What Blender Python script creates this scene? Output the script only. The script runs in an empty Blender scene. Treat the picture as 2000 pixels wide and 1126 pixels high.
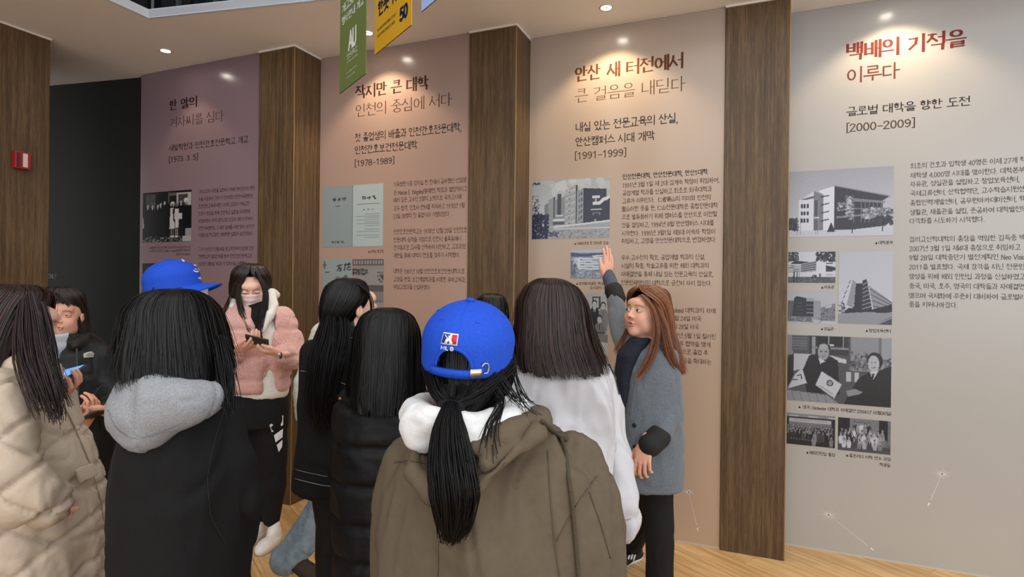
import bpy, math, random
import numpy as np
from mathutils import Matrix, Vector, Euler

random.seed(7)
RNG = np.random.default_rng(7)
SC = bpy.context.scene
COL = SC.collection

# ------------------------------------------------------------------ camera
EYE = 1.55                       # camera height in metres
FPX = 1132.793                   # focal length in pixels of the 2000 px wide frame
PITCH, ROLL, YAW = math.radians(-0.13622), math.radians(0.615807), math.radians(22.32699)
CEIL = 3.2305

cam_data = bpy.data.cameras.new('camera')
cam_data.sensor_width = 36.0
cam_data.lens = FPX / 2000 * 36
cam_data.clip_start = 0.05
cam = bpy.data.objects.new('camera', cam_data)
COL.objects.link(cam)
_cp, _sp, _cr, _sr = math.cos(PITCH), math.sin(PITCH), math.cos(ROLL), math.sin(ROLL)
_f = Vector((0, _cp, _sp)); _up = Vector((0, -_sp, _cp)); _rt = Vector((1, 0, 0))
_R = _rt * _cr + _up * _sr; _U = _up * _cr - _rt * _sr
_m = Matrix((( _R.x, _U.x, -_f.x), (_R.y, _U.y, -_f.y), (_R.z, _U.z, -_f.z))).to_4x4()
cam.matrix_world = Matrix.Translation((0, 0, EYE)) @ Matrix.Rotation(YAW, 4, 'Z') @ _m
SC.camera = cam

# ------------------------------------------------------------------ world, lights, exposure
world = bpy.data.worlds.new('world'); SC.world = world; world.use_nodes = True
world.node_tree.nodes['Background'].inputs[0].default_value = (0.96, 0.97, 0.98, 1)
world.node_tree.nodes['Background'].inputs[1].default_value = 1.65
SC.view_settings.view_transform = 'Standard'
SC.view_settings.look = 'None'
SC.view_settings.exposure = 0.0
SC.view_settings.gamma = 1.0
SC.view_settings.use_curve_mapping = False

def area_light(name, loc, target, size, size_y, power, color):
    d = bpy.data.lights.new(name, 'AREA'); d.shape = 'RECTANGLE'; d.size = size; d.size_y = size_y
    d.energy = power; d.color = color
    o = bpy.data.objects.new(name, d); COL.objects.link(o); o.location = loc
    o.rotation_euler = (Vector(target) - Vector(loc)).to_track_quat('-Z', 'Y').to_euler()
    return o
# daylight of the tall lobby glazing behind and to the right of the photographer
area_light('lobby_daylight', (4.6, -3.6, 2.6), (0.2, 3.0, 1.2), 4.0, 3.2, 80, (0.84, 0.92, 1.0))
area_light('lobby_warm_fill', (-1.6, -3.6, 4.6), (-1.2, 2.0, 1.0), 3.2, 2.0, 42, (1.0, 0.87, 0.72))  # added warm fill light, stands for no known lamp

# ------------------------------------------------------------------ pixel <-> place measurements
def ray(px, py):
    """direction through a pixel of the 2000x1126 frame, in the level camera frame (x right, y away, z up)"""
    a = px - 1000.0; b = py - 563.0
    a0 = a * _cr + b * _sr; b0 = -a * _sr + b * _cr
    y, z = 1.0, -b0 / FPX
    return np.array([a0 / FPX, y * _cp - z * _sp, y * _sp + z * _cp])
CY, SY = math.cos(YAW), math.sin(YAW)
def to_world(v):
    return np.array([v[0] * CY - v[1] * SY, v[0] * SY + v[1] * CY, v[2] + EYE])
def on_z(px, py, z):
    r = ray(px, py); return to_world(r * ((z - EYE) / r[2]))
def on_y(px, py, d):
    r = to_world(ray(px, py)) - np.array([0, 0, EYE]); t = d / r[1]; return r * t + np.array([0, 0, EYE])
def on_x(px, py, u):
    r = to_world(ray(px, py)) - np.array([0, 0, EYE]); t = u / r[0]; return r * t + np.array([0, 0, EYE])

# ------------------------------------------------------------------ materials
def srgb(r, g, b):
    return tuple((c / 255 / 12.92 if c / 255 <= 0.04045 else ((c / 255 + 0.055) / 1.055) ** 2.4) for c in (r, g, b)) + (1.0,)

def N(nt, t, **kw):
    n = nt.nodes.new(t)
    for k, v in kw.items():
        if k in n.inputs.keys(): n.inputs[k].default_value = v
        else: setattr(n, k, v)
    return n

def base_mat(name, color, rough=0.6, spec=0.5, metal=0.0):
    m = bpy.data.materials.new(name); m.use_nodes = True
    b = m.node_tree.nodes['Principled BSDF']
    b.inputs['Base Color'].default_value = color
    b.inputs['Roughness'].default_value = rough
    b.inputs['Specular IOR Level'].default_value = spec
    b.inputs['Metallic'].default_value = metal
    return m, m.node_tree, b

def noise_mat(name, c1, c2, scale=30, rough=0.7, bump=0.0, stretch=(1, 1, 1), detail=4, spec=0.3, sheen=0.0, rough2=None, bscale=None):
    m, nt, b = base_mat(name, c1, rough, spec)
    tc = N(nt, 'ShaderNodeTexCoord'); mp = N(nt, 'ShaderNodeMapping'); mp.inputs['Scale'].default_value = stretch
    nt.links.new(tc.outputs['Object'], mp.inputs[0])
    n = N(nt, 'ShaderNodeTexNoise', Scale=scale, Detail=detail)
    nt.links.new(mp.outputs[0], n.inputs['Vector'])
    r = N(nt, 'ShaderNodeValToRGB'); r.color_ramp.elements[0].color = c1; r.color_ramp.elements[1].color = c2
    r.color_ramp.elements[0].position = 0.3; r.color_ramp.elements[1].position = 0.7
    nt.links.new(n.outputs['Fac'], r.inputs[0]); nt.links.new(r.outputs[0], b.inputs['Base Color'])
    if bump:
        n2 = n
        if bscale:
            n2 = N(nt, 'ShaderNodeTexNoise', Scale=bscale, Detail=3); nt.links.new(mp.outputs[0], n2.inputs['Vector'])
        bp = N(nt, 'ShaderNodeBump', Strength=bump, Distance=0.01)
        nt.links.new(n2.outputs['Fac'], bp.inputs['Height']); nt.links.new(bp.outputs[0], b.inputs['Normal'])
    if sheen: b.inputs['Sheen Weight'].default_value = sheen
    return m

def attr_mat(name, rough=0.5, spec=0.4, sss=0.0, attr='paint', bump=0.0, coat=0.0):
    m, nt, b = base_mat(name, (1, 1, 1, 1), rough, spec)
    a = N(nt, 'ShaderNodeVertexColor'); a.layer_name = attr
    nt.links.new(a.outputs[0], b.inputs['Base Color'])
    if sss:
        b.inputs['Subsurface Weight'].default_value = sss; b.inputs['Subsurface Radius'].default_value = (0.012, 0.005, 0.003)
        b.inputs['Subsurface Scale'].default_value = 1.0
    b.inputs['Coat Weight'].default_value = coat
    return m

# wood veneer with vertical grain
def wood_mat(name, dark, mid, light, rough=0.45, axis_scale=(34, 34, 0.9), fine=(260, 260, 5), spec=0.4):
    m, nt, b = base_mat(name, mid, rough, spec)
    tc = N(nt, 'ShaderNodeTexCoord')
    mp = N(nt, 'ShaderNodeMapping'); mp.inputs['Scale'].default_value = axis_scale
    mp2 = N(nt, 'ShaderNodeMapping'); mp2.inputs['Scale'].default_value = fine
    oi = N(nt, 'ShaderNodeObjectInfo')
    ad = N(nt, 'ShaderNodeVectorMath', operation='ADD')
    nt.links.new(tc.outputs['Object'], mp.inputs[0]); nt.links.new(tc.outputs['Object'], mp2.inputs[0])
    nt.links.new(mp.outputs[0], ad.inputs[0])
    ml = N(nt, 'ShaderNodeMath', operation='MULTIPLY'); ml.inputs[1].default_value = 37.0
    nt.links.new(oi.outputs['Random'], ml.inputs[0]); nt.links.new(ml.outputs[0], ad.inputs[1])
    n1 = N(nt, 'ShaderNodeTexNoise', Scale=1.0, Detail=5, Roughness=0.65, Distortion=0.3)
    n2 = N(nt, 'ShaderNodeTexNoise', Scale=1.0, Detail=4, Roughness=0.7)
    nt.links.new(ad.outputs[0], n1.inputs['Vector']); nt.links.new(mp2.outputs[0], n2.inputs['Vector'])
    mx = N(nt, 'ShaderNodeMath', operation='MULTIPLY_ADD'); mx.inputs[1].default_value = 0.75
    nt.links.new(n2.outputs['Fac'], mx.inputs[0]); nt.links.new(n1.outputs['Fac'], mx.inputs[2])
    r = N(nt, 'ShaderNodeValToRGB'); cr = r.color_ramp
    cr.elements[0].position = 0.62; cr.elements[0].color = dark
    cr.elements[1].position = 1.16 if False else 1.0; cr.elements[1].color = light
    e = cr.elements.new(0.84); e.color = mid
    nt.links.new(mx.outputs[0], r.inputs[0]); nt.links.new(r.outputs[0], b.inputs['Base Color'])
    bp = N(nt, 'ShaderNodeBump', Strength=0.12, Distance=0.004)
    nt.links.new(mx.outputs[0], bp.inputs['Height']); nt.links.new(bp.outputs[0], b.inputs['Normal'])
    return m

# ------------------------------------------------------------------ object helpers
def tag(o, label=None, cat=None, group=None, kind=None):
    if label: o['label'] = label
    if cat: o['category'] = cat
    if group: o['group'] = group
    if kind: o['kind'] = kind
    return o

def link(name, me, mat=None, parent=None, smooth=False):
    o = bpy.data.objects.new(name, me); COL.objects.link(o)
    if mat is not None:
        for mm in (mat if isinstance(mat, (list, tuple)) else [mat]): me.materials.append(mm)
    if parent is not None: o.parent = parent
    if smooth and len(me.polygons): me.polygons.foreach_set('use_smooth', np.ones(len(me.polygons), dtype=bool))
    return o

def mesh_from(name, v, f):
    me = bpy.data.meshes.new(name)
    me.from_pydata([tuple(map(float, p)) for p in v], [], [tuple(map(int, q)) for q in f]); me.update()
    return me

def np_mesh(name, v, quads, smooth=True):
    """fast mesh from numpy arrays of vertices and quads/tris"""
    me = bpy.data.meshes.new(name)
    k = quads.shape[1]; nf = len(quads)
    me.vertices.add(len(v)); me.vertices.foreach_set('co', np.asarray(v, dtype=np.float32).ravel())
    me.loops.add(nf * k); me.loops.foreach_set('vertex_index', np.asarray(quads, dtype=np.int32).ravel())
    me.polygons.add(nf); me.polygons.foreach_set('loop_start', np.arange(0, nf * k, k, dtype=np.int32))
    me.polygons.foreach_set('loop_total', np.full(nf, k, dtype=np.int32))
    if smooth: me.polygons.foreach_set('use_smooth', np.ones(nf, dtype=bool))
    me.update(calc_edges=True)
    return me

def set_colors(me, cols, name='paint'):
    a = me.color_attributes.new(name, 'FLOAT_COLOR', 'POINT')
    c = np.ones((len(me.vertices), 4), dtype=np.float32); c[:, :3] = cols[:, :3]
    a.data.foreach_set('color', c.ravel())

def empty(name, loc, rz=0.0):
    o = bpy.data.objects.new(name, None); COL.objects.link(o); o.location = loc; o.rotation_euler = (0, 0, rz)
    o.empty_display_size = 0.1
    return o

def box_me(name, x0, x1, y0, y1, z0, z1, bev=0.0):
    v = [(x, y, z) for z in (z0, z1) for y in (y0, y1) for x in (x0, x1)]
    f = [(0, 2, 3, 1), (4, 5, 7, 6), (0, 1, 5, 4), (2, 6, 7, 3), (0, 4, 6, 2), (1, 3, 7, 5)]
    me = mesh_from(name, v, f)
    if bev:
        import bmesh
        bm = bmesh.new(); bm.from_mesh(me)
        bmesh.ops.bevel(bm, geom=bm.edges[:], offset=bev, segments=2, affect='EDGES', profile=0.5)
        bm.to_mesh(me); bm.free()
    return me

def box(name, x0, x1, y0, y1, z0, z1, mat, parent=None, bev=0.0):
    return link(name, box_me(name, x0, x1, y0, y1, z0, z1, bev), mat, parent)
# ------------------------------------------------------------------ letters drawn as pen strokes
# every Korean syllable is put together from the strokes of its consonants and vowels
O_ = 'ring'
def _ring(cx, cy, rx, ry, n=14):
    return [(cx + rx * math.cos(2 * math.pi * k / n + .2), cy + ry * math.sin(2 * math.pi * k / n + .2)) for k in range(n + 1)]
CONS = {
    'g': [[(.05, .93), (.90, .93), (.80, .45), (.15, .0)]], 'gg': None, 'n': [[(.10, 1), (.10, .08), (1, .12)]],
    'd': [[(.95, .93), (.10, .93), (.10, .06), (1, .08)]], 'dd': None,
    'r': [[(.05, .95), (.92, .95), (.92, .52), (.10, .52), (.10, .05), (1, .07)]],
    'm': [[(.08, .93), (.92, .93), (.92, .07), (.08, .07), (.08, .93)]],
    'b': [[(.10, 1), (.10, .04), (.90, .04), (.90, 1)], [(.10, .52), (.90, .52)]], 'bb': None,
    's': [[(.50, 1), (.42, .55), (0, .02)], [(.45, .60), (1, .02)]], 'ss': None,
    'o': [_ring(.5, .48, .44, .48)],
    'j': [[(.06, .93), (.94, .93)], [(.52, .93), (.42, .48), (0, .0)], [(.46, .52), (1, .0)]], 'jj': None,
    'c': [[(.34, 1.02), (.66, 1.02)], [(.06, .78), (.94, .78)], [(.52, .78), (.42, .40), (0, .0)], [(.46, .44), (1, .0)]],
    'k': [[(.05, .93), (.90, .93), (.80, .42), (.15, .0)], [(.06, .52), (.82, .54)]],
    't': [[(.95, .95), (.10, .95), (.10, .06), (1, .08)], [(.10, .50), (.90, .50)]],
    'p': [[(.02, .93), (.98, .93)], [(.0, .06), (1, .06)], [(.30, .93), (.32, .06)], [(.70, .93), (.68, .06)]],
    'h': [[(.34, 1.02), (.66, 1.02)], [(.05, .76), (.95, .76)], _ring(.5, .28, .30, .30)]}
for _d in 'gdbsj':
    CONS[_d * 2] = [[(x * .46, y) for x, y in st] for st in CONS[_d]] + [[(.54 + x * .46, y) for x, y in st] for st in CONS[_d]]
INI = ['g', 'gg', 'n', 'd', 'dd', 'r', 'm', 'b', 'bb', 's', 'ss', 'o', 'j', 'jj', 'c', 'k', 't', 'p', 'h']
FIN = ['', 'g', 'gg', 'g+s', 'n', 'n+j', 'n+h', 'd', 'r', 'r+g', 'r+m', 'r+b', 'r+s', 'r+t', 'r+p', 'r+h', 'm', 'b', 'b+s', 's', 'ss', 'o', 'j', 'c', 'k', 't', 'p', 'h']
VV = {'a': [[(.30, 1), (.30, 0)], [(.30, .52), (1, .52)]], 'ae': [[(.20, .97), (.20, .04)], [(.80, 1), (.80, 0)], [(.20, .52), (.80, .52)]],
      'ya': [[(.30, 1), (.30, 0)], [(.30, .66), (1, .66)], [(.30, .40), (1, .40)]], 'yae': [[(.20, .97), (.20, .04)], [(.80, 1), (.80, 0)], [(.20, .64), (.80, .64)], [(.20, .40), (.80, .40)]],
      'eo': [[(.75, 1), (.75, 0)], [(.0, .55), (.75, .55)]], 'e': [[(.40, .97), (.40, .04)], [(.90, 1), (.90, 0)], [(-.1, .55), (.40, .55)]],
      'yeo': [[(.75, 1), (.75, 0)], [(.0, .68), (.75, .68)], [(.0, .42), (.75, .42)]], 'ye': [[(.40, .97), (.40, .04)], [(.90, 1), (.90, 0)], [(-.1, .66), (.40, .66)], [(-.1, .44), (.40, .44)]],
      'i': [[(.62, 1), (.62, 0)]]}
HV = {'o': [[(0, .10), (1, .10)], [(.5, .10), (.5, 1)]], 'yo': [[(0, .10), (1, .10)], [(.32, .10), (.32, .95)], [(.68, .10), (.68, .95)]],
      'u': [[(0, .80), (1, .80)], [(.5, .80), (.5, 0)]], 'yu': [[(0, .80), (1, .80)], [(.32, .80), (.30, 0)], [(.68, .80), (.68, 0)]], 'eu': [[(0, .45), (1, .45)]]}
VOW = ['a', 'ae', 'ya', 'yae', 'eo', 'e', 'yeo', 'ye', 'o*', 'o*a', 'o*ae', 'o*i', 'yo*', 'u*', 'u*eo', 'u*e', 'u*i', 'yu*', 'eu*', 'eu*i', 'i']
DIG = {'0': [_ring(.25, .42, .21, .42)], '1': [[(.08, .66), (.28, .84), (.28, 0)]], '2': [[(.05, .65), (.12, .81), (.28, .85), (.44, .75), (.43, .58), (.04, 0), (.50, 0)]],
       '3': [[(.05, .76), (.24, .85), (.43, .74), (.42, .54), (.20, .46), (.44, .36), (.46, .14), (.24, 0), (.03, .10)]], '4': [[(.38, 0), (.38, .84), (.02, .24), (.50, .24)]],
       '5': [[(.45, .84), (.10, .84), (.07, .46), (.28, .52), (.46, .40), (.44, .12), (.22, 0), (.03, .10)]], '6': [[(.42, .76), (.26, .85), (.08, .64), (.04, .24), (.22, 0), (.42, .08), (.46, .28), (.28, .48), (.08, .36)]],
       '7': [[(.03, .84), (.48, .84), (.20, 0)]], '8': [_ring(.25, .63, .18, .20), _ring(.25, .22, .21, .22)], '9': [[(.08, .08), (.24, 0), (.42, .2), (.46, .60), (.28, .84), (.08, .76), (.04, .56), (.22, .36), (.42, .48)]]}
LAT = {'[': (.30, [[(.26, .98), (.08, .98), (.08, -.12), (.26, -.12)]]), ']': (.30, [[(.02, .98), (.20, .98), (.20, -.12), (.02, -.12)]]), '(': (.28, [[(.22, .98), (.08, .7), (.08, .2), (.22, -.1)]]), ')': (.28, [[(.04, .98), (.18, .7), (.18, .2), (.04, -.1)]]),
       '.': (.22, [[(.06, .02), (.12, .02)]]), ',': (.22, [[(.10, .06), (.04, -.12)]]), '-': (.52, [[(.06, .36), (.44, .36)]]),
       'A': (.66, [[(.0, 0), (.3, .86), (.60, 0)], [(.10, .28), (.50, .28)]]), 'U': (.64, [[(.05, .86), (.05, .2), (.16, .02), (.40, .02), (.52, .2), (.52, .86)]]), 'M': (.74, [[(.04, 0), (.04, .86), (.33, .25), (.62, .86), (.62, 0)]]),
       'L': (.52, [[(.06, .86), (.06, .02), (.46, .02)]]), 'B': (.58, [[(.05, .0), (.05, .86), (.36, .84), (.42, .65), (.32, .46), (.05, .46)], [(.32, .46), (.48, .3), (.42, .06), (.05, 0)]]), 'E': (.54, [[(.46, .86), (.06, .86), (.06, 0), (.48, 0)], [(.06, .44), (.40, .44)]]),
       'K': (.56, [[(.06, .86), (.06, 0)], [(.48, .86), (.07, .36)], [(.2, .5), (.52, 0)]]), 'N': (.64, [[(.06, 0), (.06, .86), (.52, 0), (.52, .86)]]), 'V': (.58, [[(0, .86), (.27, 0), (.54, .86)]]), 'C': (.62, [[(.54, .72), (.32, .86), (.08, .62), (.08, .24), (.32, 0), (.54, .14)]]),
       'O': (.68, [_ring(.31, .43, .27, .43)]), 'Y': (.58, [[(0, .86), (.26, .42), (.52, .86)], [(.26, .42), (.26, 0)]]),
       'a': (.46, [_ring(.2, .27, .17, .27), [(.37, .56), (.37, 0)]]), 'r': (.32, [[(.06, .56), (.06, 0)], [(.06, .38), (.16, .54), (.28, .54)]]), 'i': (.20, [[(.08, .56), (.08, 0)], [(.08, .78), (.08, .82)]]), 'n': (.44, [[(.06, .56), (.06, 0)], [(.06, .42), (.2, .56), (.34, .46), (.34, 0)]]),
       'g': (.46, [_ring(.2, .28, .17, .26), [(.37, .56), (.36, -.14), (.2, -.24), (.05, -.16)]]), 's': (.38, [[(.32, .46), (.18, .56), (.05, .44), (.30, .18), (.2, 0), (.03, .08)]]), 'l': (.20, [[(.08, .88), (.08, 0)]]), 'e': (.44, [[(.05, .30), (.36, .30), (.32, .5), (.18, .56), (.04, .4), (.05, .12), (.2, 0), (.34, .08)]]),
       'y': (.42, [[(.02, .56), (.19, .04)], [(.36, .56), (.14, -.22), (.04, -.22)]]), 'h': (.44, [[(.06, .88), (.06, 0)], [(.06, .42), (.2, .56), (.34, .46), (.34, 0)]]), 'c': (.40, [[(.34, .46), (.2, .56), (.05, .4), (.05, .14), (.2, 0), (.34, .1)]]), 't': (.30, [[(.12, .76), (.12, .06), (.24, 0)], [(.02, .55), (.24, .55)]]),
       'k': (.40, [[(.06, .88), (.06, 0)], [(.32, .56), (.07, .24)], [(.16, .34), (.36, 0)]]), 'd': (.46, [_ring(.2, .27, .17, .27), [(.37, .88), (.37, 0)]]), 'o': (.46, [_ring(.21, .28, .18, .28)]),
       '仁': (.98, [[(.26, .9), (.02, .48)], [(.15, .66), (.15, 0)], [(.42, .70), (.86, .70)], [(.36, .10), (.92, .10)]]), '山': (.98, [[(.46, .95), (.46, .08)], [(.10, .6), (.10, .08), (.84, .08), (.84, .6)]]),
       '者': (.98, [[(.18, .80), (.70, .80)], [(.44, .95), (.44, .60)], [(.04, .60), (.92, .60)], [(.84, .92), (.06, .32)], [(.30, .42), (.74, .42), (.74, 0), (.30, 0), (.30, .42)], [(.30, .2), (.74, .2)]]),
       '樂': (.98, [[(.36, .9), (.62, .9), (.62, .5), (.36, .5), (.36, .9)], [(.36, .7), (.62, .7)], [(.2, .95), (.06, .75), (.24, .62), (.06, .5)], [(.84, .95), (.72, .75), (.9, .62), (.74, .5)], [(.03, .38), (.95, .38)], [(.48, .48), (.48, 0)], [(.46, .36), (.08, .04)], [(.5, .36), (.9, .04)]]),
       '聖': (.98, [[(.05, .92), (.48, .92)], [(.12, .92), (.12, .48)], [(.40, .95), (.40, .42)], [(.12, .78), (.40, .78)], [(.12, .62), (.40, .62)], [(.05, .46), (.48, .5)], [(.58, .88), (.90, .88), (.90, .54), (.58, .54), (.58, .88)], [(.12, .34), (.86, .34)], [(.18, .18), (.8, .18)], [(.04, 0), (.94, 0)], [(.48, .34), (.48, 0)]])}
def _fit(sts, x0, y0, x1, y1): return [[(x0 + x * (x1 - x0), y0 + y * (y1 - y0)) for x, y in st] for st in sts]
def letter(ch):
    """strokes and advance of one letter, block about 0.95 wide and 1 high"""
    k = ord(ch) - 44032
    if 0 <= k < 11172:
        ci, vi, fi = INI[k // 588], VOW[(k % 588) // 28], FIN[k % 28]
        hv, star, vv = vi.partition('*')
        if not star: vv = hv; hv = ''
        S = []
        C = CONS[ci]
        if hv and ci in ('g', 'k'): C = [[(.05, .93), (.92, .93), (.86, .0)]] + ([[(.05, .5), (.88, .5)]] if ci == 'k' else [])
        if vv and not hv:
            if fi: S += _fit(C, .04, .50, .50, .95) + _fit(VV[vv], .58, .40, .93, 1.0)
            else: S += _fit(C, .04, .20, .50, .86) + _fit(VV[vv], .58, .0, .94, 1.0)
        elif hv and not vv:
            if fi: S += _fit(C, .20, .64, .76, 1.0) + _fit(HV[hv], .0, .37, .95, .60)
            else: S += _fit(C, .18, .50, .78, .97) + _fit(HV[hv], .0, .04, .95, .42)
        else:
            if fi: S += _fit(C, .08, .66, .52, 1.0) + _fit(HV[hv], .02, .40, .60, .62) + _fit(VV[vv], .64, .36, .94, 1.0)
            else: S += _fit(C, .06, .52, .52, .95) + _fit(HV[hv], .0, .12, .60, .46) + _fit(VV[vv], .64, .0, .94, 1.0)
        if fi:
            F = [[(.05, .93), (.92, .93), (.90, .0)]] if fi == 'g' else None
            if '+' in fi:
                a, b = fi.split('+'); S += _fit(CONS[a], .14, .0, .50, .28) + _fit(CONS[b], .56, .0, .90, .28)
            else: S += _fit(F or CONS[fi], .20, .0, .86, .30)
        return .98, S
    if ch in DIG: return .58, DIG[ch]
    if ch == '▲': return .95, 'tri'
    return LAT.get(ch, (.4, []))

def text_mesh(body, pen=(.075, .06), slant=0.0):
    """flat mesh of a line of text; pen = thickness of upright and of level strokes"""
    V = []; F = []; x = 0.0
    for ch in body:
        if ch == ' ': x += .36; continue
        adv, S = letter(ch)
        if S == 'tri':
            n = len(V); V += [(x + .1, .05), (x + .8, .05), (x + .45, .75)]; F.append((n, n + 1, n + 2)); x += adv; continue
        for st in S:
            for (ax, ay), (bx, by) in zip(st[:-1], st[1:]):
                dx, dy = bx - ax, by - ay; L = math.hypot(dx, dy) or 1e-6; dx /= L; dy /= L
                w = .5 * math.hypot(dy * pen[0], dx * pen[1])
                e = w * .85; nx, ny = -dy * w, dx * w; n = len(V)
                V += [(x + ax - dx * e + nx, ay - dy * e + ny), (x + ax - dx * e - nx, ay - dy * e - ny), (x + bx + dx * e - nx, by + dy * e - ny), (x + bx + dx * e + nx, by + dy * e + ny)]
                F.append((n, n + 1, n + 2, n + 3))
        x += adv
    V = np.array(V); V[:, 0] += V[:, 1] * slant
    return V, F
# ------------------------------------------------------------------ the room shell
WOOD = wood_mat('brown_wood_veneer', srgb(62, 46, 28), srgb(82, 62, 39), srgb(104, 82, 55), axis_scale=(60, 60, 1.6), fine=(240, 240, 12))
FLOORM = wood_mat('oak_plank', srgb(168, 128, 80), srgb(196, 156, 104), srgb(216, 180, 130), rough=0.38, axis_scale=(1.2, 26, 1), fine=(6, 190, 1))
PLASTER = noise_mat('ceiling_paint', srgb(240, 236, 230), srgb(244, 240, 234), scale=3, rough=0.85)
WHITE = base_mat('white_trim_paint', srgb(226, 222, 216), 0.5)[0]
DARKW = noise_mat('dark_green_black_paint', srgb(25, 28, 24), srgb(29, 32, 28), scale=4, rough=0.55)
GLASSDARK = base_mat('dark_glass', srgb(12, 15, 16), 0.12, 0.5)[0]
MULL = base_mat('dark_metal', srgb(60, 66, 70), 0.4, 0.5, 0.5)[0]

YD = [3.192, 3.444, 3.676, 3.900]                # y of the four printed panels
U0 = [-4.568, -2.970, -1.396, 0.200]             # left ends
U1 = [-3.298, -1.730, -0.150, 1.450]             # right ends of the panels / left edges of wood fins
UF = [-2.970, -1.396, 0.198, 1.790]              # right edges of the wood fins

tag(link('floor', mesh_from('floor', [(-8, -5, -0.012), (5, -5, -0.012), (5, 5, -0.012), (-8, 5, -0.012)], [(0, 1, 2, 3)]),
         noise_mat('screed', srgb(150, 118, 80), srgb(164, 130, 90), scale=8)), kind='structure')
FLOOR = bpy.data.objects['floor']
# floor boards: one object each where they can be told apart
fa = math.radians(57.6)
ux, uy = -math.sin(fa), math.cos(fa)             # along the board
vx, vy = math.cos(fa), math.sin(fa)
PL, PW = 1.22, 0.19
pme = box_me('floor_board', 0.001, PL - 0.001, 0.001, PW - 0.001, -0.012, 0.0, 0.0008)
pme.materials.append(FLOORM)
nb = 0
for j in range(-34, 36):
    off = (j * 0.618 % 1.0) * PL
    for i in range(-8, 8):
        s, t = i * PL + off, j * PW
        cx, cyy = ux * (s + PL / 2) + vx * (t + PW / 2) - 1.2, uy * (s + PL / 2) + vy * (t + PW / 2) + 1.6
        r = to_world((0, 0, 0)); X = cx * CY + cyy * SY; Y = -cx * SY + cyy * CY
        if not (1.9 < Y < 6.2 and -0.98 < X / Y < 1.15): continue
        if cyy > 4.7 or cx < -6.2: continue
        o = bpy.data.objects.new('floor_board', pme); COL.objects.link(o); o.parent = FLOOR
        o.location = (ux * s + vx * t - 1.2, uy * s + vy * t + 1.6, 0.0005 * ((i * 7 + j * 3) % 3) / 3)
        o.rotation_euler = (0, 0, math.atan2(uy, ux)); nb += 1
print('floor boards', nb)

# ceiling with the big opening of the atrium (near the camera)
cx0, cyE = -3.541, 2.518                          # far left corner of the opening
def ceil_piece(name, x0, x1, y0, y1):
    return box(name, x0, x1, y0, y1, CEIL, CEIL + 0.05, PLASTER)
rot_e = (-2.920 - cx0, 2.627 - cyE)               # edge of the opening runs slightly askew to the panels
import bmesh
bm = bmesh.new()
def E_at(x): return cyE + (x - cx0) * rot_e[1] / rot_e[0]
XR = 5.0
pts_out = [(-8, -5), (-8, 5), (XR, 5), (XR, min(E_at(XR), 4.2)), (cx0, cyE), (cx0 + 0.02, -5)]
lo = [bm.verts.new((x, y, CEIL)) for x, y in pts_out]; hi = [bm.verts.new((x, y, CEIL + 0.05)) for x, y in pts_out]
bm.faces.new(lo); bm.faces.new(hi[::-1])
for i in range(len(lo)):
    j = (i + 1) % len(lo); bm.faces.new((lo[i], hi[i], hi[j], lo[j]))
bmesh.ops.triangulate(bm, faces=bm.faces[:]); bmesh.ops.recalc_face_normals(bm, faces=bm.faces[:])
me = bpy.data.meshes.new('ceiling'); bm.to_mesh(me); bm.free()
tag(link('ceiling', me, PLASTER), kind='structure')
# white fascia round the opening and dark glazing of the upper floor set back behind it
YR = E_at(XR)
def slab_along(name, p, q, z0, z1, th, mat, parent=None):
    d = Vector((q[0] - p[0], q[1] - p[1], 0)); L = d.length; d.normalize(); n = Vector((-d.y, d.x, 0)) * th
    v = [(p[0], p[1], z0), (q[0], q[1], z0), (q[0] + n.x, q[1] + n.y, z0), (p[0] + n.x, p[1] + n.y, z0)]
    v += [(a, b, z1) for a, b, _ in v]
    f = [(0, 3, 2, 1), (4, 5, 6, 7), (0, 1, 5, 4), (1, 2, 6, 5), (2, 3, 7, 6), (3, 0, 4, 7)]
    return link(name, mesh_from(name, v, f), mat, parent)
FASC = base_mat('fascia_daylit_white', srgb(214, 226, 246), 0.5)[0]  # blue of the daylight from above put into the white paint
tag(slab_along('trim_1', (cx0, cyE), (XR, YR), CEIL - 0.002, CEIL + 0.052, 0.02, FASC), kind='structure')
tag(slab_along('trim_2', (cx0 + 0.02, -5), (cx0, cyE), CEIL - 0.002, CEIL + 0.052, 0.02, FASC), kind='structure')
g1 = tag(slab_along('wall_upper_back', (cx0 - .3, cyE + .06), (XR, YR + .06), CEIL + 0.05, 6.4, 0.05, GLASSDARK), kind='structure')
g2 = tag(slab_along('wall_upper_left', (cx0 - .06, -5), (cx0 - .06, cyE + .06), CEIL + 0.05, 6.4, 0.05, GLASSDARK), kind='structure')
for k in range(11):
    x = cx0 + 0.16 + k * 0.27
    slab_along('mullion', (x, E_at(x) + 0.035), (x + 0.025, E_at(x + .025) + 0.035), CEIL + 0.052, 6.3, 0.024, MULL, g1)
for k in range(6):
    y = cyE - 0.12 - k * 0.27
    slab_along('mullion', (cx0 - 0.035, y - .025), (cx0 - 0.035, y), CEIL + 0.052, 6.3, 0.024, MULL, g2)

# left wood wall and the dark corridor wall behind it
tag(box('wall_left', -5.6, -4.497, -2.0, 2.494, 0, CEIL, WOOD), kind='structure')
LW = bpy.data.objects['wall_left']
box('shadow_gap_trim', -4.497, -4.487, -2.0, 2.50, CEIL - 0.012, CEIL - 0.001, WHITE, LW)
dk = slab_along('wall_corridor', (-7.0, 3.086 - (7.0 - 5.559) * (3.227 - 3.086) / (5.559 - 4.635)), (-4.575, 3.236), 0, CEIL - 0.002, 0.1, DARKW)
tag(dk, kind='structure')
tag(box('wall_corridor_end', -7.1, -7.0, 2.0, 3.4, 0, CEIL, DARKW), kind='structure')
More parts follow.
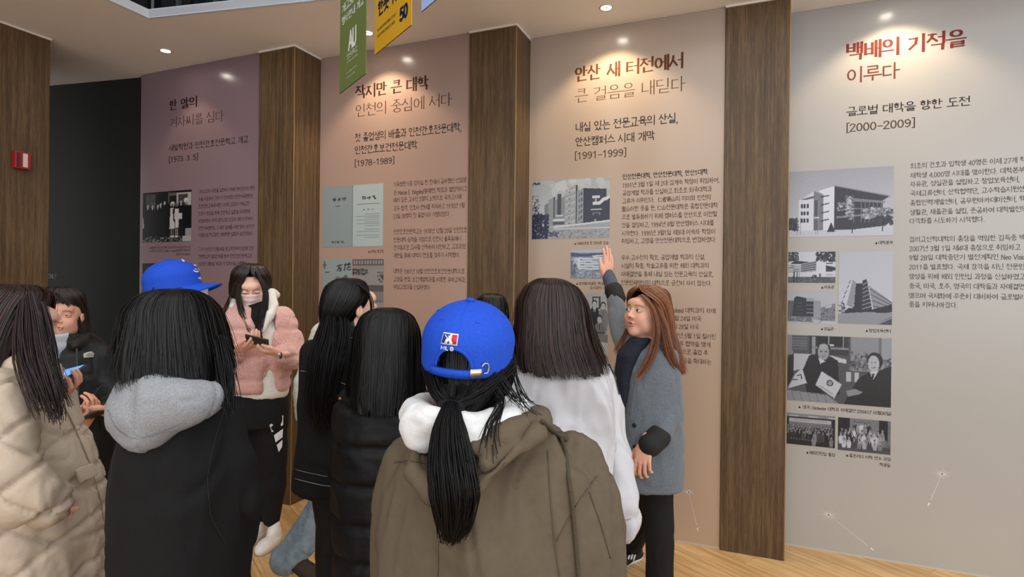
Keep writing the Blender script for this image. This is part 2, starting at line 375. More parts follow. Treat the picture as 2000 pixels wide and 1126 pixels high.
# plaster wall that backs the stepped panels
tag(box('wall_back', -8, 5, 4.30, 4.40, 0, CEIL, PLASTER), kind='structure')

# wooden fins between the panels: a front leaf in line with the panel and a return
FIN_L = ['brown wood-veneer fin between the mauve panel and the pinkish panel', 'brown wood-veneer fin between the pinkish panel and the beige panel',
         'brown wood-veneer fin between the beige panel and the grey-white panel', 'brown wood-veneer fin at the far right beyond the grey-white panel']
for i in range(4):
    yb = YD[i + 1] if i < 3 else 4.12
    fin = empty('wood_fin', (UF[i], YD[i], 0)); tag(fin, FIN_L[i], 'pillar', 'wooden fins between the display panels')
    w = UF[i] - U1[i]
    box('front_leaf', -w, -0.003, -0.012, yb - YD[i] + 0.10, 0.0, CEIL - 0.014, WOOD, fin)
    box('return_leaf', -0.003, 0.0, -0.010, yb - YD[i] + 0.10, 0.0, CEIL - 0.014, WOOD, fin)
    box('edge_strip', -0.004, 0.0015, -0.0135, -0.010, 0.0, CEIL - 0.014, base_mat('edge_banding', srgb(150, 122, 84), 0.4)[0], fin)
    box('top_trim', -w - 0.002, 0.004, -0.020, yb - YD[i] - 0.001, CEIL - 0.012, CEIL - 0.0005, WHITE, fin)

# ------------------------------------------------------------------ printed display panels
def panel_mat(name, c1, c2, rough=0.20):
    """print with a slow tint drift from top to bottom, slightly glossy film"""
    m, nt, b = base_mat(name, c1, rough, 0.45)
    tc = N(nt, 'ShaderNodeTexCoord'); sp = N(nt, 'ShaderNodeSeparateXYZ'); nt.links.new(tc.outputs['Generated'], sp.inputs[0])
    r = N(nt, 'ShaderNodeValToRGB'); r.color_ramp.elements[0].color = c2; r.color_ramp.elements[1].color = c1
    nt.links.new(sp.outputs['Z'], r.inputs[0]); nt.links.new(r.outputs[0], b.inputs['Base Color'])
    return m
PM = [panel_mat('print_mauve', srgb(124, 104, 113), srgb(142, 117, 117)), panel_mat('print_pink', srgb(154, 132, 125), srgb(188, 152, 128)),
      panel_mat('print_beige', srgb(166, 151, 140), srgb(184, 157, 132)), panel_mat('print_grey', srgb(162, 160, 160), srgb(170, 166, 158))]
PLAB = ['dim mauve printed history panel at the far left, text 한 알의 겨자씨를 심다', 'pinkish printed history panel behind the hanging banners, text 작지만 큰 대학',
        'beige printed history panel behind the pointing woman, text 안산 새 터전에서', 'grey-white printed history panel at the right edge, text 백배의 기적을 이루다']
PANELS = []
for i in range(4):
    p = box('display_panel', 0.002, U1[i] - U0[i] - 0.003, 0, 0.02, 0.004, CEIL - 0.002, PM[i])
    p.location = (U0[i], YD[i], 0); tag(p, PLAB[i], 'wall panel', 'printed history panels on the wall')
    box('base_strip', 0.002, U1[i] - U0[i] - 0.003, -0.004, 0.0, 0.0, 0.012, base_mat('base_strip_metal', srgb(190, 175, 160), 0.35)[0], p)
    PANELS.append(p)

INK = {k: base_mat('ink_' + k, c, 0.62, 0.12)[0] for k, c in dict(
    black=srgb(28, 24, 24), head1=srgb(48, 26, 30), head2=srgb(54, 32, 26), head3=srgb(92, 54, 32), head3b=srgb(86, 62, 44), head4=srgb(104, 46, 40), head4b=srgb(104, 58, 48),
    body1=srgb(62, 42, 50), body=srgb(92, 72, 66), body4=srgb(92, 84, 84), white=srgb(236, 240, 244), navy=srgb(22, 30, 62), pale=srgb(222, 226, 230), bracket=srgb(72, 56, 44)).items()}

PENS = [(.100, .084), (.105, .090), (.155, .075), (.165, .080)]
def lettering(name, parent, lines, ink, thick=0, weight=0.0, rel=0.0003):
    """lines: (text, left x px, baseline y px, right x px, glyph height px); placed on the panel's own plane"""
    i = PANELS.index(parent); d = YD[i]
    for (t, x0, y0, x1, h) in lines:
        V = []; F = []
        a = on_y(x0, y0, d); u0, z0 = a[0], a[2]
        # right end at the same height
        u1 = u0
        yy = y0
        for _ in range(4):
            b = on_y(x1, yy, d); yy += (b[2] - z0) * 300
        u1 = on_y(x1, yy, d)[0]
        gh = abs(on_y(x0, y0 - h, d)[2] - z0) * 0.80
        pen = PENS[thick] if weight == 0 else (.070, .040)
        if h < 16: pen = (pen[0] * 1.15, pen[1] * 1.15)
        co, pl = text_mesh(t, pen)
        x_min, x_max = co[:, 0].min(), co[:, 0].max()
        sx = (u1 - u0) / (x_max - x_min)
        sz = gh / 1.05
        base = np.stack([(co[:, 0] - x_min) * sx + u0 - U0[i], np.zeros(len(co)), (co[:, 1] + 0.02) * sz + z0], 1)
        n0 = len(V); base[:, 1] = -rel
        for fi, p in enumerate(pl): base[list(p), 1] -= (fi % 37) * 1.5e-5      # strokes laid one over the other
        V.extend(map(tuple, base)); F.extend(tuple(n0 + q for q in p) for p in pl)
        link(name, mesh_from(name, V, F), INK[ink], parent)

P1, P2, P3, P4 = PANELS
lettering('heading', P1, [('한 알의', 331, 216, 385, 25)], 'head1', 2)
lettering('heading', P1, [('겨자씨를 심다', 331.7, 250, 437.5, 26)], 'head1', 0, -0.008)
lettering('subheading', P1, [('새빛학원과 인천간호전문학교 개교', 330, 295.5, 485.5, 16), ('[1973. 3. 5]', 330, 317, 386.7, 15)], 'black', 0)
lettering('body_text', P1, [(t, 387.5, y, x1, 9.5) for t, y, x1 in [
    ('그리스도의 사랑을 실천하기 위해 영리보다는 병든', 378, 498.7), ('자를 치료하는 것이 더 먼저였던 인천기독병원은', 392.5, 494.4),
    ('간호전문교육에 대한 시대적 요청과 기독교인', 406.3, 487), ('간호사 양성을 위해 간호학교 설립을 이사회에', 421, 488),
    ('요청하였다. 미국 감리교회 선교부 재단으로부터', 435, 493.7), ('인천기독병원과 그 재산 일체를 이양 받아 1971년', 449.4, 496),
    ('12월22일 학교법인 새빛학원 설립이 승인되었다.', 462.5, 494), ('그 뒤 1972년 12월14일 문교부로부터 3년제 간호', 490, 496),
    ('전문학교의 설립인가를 받아 인천간호전문학교로', 504.3, 493), ('1973년 3월5일 개교와 첫 입학식을 거행했다.', 518.5, 483)]], 'body1')
lettering('caption', P1, [('▲새빛학원과 인천간호전문학교를 위해 모인 이사들과 준공 모임', 291, 486, 372, 5.5), ('(가운데 소천지인 E. Marian E. Kingsley(왕매련) 학장여사)', 293, 492, 372, 5.5), ('왕매련 여사앞에서', 344, 498.5, 372, 5.5)], 'body1')

lettering('heading', P2, [('작지만 큰 대학', 693.4, 193, 837, 31)], 'head2', 2)
lettering('heading', P2, [('인천의 중심에 서다', 695, 229, 883, 31)], 'head2', 0, -0.008)
lettering('subheading', P2, [('첫 졸업생의 배출과 인천간호전문대학,', 693, 277.5, 901, 21), ('인천간호보건전문대학', 693, 301.5, 815, 20), ('[1978-1989]', 693, 325, 770, 17)], 'black', 0)
lettering('body_text', P2, [(t, 768.4, y, x1, 12) for t, y, x1 in [
    ('기독병원 5층 강의실 한 칸에서 공부했던 신입생', 364.8, 910.3), ('은 Marian E. Kingsley(왕매련) 학감과 열정적이고', 381, 912.5),
    ('배려 깊은 교수진 5명의 노력으로 국가고시에', 395.4, 901), ('모두 합격, 간호사 면허를 취득하고 1976년 1월', 411.5, 907.6), ('23일 38명의 첫 졸업식이 거행되었다.', 426.5, 878.5),
    ('인천간호전문학교는 1978년 12월 20일 인천간호', 457.3, 912.5), ('전문대학 승격을 기점으로 인천시 율목동에서', 473, 900.4),
    ('간석동으로 교사를 신축하여 이전하고, 교과과정', 487.9, 908.8), ('개편을 통해 대학의 면모를 갖추기 시작했다.', 503.5, 898),
    ('대학은 1981년 10월 인천간호보건전문대학으로', 533.9, 907.8), ('교명을 변경, 보건계열학과를 비롯한 유아교육과,', 549.5, 909), ('여성교양과를 신설하였다.', 564.4, 840.7)]], 'body')
lettering('caption', P2, [('▲논문집 창간호', 719, 493.5, 749.7, 7)], 'black')

lettering('heading', P3, [('안산', 1122.3, 160, 1173, 35)], 'head3', 3)
lettering('heading', P3, [('새 터전에서', 1184, 151, 1334.6, 35)], 'head3', 2)
lettering('heading', P3, [('큰 걸음을 내딛다', 1122.3, 201.5, 1339, 34)], 'head3b', 0, -0.008)
lettering('subheading', P3, [('내실 있는 전문교육의 산실,', 1124.3, 258, 1324, 23), ('안산캠퍼스 시대 개막', 1123.8, 286, 1278.9, 22)], 'black', 0)
lettering('subheading', P3, [('[1991-1999]', 1123, 311.5, 1223, 20)], 'bracket', 1)
lettering('body_text', P3, [('인산전문대학, 안산전문대학, 안산1대학', 1215.8, 350.2, 1382.4, 13)], 'black', 1)
lettering('body_text', P3, [(t, x0, y, x1, 12.5) for t, x0, y, x1 in [
    ('1991년 3월 1일 제 2대 김계숙 학장이 취임하여,', 1215.5, 366.6, 1404.7), ('공업계열 학과를 신설하고 최초로 외국대학과', 1215.2, 382.2, 1390.5),
    ('교류가 이뤄진다.  仁者樂山의 의미와 인천의', 1215, 397.5, 1388), ('聖山이란 뜻을 둔, 仁山전문대학은 종합전문대학', 1214.7, 412.8, 1402),
    ('으로 발돋움하기 위해 캠퍼스를 안산으로 이전할', 1214.4, 428.7, 1401), ('것을 결정하고, 1994년 8월 안산캠퍼스 시대를', 1214.2, 444.7, 1394.8),
    ('시작한다. 1995년 3월1일 제3대 이숙자 학장이', 1214, 460.7, 1396.6), ('취임하고, 교명을 안산전문대학으로 변경하였다.', 1213.7, 475.6, 1398.7),
    ('우수 교수진의 확보, 공업계열 학과의 신설,', 1213.2, 507.6, 1377), ('시설의 확충, 학술교류를 위한 해외 대학과의', 1213, 523.6, 1384),
    ('자매결연을 통해 내실 있는 전문교육의 산실로,', 1212.7, 539.6, 1393), ('전문인재양성의 대학으로 굳건히 자리 잡는다.', 1212.4, 556.3, 1389.8),
    ('제휴', 1220, 588, 1238), ('akeland 대학과의 자매', 1308, 609.5, 1397.6), ('0월 24일 미국', 1312, 625.5, 1370), ('월 28일 미국', 1314, 641.5, 1365),
    ('7년 5월 1일 필리핀', 1320, 659, 1398), ('류 협약을 맺게', 1326, 675, 1387.7), ('으로 졸업 후', 1332, 691, 1383.4), ('응을 확대하는', 1333, 708.5, 1389.8)]], 'body')
lettering('caption', P3, [('▲1990년대 초 진리관 모습', 1121.6, 478, 1188.8, 7.5), ('▲강석봉기념관, 학생회관,', 1125, 556, 1192, 7.5), ('도서관의 모습', 1152, 564.5, 1190, 7.5)], 'black')

lettering('heading', P4, [('백배의 기적을', 1652.3, 118, 1887.6, 40)], 'head4', 3)
lettering('heading', P4, [('이루다', 1654, 163, 1757.5, 38)], 'head4b', 1)
lettering('subheading', P4, [('글로벌 대학을 향한 도전', 1652.6, 227.2, 1893.9, 22)], 'black', 0)
lettering('subheading', P4, [('[2000-2009]', 1653.3, 257.5, 1787, 22)], 'bracket', 1)
lettering('body_text', P4, [(t, x0, y, x1, 13.5) for t, x0, y, x1 in [
    ('최초의 간호과 입학생 40명은 이제 27개 학', 1777.8, 329.4, 2004), ('재학생 4,000명 시대를 맞이한다. 대학본부', 1777.5, 348, 2002),
    ('자유관, 성실관을 설립하고 창업보육센터,', 1777.3, 365, 1991), ('국제교류센터, 산학협력단, 교수학습지원센', 1777, 383, 2002),
    ('종합인력개발센터, 공무원아카데미센터, 학', 1776.8, 401.3, 2003), ('생활관, 채플관을 설립, 준공하여 대학발전의', 1776.6, 420, 2006), ('다각화를 시도하기 시작했다.', 1776.4, 436.8, 1922.6),
    ('감리교신학대학의 총장을 역임한 김득중 박', 1776, 472.6, 2003), ('2007년 3월 1일 제4대 총장으로 취임하고', 1775.8, 490.2, 1994), ('9월 28일 대학중단기 발전계획인 Neo Visio', 1775.6, 507.8, 2003),
    ('2011을 발표했다. 국제 감각을 지닌 전문인', 1775.4, 526, 2001), ('양성을 위해 해외 인턴십 과정을 신설하였고', 1775.2, 544.6, 2003), ('중국, 미국, 호주, 영국의 대학들과 자매결연', 1775, 563, 2001),
    ('맺으며 국제화에 꾸준히 대비하여 글로벌리', 1774.8, 582, 2002), ('꿈을 키워나아갔다.', 1774.6, 599, 1870)]], 'body4', 0, 0.0)
lettering('caption', P4, [('▲대학본부', 1709, 477, 1745, 8.5), ('▲자유관', 1603.5, 563.5, 1629.7, 8.5), ('▲성실관', 1603, 644.5, 1628.5, 8.5), ('▲창업보육센터', 1690.5, 648, 1740, 8.5),
    ('▲ 영국 Chichester 대학과 자매결연 (2006년 10월30일)', 1559, 796.5, 1740.6, 8.5), ('▲해외인턴십 출정', 1574.5, 885.5, 1630.6, 8.5),
    ('▲플로리다 어학 연수 과정', 1652, 891, 1739.3, 8.5), ('학생들', 1717.7, 909.5, 1739, 8.5)], 'black')
# ------------------------------------------------------------------ photographs printed on the panels
class Canvas:
    """small raster of grey values for a flat printed picture, 0..1 coordinates, y downwards"""
    def __init__(s, w, h, bg=0.7):
        s.w, s.h = w, h; s.a = np.full((h, w), bg, dtype=np.float32)
        yy, xx = np.mgrid[0:h, 0:w]; s.x = (xx + .5) / w; s.y = (yy + .5) / h
        s.rng = np.random.default_rng(w * 31 + h)
    def put(s, m, c, al=1.0): s.a = np.where(m, s.a * (1 - al) + c * al, s.a)
    def grad(s, c0, c1): s.a = (c0 + (c1 - c0) * s.y).astype(np.float32)
    def rect(s, x0, y0, x1, y1, c, al=1.0): s.put((s.x >= x0) & (s.x < x1) & (s.y >= y0) & (s.y < y1), c, al)
    def ell(s, cx, cy, rx, ry, c, al=1.0): s.put(((s.x - cx) / rx) ** 2 + ((s.y - cy) / ry) ** 2 < 1, c, al)
    def poly(s, pts, c, al=1.0):
        m = np.zeros(s.a.shape, bool); n = len(pts)
        for i in range(n):
            x0, y0 = pts[i]; x1, y1 = pts[(i + 1) % n]
            if y0 == y1: continue
            cond = (s.y >= min(y0, y1)) & (s.y < max(y0, y1)) & (s.x < x0 + (s.y - y0) * (x1 - x0) / (y1 - y0))
            m ^= cond
        s.put(m, c, al)
    def line(s, x0, y0, x1, y1, w, c):
        dx, dy = x1 - x0, y1 - y0; L = dx * dx + dy * dy
        t = np.clip(((s.x - x0) * dx + (s.y - y0) * dy) / L, 0, 1)
        s.put(np.hypot((s.x - x0 - t * dx), (s.y - y0 - t * dy) * s.h / s.w) < w, c)
    def blobs(s, x0, y0, x1, y1, n, r, c0, c1):
        for _ in range(n):
            s.ell(s.rng.uniform(x0, x1), s.rng.uniform(y0, y1), r * s.rng.uniform(.4, 1), r * s.rng.uniform(.4, 1) * s.w / s.h, s.rng.uniform(c0, c1))
    def noise(s, a): s.a = s.a + s.rng.normal(0, a, s.a.shape).astype(np.float32)
    def person(s, x, y, k, coat, face=.75, hair=.08, shirt=.85, seated=False):
        """small printed figure: head at (x, y), k = head size"""
        q = k * s.w / s.h
        s.ell(x, y + q * 4.2, k * 1.9, q * 3.4, coat); s.rect(x - k * 1.5, y + q * 4, x + k * 1.5, y + q * 8, coat)
        s.poly([(x - k * .5, y + q * 1.1), (x + k * .5, y + q * 1.1), (x, y + q * 3.6)], shirt); s.rect(x - k * .1, y + q * 1.4, x + k * .1, y + q * 3.2, .15)
        s.ell(x, y - q * .25, k * .95, q * 1.15, hair); s.ell(x, y + q * .15, k * .72, q * 1.0, face)
        s.rect(x - k * .45, y - q * .05, x - k * .15, y + q * .1, .2); s.rect(x + k * .15, y - q * .05, x + k * .45, y + q * .1, .2)
        s.rect(x - k * .25, y + q * .6, x + k * .25, y + q * .7, .35)

PRINT = attr_mat('photo_print', rough=0.30, spec=0.45)
def photo_print(parent, x0, ytl, x1, ybl, cv, dark, light, label=None):
    """a printed picture whose left edge runs from (x0, ytl) to (x0, ybl) px and whose right edge is at x1"""
    i = PANELS.index(parent); d = YD[i]
    a = on_y(x0, ytl, d); b = on_y(x0, ybl, d)
    y = ytl
    for _ in range(4): y += (on_y(x1, y, d)[2] - a[2]) * 300
    c = on_y(x1, y, d)
    u0, u1, z1, z0 = a[0] - U0[i], c[0] - U0[i], a[2], b[2]
    h, w = cv.a.shape
    xs = np.linspace(u0, u1, w); zs = np.linspace(z1, z0, h)
    X, Z = np.meshgrid(xs, zs)
    v = np.stack([X.ravel(), np.full(X.size, -0.0012), Z.ravel()], 1)
    ii = np.arange(h * w).reshape(h, w)
    q = np.stack([ii[1:, :-1].ravel(), ii[1:, 1:].ravel(), ii[:-1, 1:].ravel(), ii[:-1, :-1].ravel()], 1)
    me = np_mesh('photograph', v, q, smooth=False)
    g = np.clip(cv.a.ravel(), 0, 1)[:, None]
    D = np.array(srgb(*dark)[:3]); Lc = np.array(srgb(*light)[:3])
    set_colors(me, D * (1 - g) ** 1.0 + Lc * g ** 1.6)
    o = link('photograph', me, PRINT, parent)
    if label: o['label'] = label
    return o
BLUE = ((14, 18, 34), (196, 200, 212)); GREY = ((12, 14, 20), (190, 194, 204))

# --- headquarters building (largest picture of the grey-white panel)
c = Canvas(190, 142, .6); c.grad(.62, .86)
c.poly([(.12, .43), (.25, .31), (.25, .42), (.16, .43)], .9); c.poly([(.10, .44), (.25, .36), (.25, .92), (.10, .92)], .95)
c.poly([(.12, .43), (.25, .38), (.25, .42), (.16, .44)], .3)
for r in range(3):
    for k in range(3): c.rect(.12 + k * .03, .50 + r * .11, .14 + k * .03, .56 + r * .11, .12)
c.poly([(.25, .31), (.34, .37), (.34, .92), (.25, .92)], .42); c.rect(.26, .45, .285, .92, .22)
c.poly([(.29, .31), (.45, .25), (.45, .92), (.34, .92), (.34, .37)], .97)
for k in range(4): c.line(.32, .405 + k * .12, .395, .385 + k * .118, .006, .08)
c.poly([(.45, .24), (.97, .43), (.90, .49), (.90, .86), (.45, .93)], .13); c.line(.45, .245, .96, .43, .006, .5)
c.poly([(.62, .44), (.92, .50), (.92, .53), (.62, .49)], .45)
for k in range(8): c.rect(.63 + k * .036, .50 + k * .004, .635 + k * .036, .80, .45)
c.poly([(.47, .70), (.90, .66), (.90, .69), (.47, .73)], .45); c.poly([(.60, .585), (.92, .60), (.92, .62), (.60, .605)], .42)
c.rect(.0, .90, 1, 1, .82); c.poly([(0, .90), (.4, .93), (1, .87), (1, 1), (0, 1)], .84)
c.blobs(.01, .72, .09, .9, 60, .02, .05, .2); c.poly([(.38, .93), (.42, .78), (.46, .93)], .08)
c.blobs(.56, .40, .63, .75, 90, .016, .25, .85); c.blobs(.48, .50, .56, .62, 30, .012, .3, .8); c.line(.62, .75, .62, .95, .005, .12)
c.blobs(.72, .60, .99, .75, 200, .018, .2, .8); c.blobs(.82, .72, .99, .84, 80, .02, .08, .2); c.line(.9, .8, .9, .93, .006, .1)
for x in (.085, .12, .27, .29): c.line(x, .70, x, .96, .0025, .45)
c.blobs(.255, .70, .30, .72, 8, .01, .8, .9); c.noise(.015)
photo_print(P4, 1542, 336, 1746, 463, c, *BLUE)
# --- long white building behind trees
c = Canvas(100, 66, .9)
c.poly([(0, .45), (.15, .28), (.5, .34), (1, .5), (1, .6), (0, .6)], .12)
c.rect(0, .40, .5, .66, .85)
for k in range(4): c.line(0, .45 + k * .065, .42, .47 + k * .05, .006, .2)
c.poly([(.28, .38), (.6, .30), (.6, .62), (.28, .66)], .55)
for k in range(4): c.line(.3, .62 - k * .06, .6, .55 - k * .075, .008, .15)
c.rect(.6, .22, .8, .86, .93); c.rect(.66, .7, .7, .86, .3)
for k in range(4): c.rect(.8, .36 + k * .12, .94, .39 + k * .12, .12)
c.rect(0, .8, 1, 1, .25); c.blobs(0, .82, 1, 1, 40, .03, .2, .4)
c.rect(.12, .62, .15, 1, .06); c.rect(.19, .62, .21, 1, .06); c.rect(.24, .64, .25, .85, .2)
c.blobs(0, 0, .22, .3, 80, .03, .02, .3); c.blobs(.6, 0, 1, .3, 130, .035, .02, .25); c.blobs(.15, .02, .6, .2, 30, .01, .5, .9); c.blobs(.52, .75, .6, .85, 20, .02, .05, .2)
c.noise(.02); photo_print(P4, 1539.6, 492, 1632, 551.6, c, *BLUE)
# --- dark block with balconies
c = Canvas(100, 64, .75); c.rect(0, .3, .15, .9, .3)
c.poly([(.14, .22), (.2, .15), (.57, .27), (.57, .82), (.1, .8), (.14, .3)], .1)
for k in range(5): c.rect(.40, .30 + k * .12, .56, .32 + k * .12, .5); c.rect(.19, .36 + k * .11, .33, .375 + k * .11, .28)
c.rect(.40, .22, .55, .32, .6); c.poly([(.55, .27), (.70, .30), (.70, .9), (.55, .85)], .58)
c.poly([(.70, .5), (.95, .38), (1, .38), (1, .9), (.70, .9)], .45); c.blobs(.7, .5, .98, .9, 70, .02, .15, .5); c.poly([(.78, .48), (.92, .40), (.92, .48), (.8, .52)], .8)
c.rect(0, .78, .5, .95, .35); c.blobs(.05, .8, .7, .95, 60, .02, .2, .7); c.rect(0, .96, .3, 1, .8); c.rect(.7, .95, 1, 1, .85); c.line(.69, .68, .69, .98, .004, .7)
c.noise(.015); photo_print(P4, 1538.6, 568.5, 1631.7, 629.3, c, *BLUE)
# --- tower with a glass prow
c = Canvas(100, 136, .8); c.grad(.78, .86)
c.poly([(.05, .70), (.22, .46), (.27, .39), (.20, .75), (.03, .82)], .85); c.poly([(.27, .39), (.33, .43), (.33, .60), (.28, .78), (.16, .74)], .55)
for k in range(5): c.line(.06 + k * .035, .72 - k * .07, .09 + k * .035, .68 - k * .07, .008, .25)
c.poly([(.33, .44), (.45, .44), (.45, .85), (.20, .85), (.30, .75)], .08)
c.poly([(.45, .40), (.54, .38), (.64, .82), (.42, .82)], .12); c.line(.54, .38, .65, .82, .008, .9); c.line(.44, .38, .44, .68, .005, .5)
for k in range(7): c.line(.46, .46 + k * .055, .56 + k * .01, .42 + k * .055, .007, .6)
c.line(.45, .40, .50, .29, .006, .8); c.line(.50, .29, .54, .40, .006, .8); c.line(.46, .36, .53, .36, .004, .6)
c.poly([(.56, .46), (.90, .64), (1, .70), (1, .85), (.66, .80)], .55)
for k in range(4): c.line(.6 + k * .015, .52 + k * .075, .99, .70 + k * .035, .007, .12)
c.line(.56, .46, .99, .68, .006, .85); c.poly([(.2, .78), (.6, .80), (1, .72), (1, .86), (.6, .86), (.05, .86)], .08)
c.poly([(.0, .86), (.55, .83), (.88, .84), (1, .82), (1, .88), (.7, 1), (0, 1)], .55); c.poly([(.7, 1), (1, .88), (1, 1)], .2); c.line(.75, .99, 1, .90, .006, .7)
c.blobs(.01, .72, .12, .83, 60, .03, .05, .9); c.noise(.012); photo_print(P4, 1638.7, 491.2, 1743.6, 631, c, *BLUE)
# --- two men in suits at a desk with pennants
c = Canvas(150, 106, .25)
c.rect(0, 0, .06, .3, .5); c.rect(.05, .0, .20, .24, .38)
for k in range(6): c.rect(.05, .02 + k * .04, .20, .035 + k * .04, .25)
c.rect(.22, 0, .60, .28, .15); c.rect(.25, .02, .28, .28, .6); c.rect(.30, .02, .40, .17, .05); c.rect(.42, .02, .55, .14, .06); c.rect(.25, .17, .60, .20, .5); c.rect(.41, 0, .415, .2, .8); c.rect(.55, 0, .555, .2, .7); c.rect(.42, .12, .46, .15, .85)
c.rect(.60, 0, .89, .5, .55); c.rect(.60, 0, .62, .5, .25); c.rect(.88, 0, .91, .5, .4); c.rect(.91, 0, 1, .5, .62)
c.blobs(.62, .22, .80, .48, 140, .018, .15, .6); c.blobs(.92, .3, .99, .48, 30, .02, .15, .6)
c.poly([(.06, .28), (.24, .28), (.18, .5), (.06, .55)], .8); c.poly([(0, .35), (.07, .28), (.07, .6), (0, .8)], .06)
c.poly([(.40, .28), (.58, .34), (.58, .40), (.46, .37)], .88); c.rect(.58, .52, .70, .66, .8); c.rect(.63, .52, .66, .66, .3)
c.poly([(.22, .30), (.32, .28), (.40, .28), (.50, .36), (.52, .86), (.20, .86), (.16, .52)], .07)
c.ell(.365, .22, .065, .125, .12); c.ell(.36, .245, .055, .12, .62); c.ell(.36, .16, .04, .04, .7); c.poly([(.31, .33), (.38, .38), (.33, .42)], .9)
c.line(.33, .235, .345, .235, .004, .15); c.line(.375, .235, .39, .235, .004, .15); c.line(.345, .31, .375, .31, .004, .3)
c.poly([(.70, .60), (.80, .50), (.88, .48), (1, .40), (1, 1), (.56, 1), (.60, .86)], .09)
c.ell(.845, .34, .075, .125, .1); c.ell(.835, .38, .052, .12, .78); c.line(.81, .36, .825, .36, .004, .15); c.line(.845, .36, .86, .36, .004, .15); c.line(.815, .44, .85, .435, .005, .3)
c.poly([(.80, .50), (.88, .48), (.83, .62)], .92); c.poly([(.815, .53), (.845, .52), (.83, .64)], .1)
c.poly([(.58, .80), (.66, .76), (.74, .80), (.70, .84), (.60, .88)], .55); c.poly([(.0, .84), (.40, .88), (.52, 1), (0, 1)], .55)
for k in range(6): c.line(.05 + k * .08, .86, .08 + k * .08, 1, .003, .35)
c.poly([(.08, .60), (.15, .50), (.20, .72), (.01, .82)], .86); c.line(.10, .62, .14, .60, .006, .1); c.line(.14, .60, .15, .66, .006, .1); c.line(.05, .68, .10, .68, .006, .25)
c.poly([(.345, .53), (.54, .71), (.47, .92), (.285, .74)], .88); c.ell(.425, .70, .033, .048, .15); c.ell(.425, .70, .022, .032, .6); c.line(.33, .75, .45, .86, .004, .4)
c.noise(.012); photo_print(P4, 1538.6, 653, 1741.5, 780.3, c, *GREY)
# --- crowd under a banner
c = Canvas(96, 62, .1); c.rect(0, 0, 1, .12, .5); c.rect(.05, .06, .25, .10, .8); c.rect(.45, .06, .65, .10, .8); c.rect(.85, .06, 1, .10, .8); c.rect(.05, .16, .92, .28, .75)
for k in range(26): c.rect(.12 + k * .028, .19, .13 + k * .028, .22, .3)
c.rect(.05, .28, .92, .42, .42)
for row, (yy, n) in enumerate([(.40, 17), (.48, 15), (.56, 12)]):
    for k in range(n): c.person(.03 + k * .96 / n, yy + .02 * math.sin(k * 2.1), .020, c.rng.choice([.05, .1, .2, .5]), .55, .06, .5)
for k in range(14): c.ell(.1 + k * .06, .80 + k * .004, .012, .015, .5)
c.rect(0, .84, 1, 1, .08); c.person(.57, .66, .026, .5, .6, .3, .5); c.person(.92, .70, .022, .45, .6, .3, .5)
c.noise(.03); photo_print(P4, 1537, 804.9, 1631.4, 865.3, c, *GREY)
# --- students piled in a courtyard
c = Canvas(104, 64, .35); c.rect(0, 0, .23, .6, .07); c.rect(.23, 0, .78, .5, .45); c.rect(.78, 0, .94, .6, .08); c.rect(.94, 0, 1, .7, .4); c.rect(0, .8, 1, 1, .22)
for k in range(5): c.person(.33 + k * .065, .14 + .02 * (k % 2), .024, [.15, .6, .9, .5, .12][k], .55, .06, .8)
for row, (yy, n, s0, s1) in enumerate([(.36, 11, .08, .92), (.48, 12, .06, .94), (.64, 8, .12, .9)]):
    for k in range(n): c.person(s0 + k * (s1 - s0) / n, yy + .03 * math.sin(k * 1.7 + row), .022, c.rng.choice([.1, .2, .7, .9, .45]), .6, c.rng.choice([.06, .5]), .8)
c.rect(0, .9, 1, 1, .25); c.noise(.03); photo_print(P4, 1637, 813.9, 1739.8, 877.4, c, *GREY)

# --- beige panel: 1990s building, aerial view, delegation
c = Canvas(160, 118, .75); c.grad(.66, .84); c.blobs(.2, 0, 1, .25, 30, .08, .7, .86)
c.poly([(.17, .42), (.24, .36), (.24, .74), (.17, .74)], .42); c.poly([(.22, .33), (.30, .29), (.31, .78), (.22, .78)], .55); c.rect(.29, .29, .305, .72, .1)
c.poly([(.30, .34), (.45, .28), (.45, .74), (.30, .74)], .5); c.rect(.34, .24, .385, .60, .2)
c.poly([(.43, .20), (.58, .10), (.58, .80), (.43, .80)], .6); c.rect(.575, .10, .592, .80, .08)
for r in range(6):
    for k in range(4): c.rect(.445 + k * .033, .20 + r * .105 - k * .012, .463 + k * .033, .255 + r * .105 - k * .012, .92 if r == 0 else .85); c.rect(.450 + k * .033, .215 + r * .105 - k * .01, .458 + k * .033, .25 + r * .105 - k * .01, .3)
c.poly([(.59, .20), (.67, .155), (.67, .80), (.59, .80)], .58)
for r in range(6): c.rect(.61, .24 + r * .1, .625, .30 + r * .1, .25); c.rect(.64, .22 + r * .1, .655, .28 + r * .1, .25)
c.poly([(.67, .155), (.955, .185), (.955, .72), (.67, .80)], .13); c.line(.67, .155, .955, .185, .004, .8)
c.rect(.78, .30, .875, .34, .9); c.poly([(.785, .40), (.86, .40), (.91, .34), (1, .30), (1, .34), (.93, .39), (.88, .445), (.785, .445)], .9); c.rect(.81, .35, .84, .40, .6); c.rect(.76, .52, .90, .53, .8); c.rect(.79, .58, .88, .62, .5); c.rect(.80, .585, .87, .615, .15); c.rect(.81, .69, .83, .76, .7)
c.poly([(.95, .40), (1, .34), (1, .7), (.95, .7)], .12); c.rect(.32, .59, .41, .62, .85); c.rect(.28, .66, .43, .70, .88); c.rect(.28, .70, .43, .76, .25)
c.poly([(.0, .78), (.5, .80), (1, .70), (1, 1), (0, 1)], .62); c.line(.3, .80, 1, .72, .01, .9); c.line(.3, .83, 1, .83, .006, .85); c.blobs(.3, .86, 1, 1, 120, .02, .45, .68)
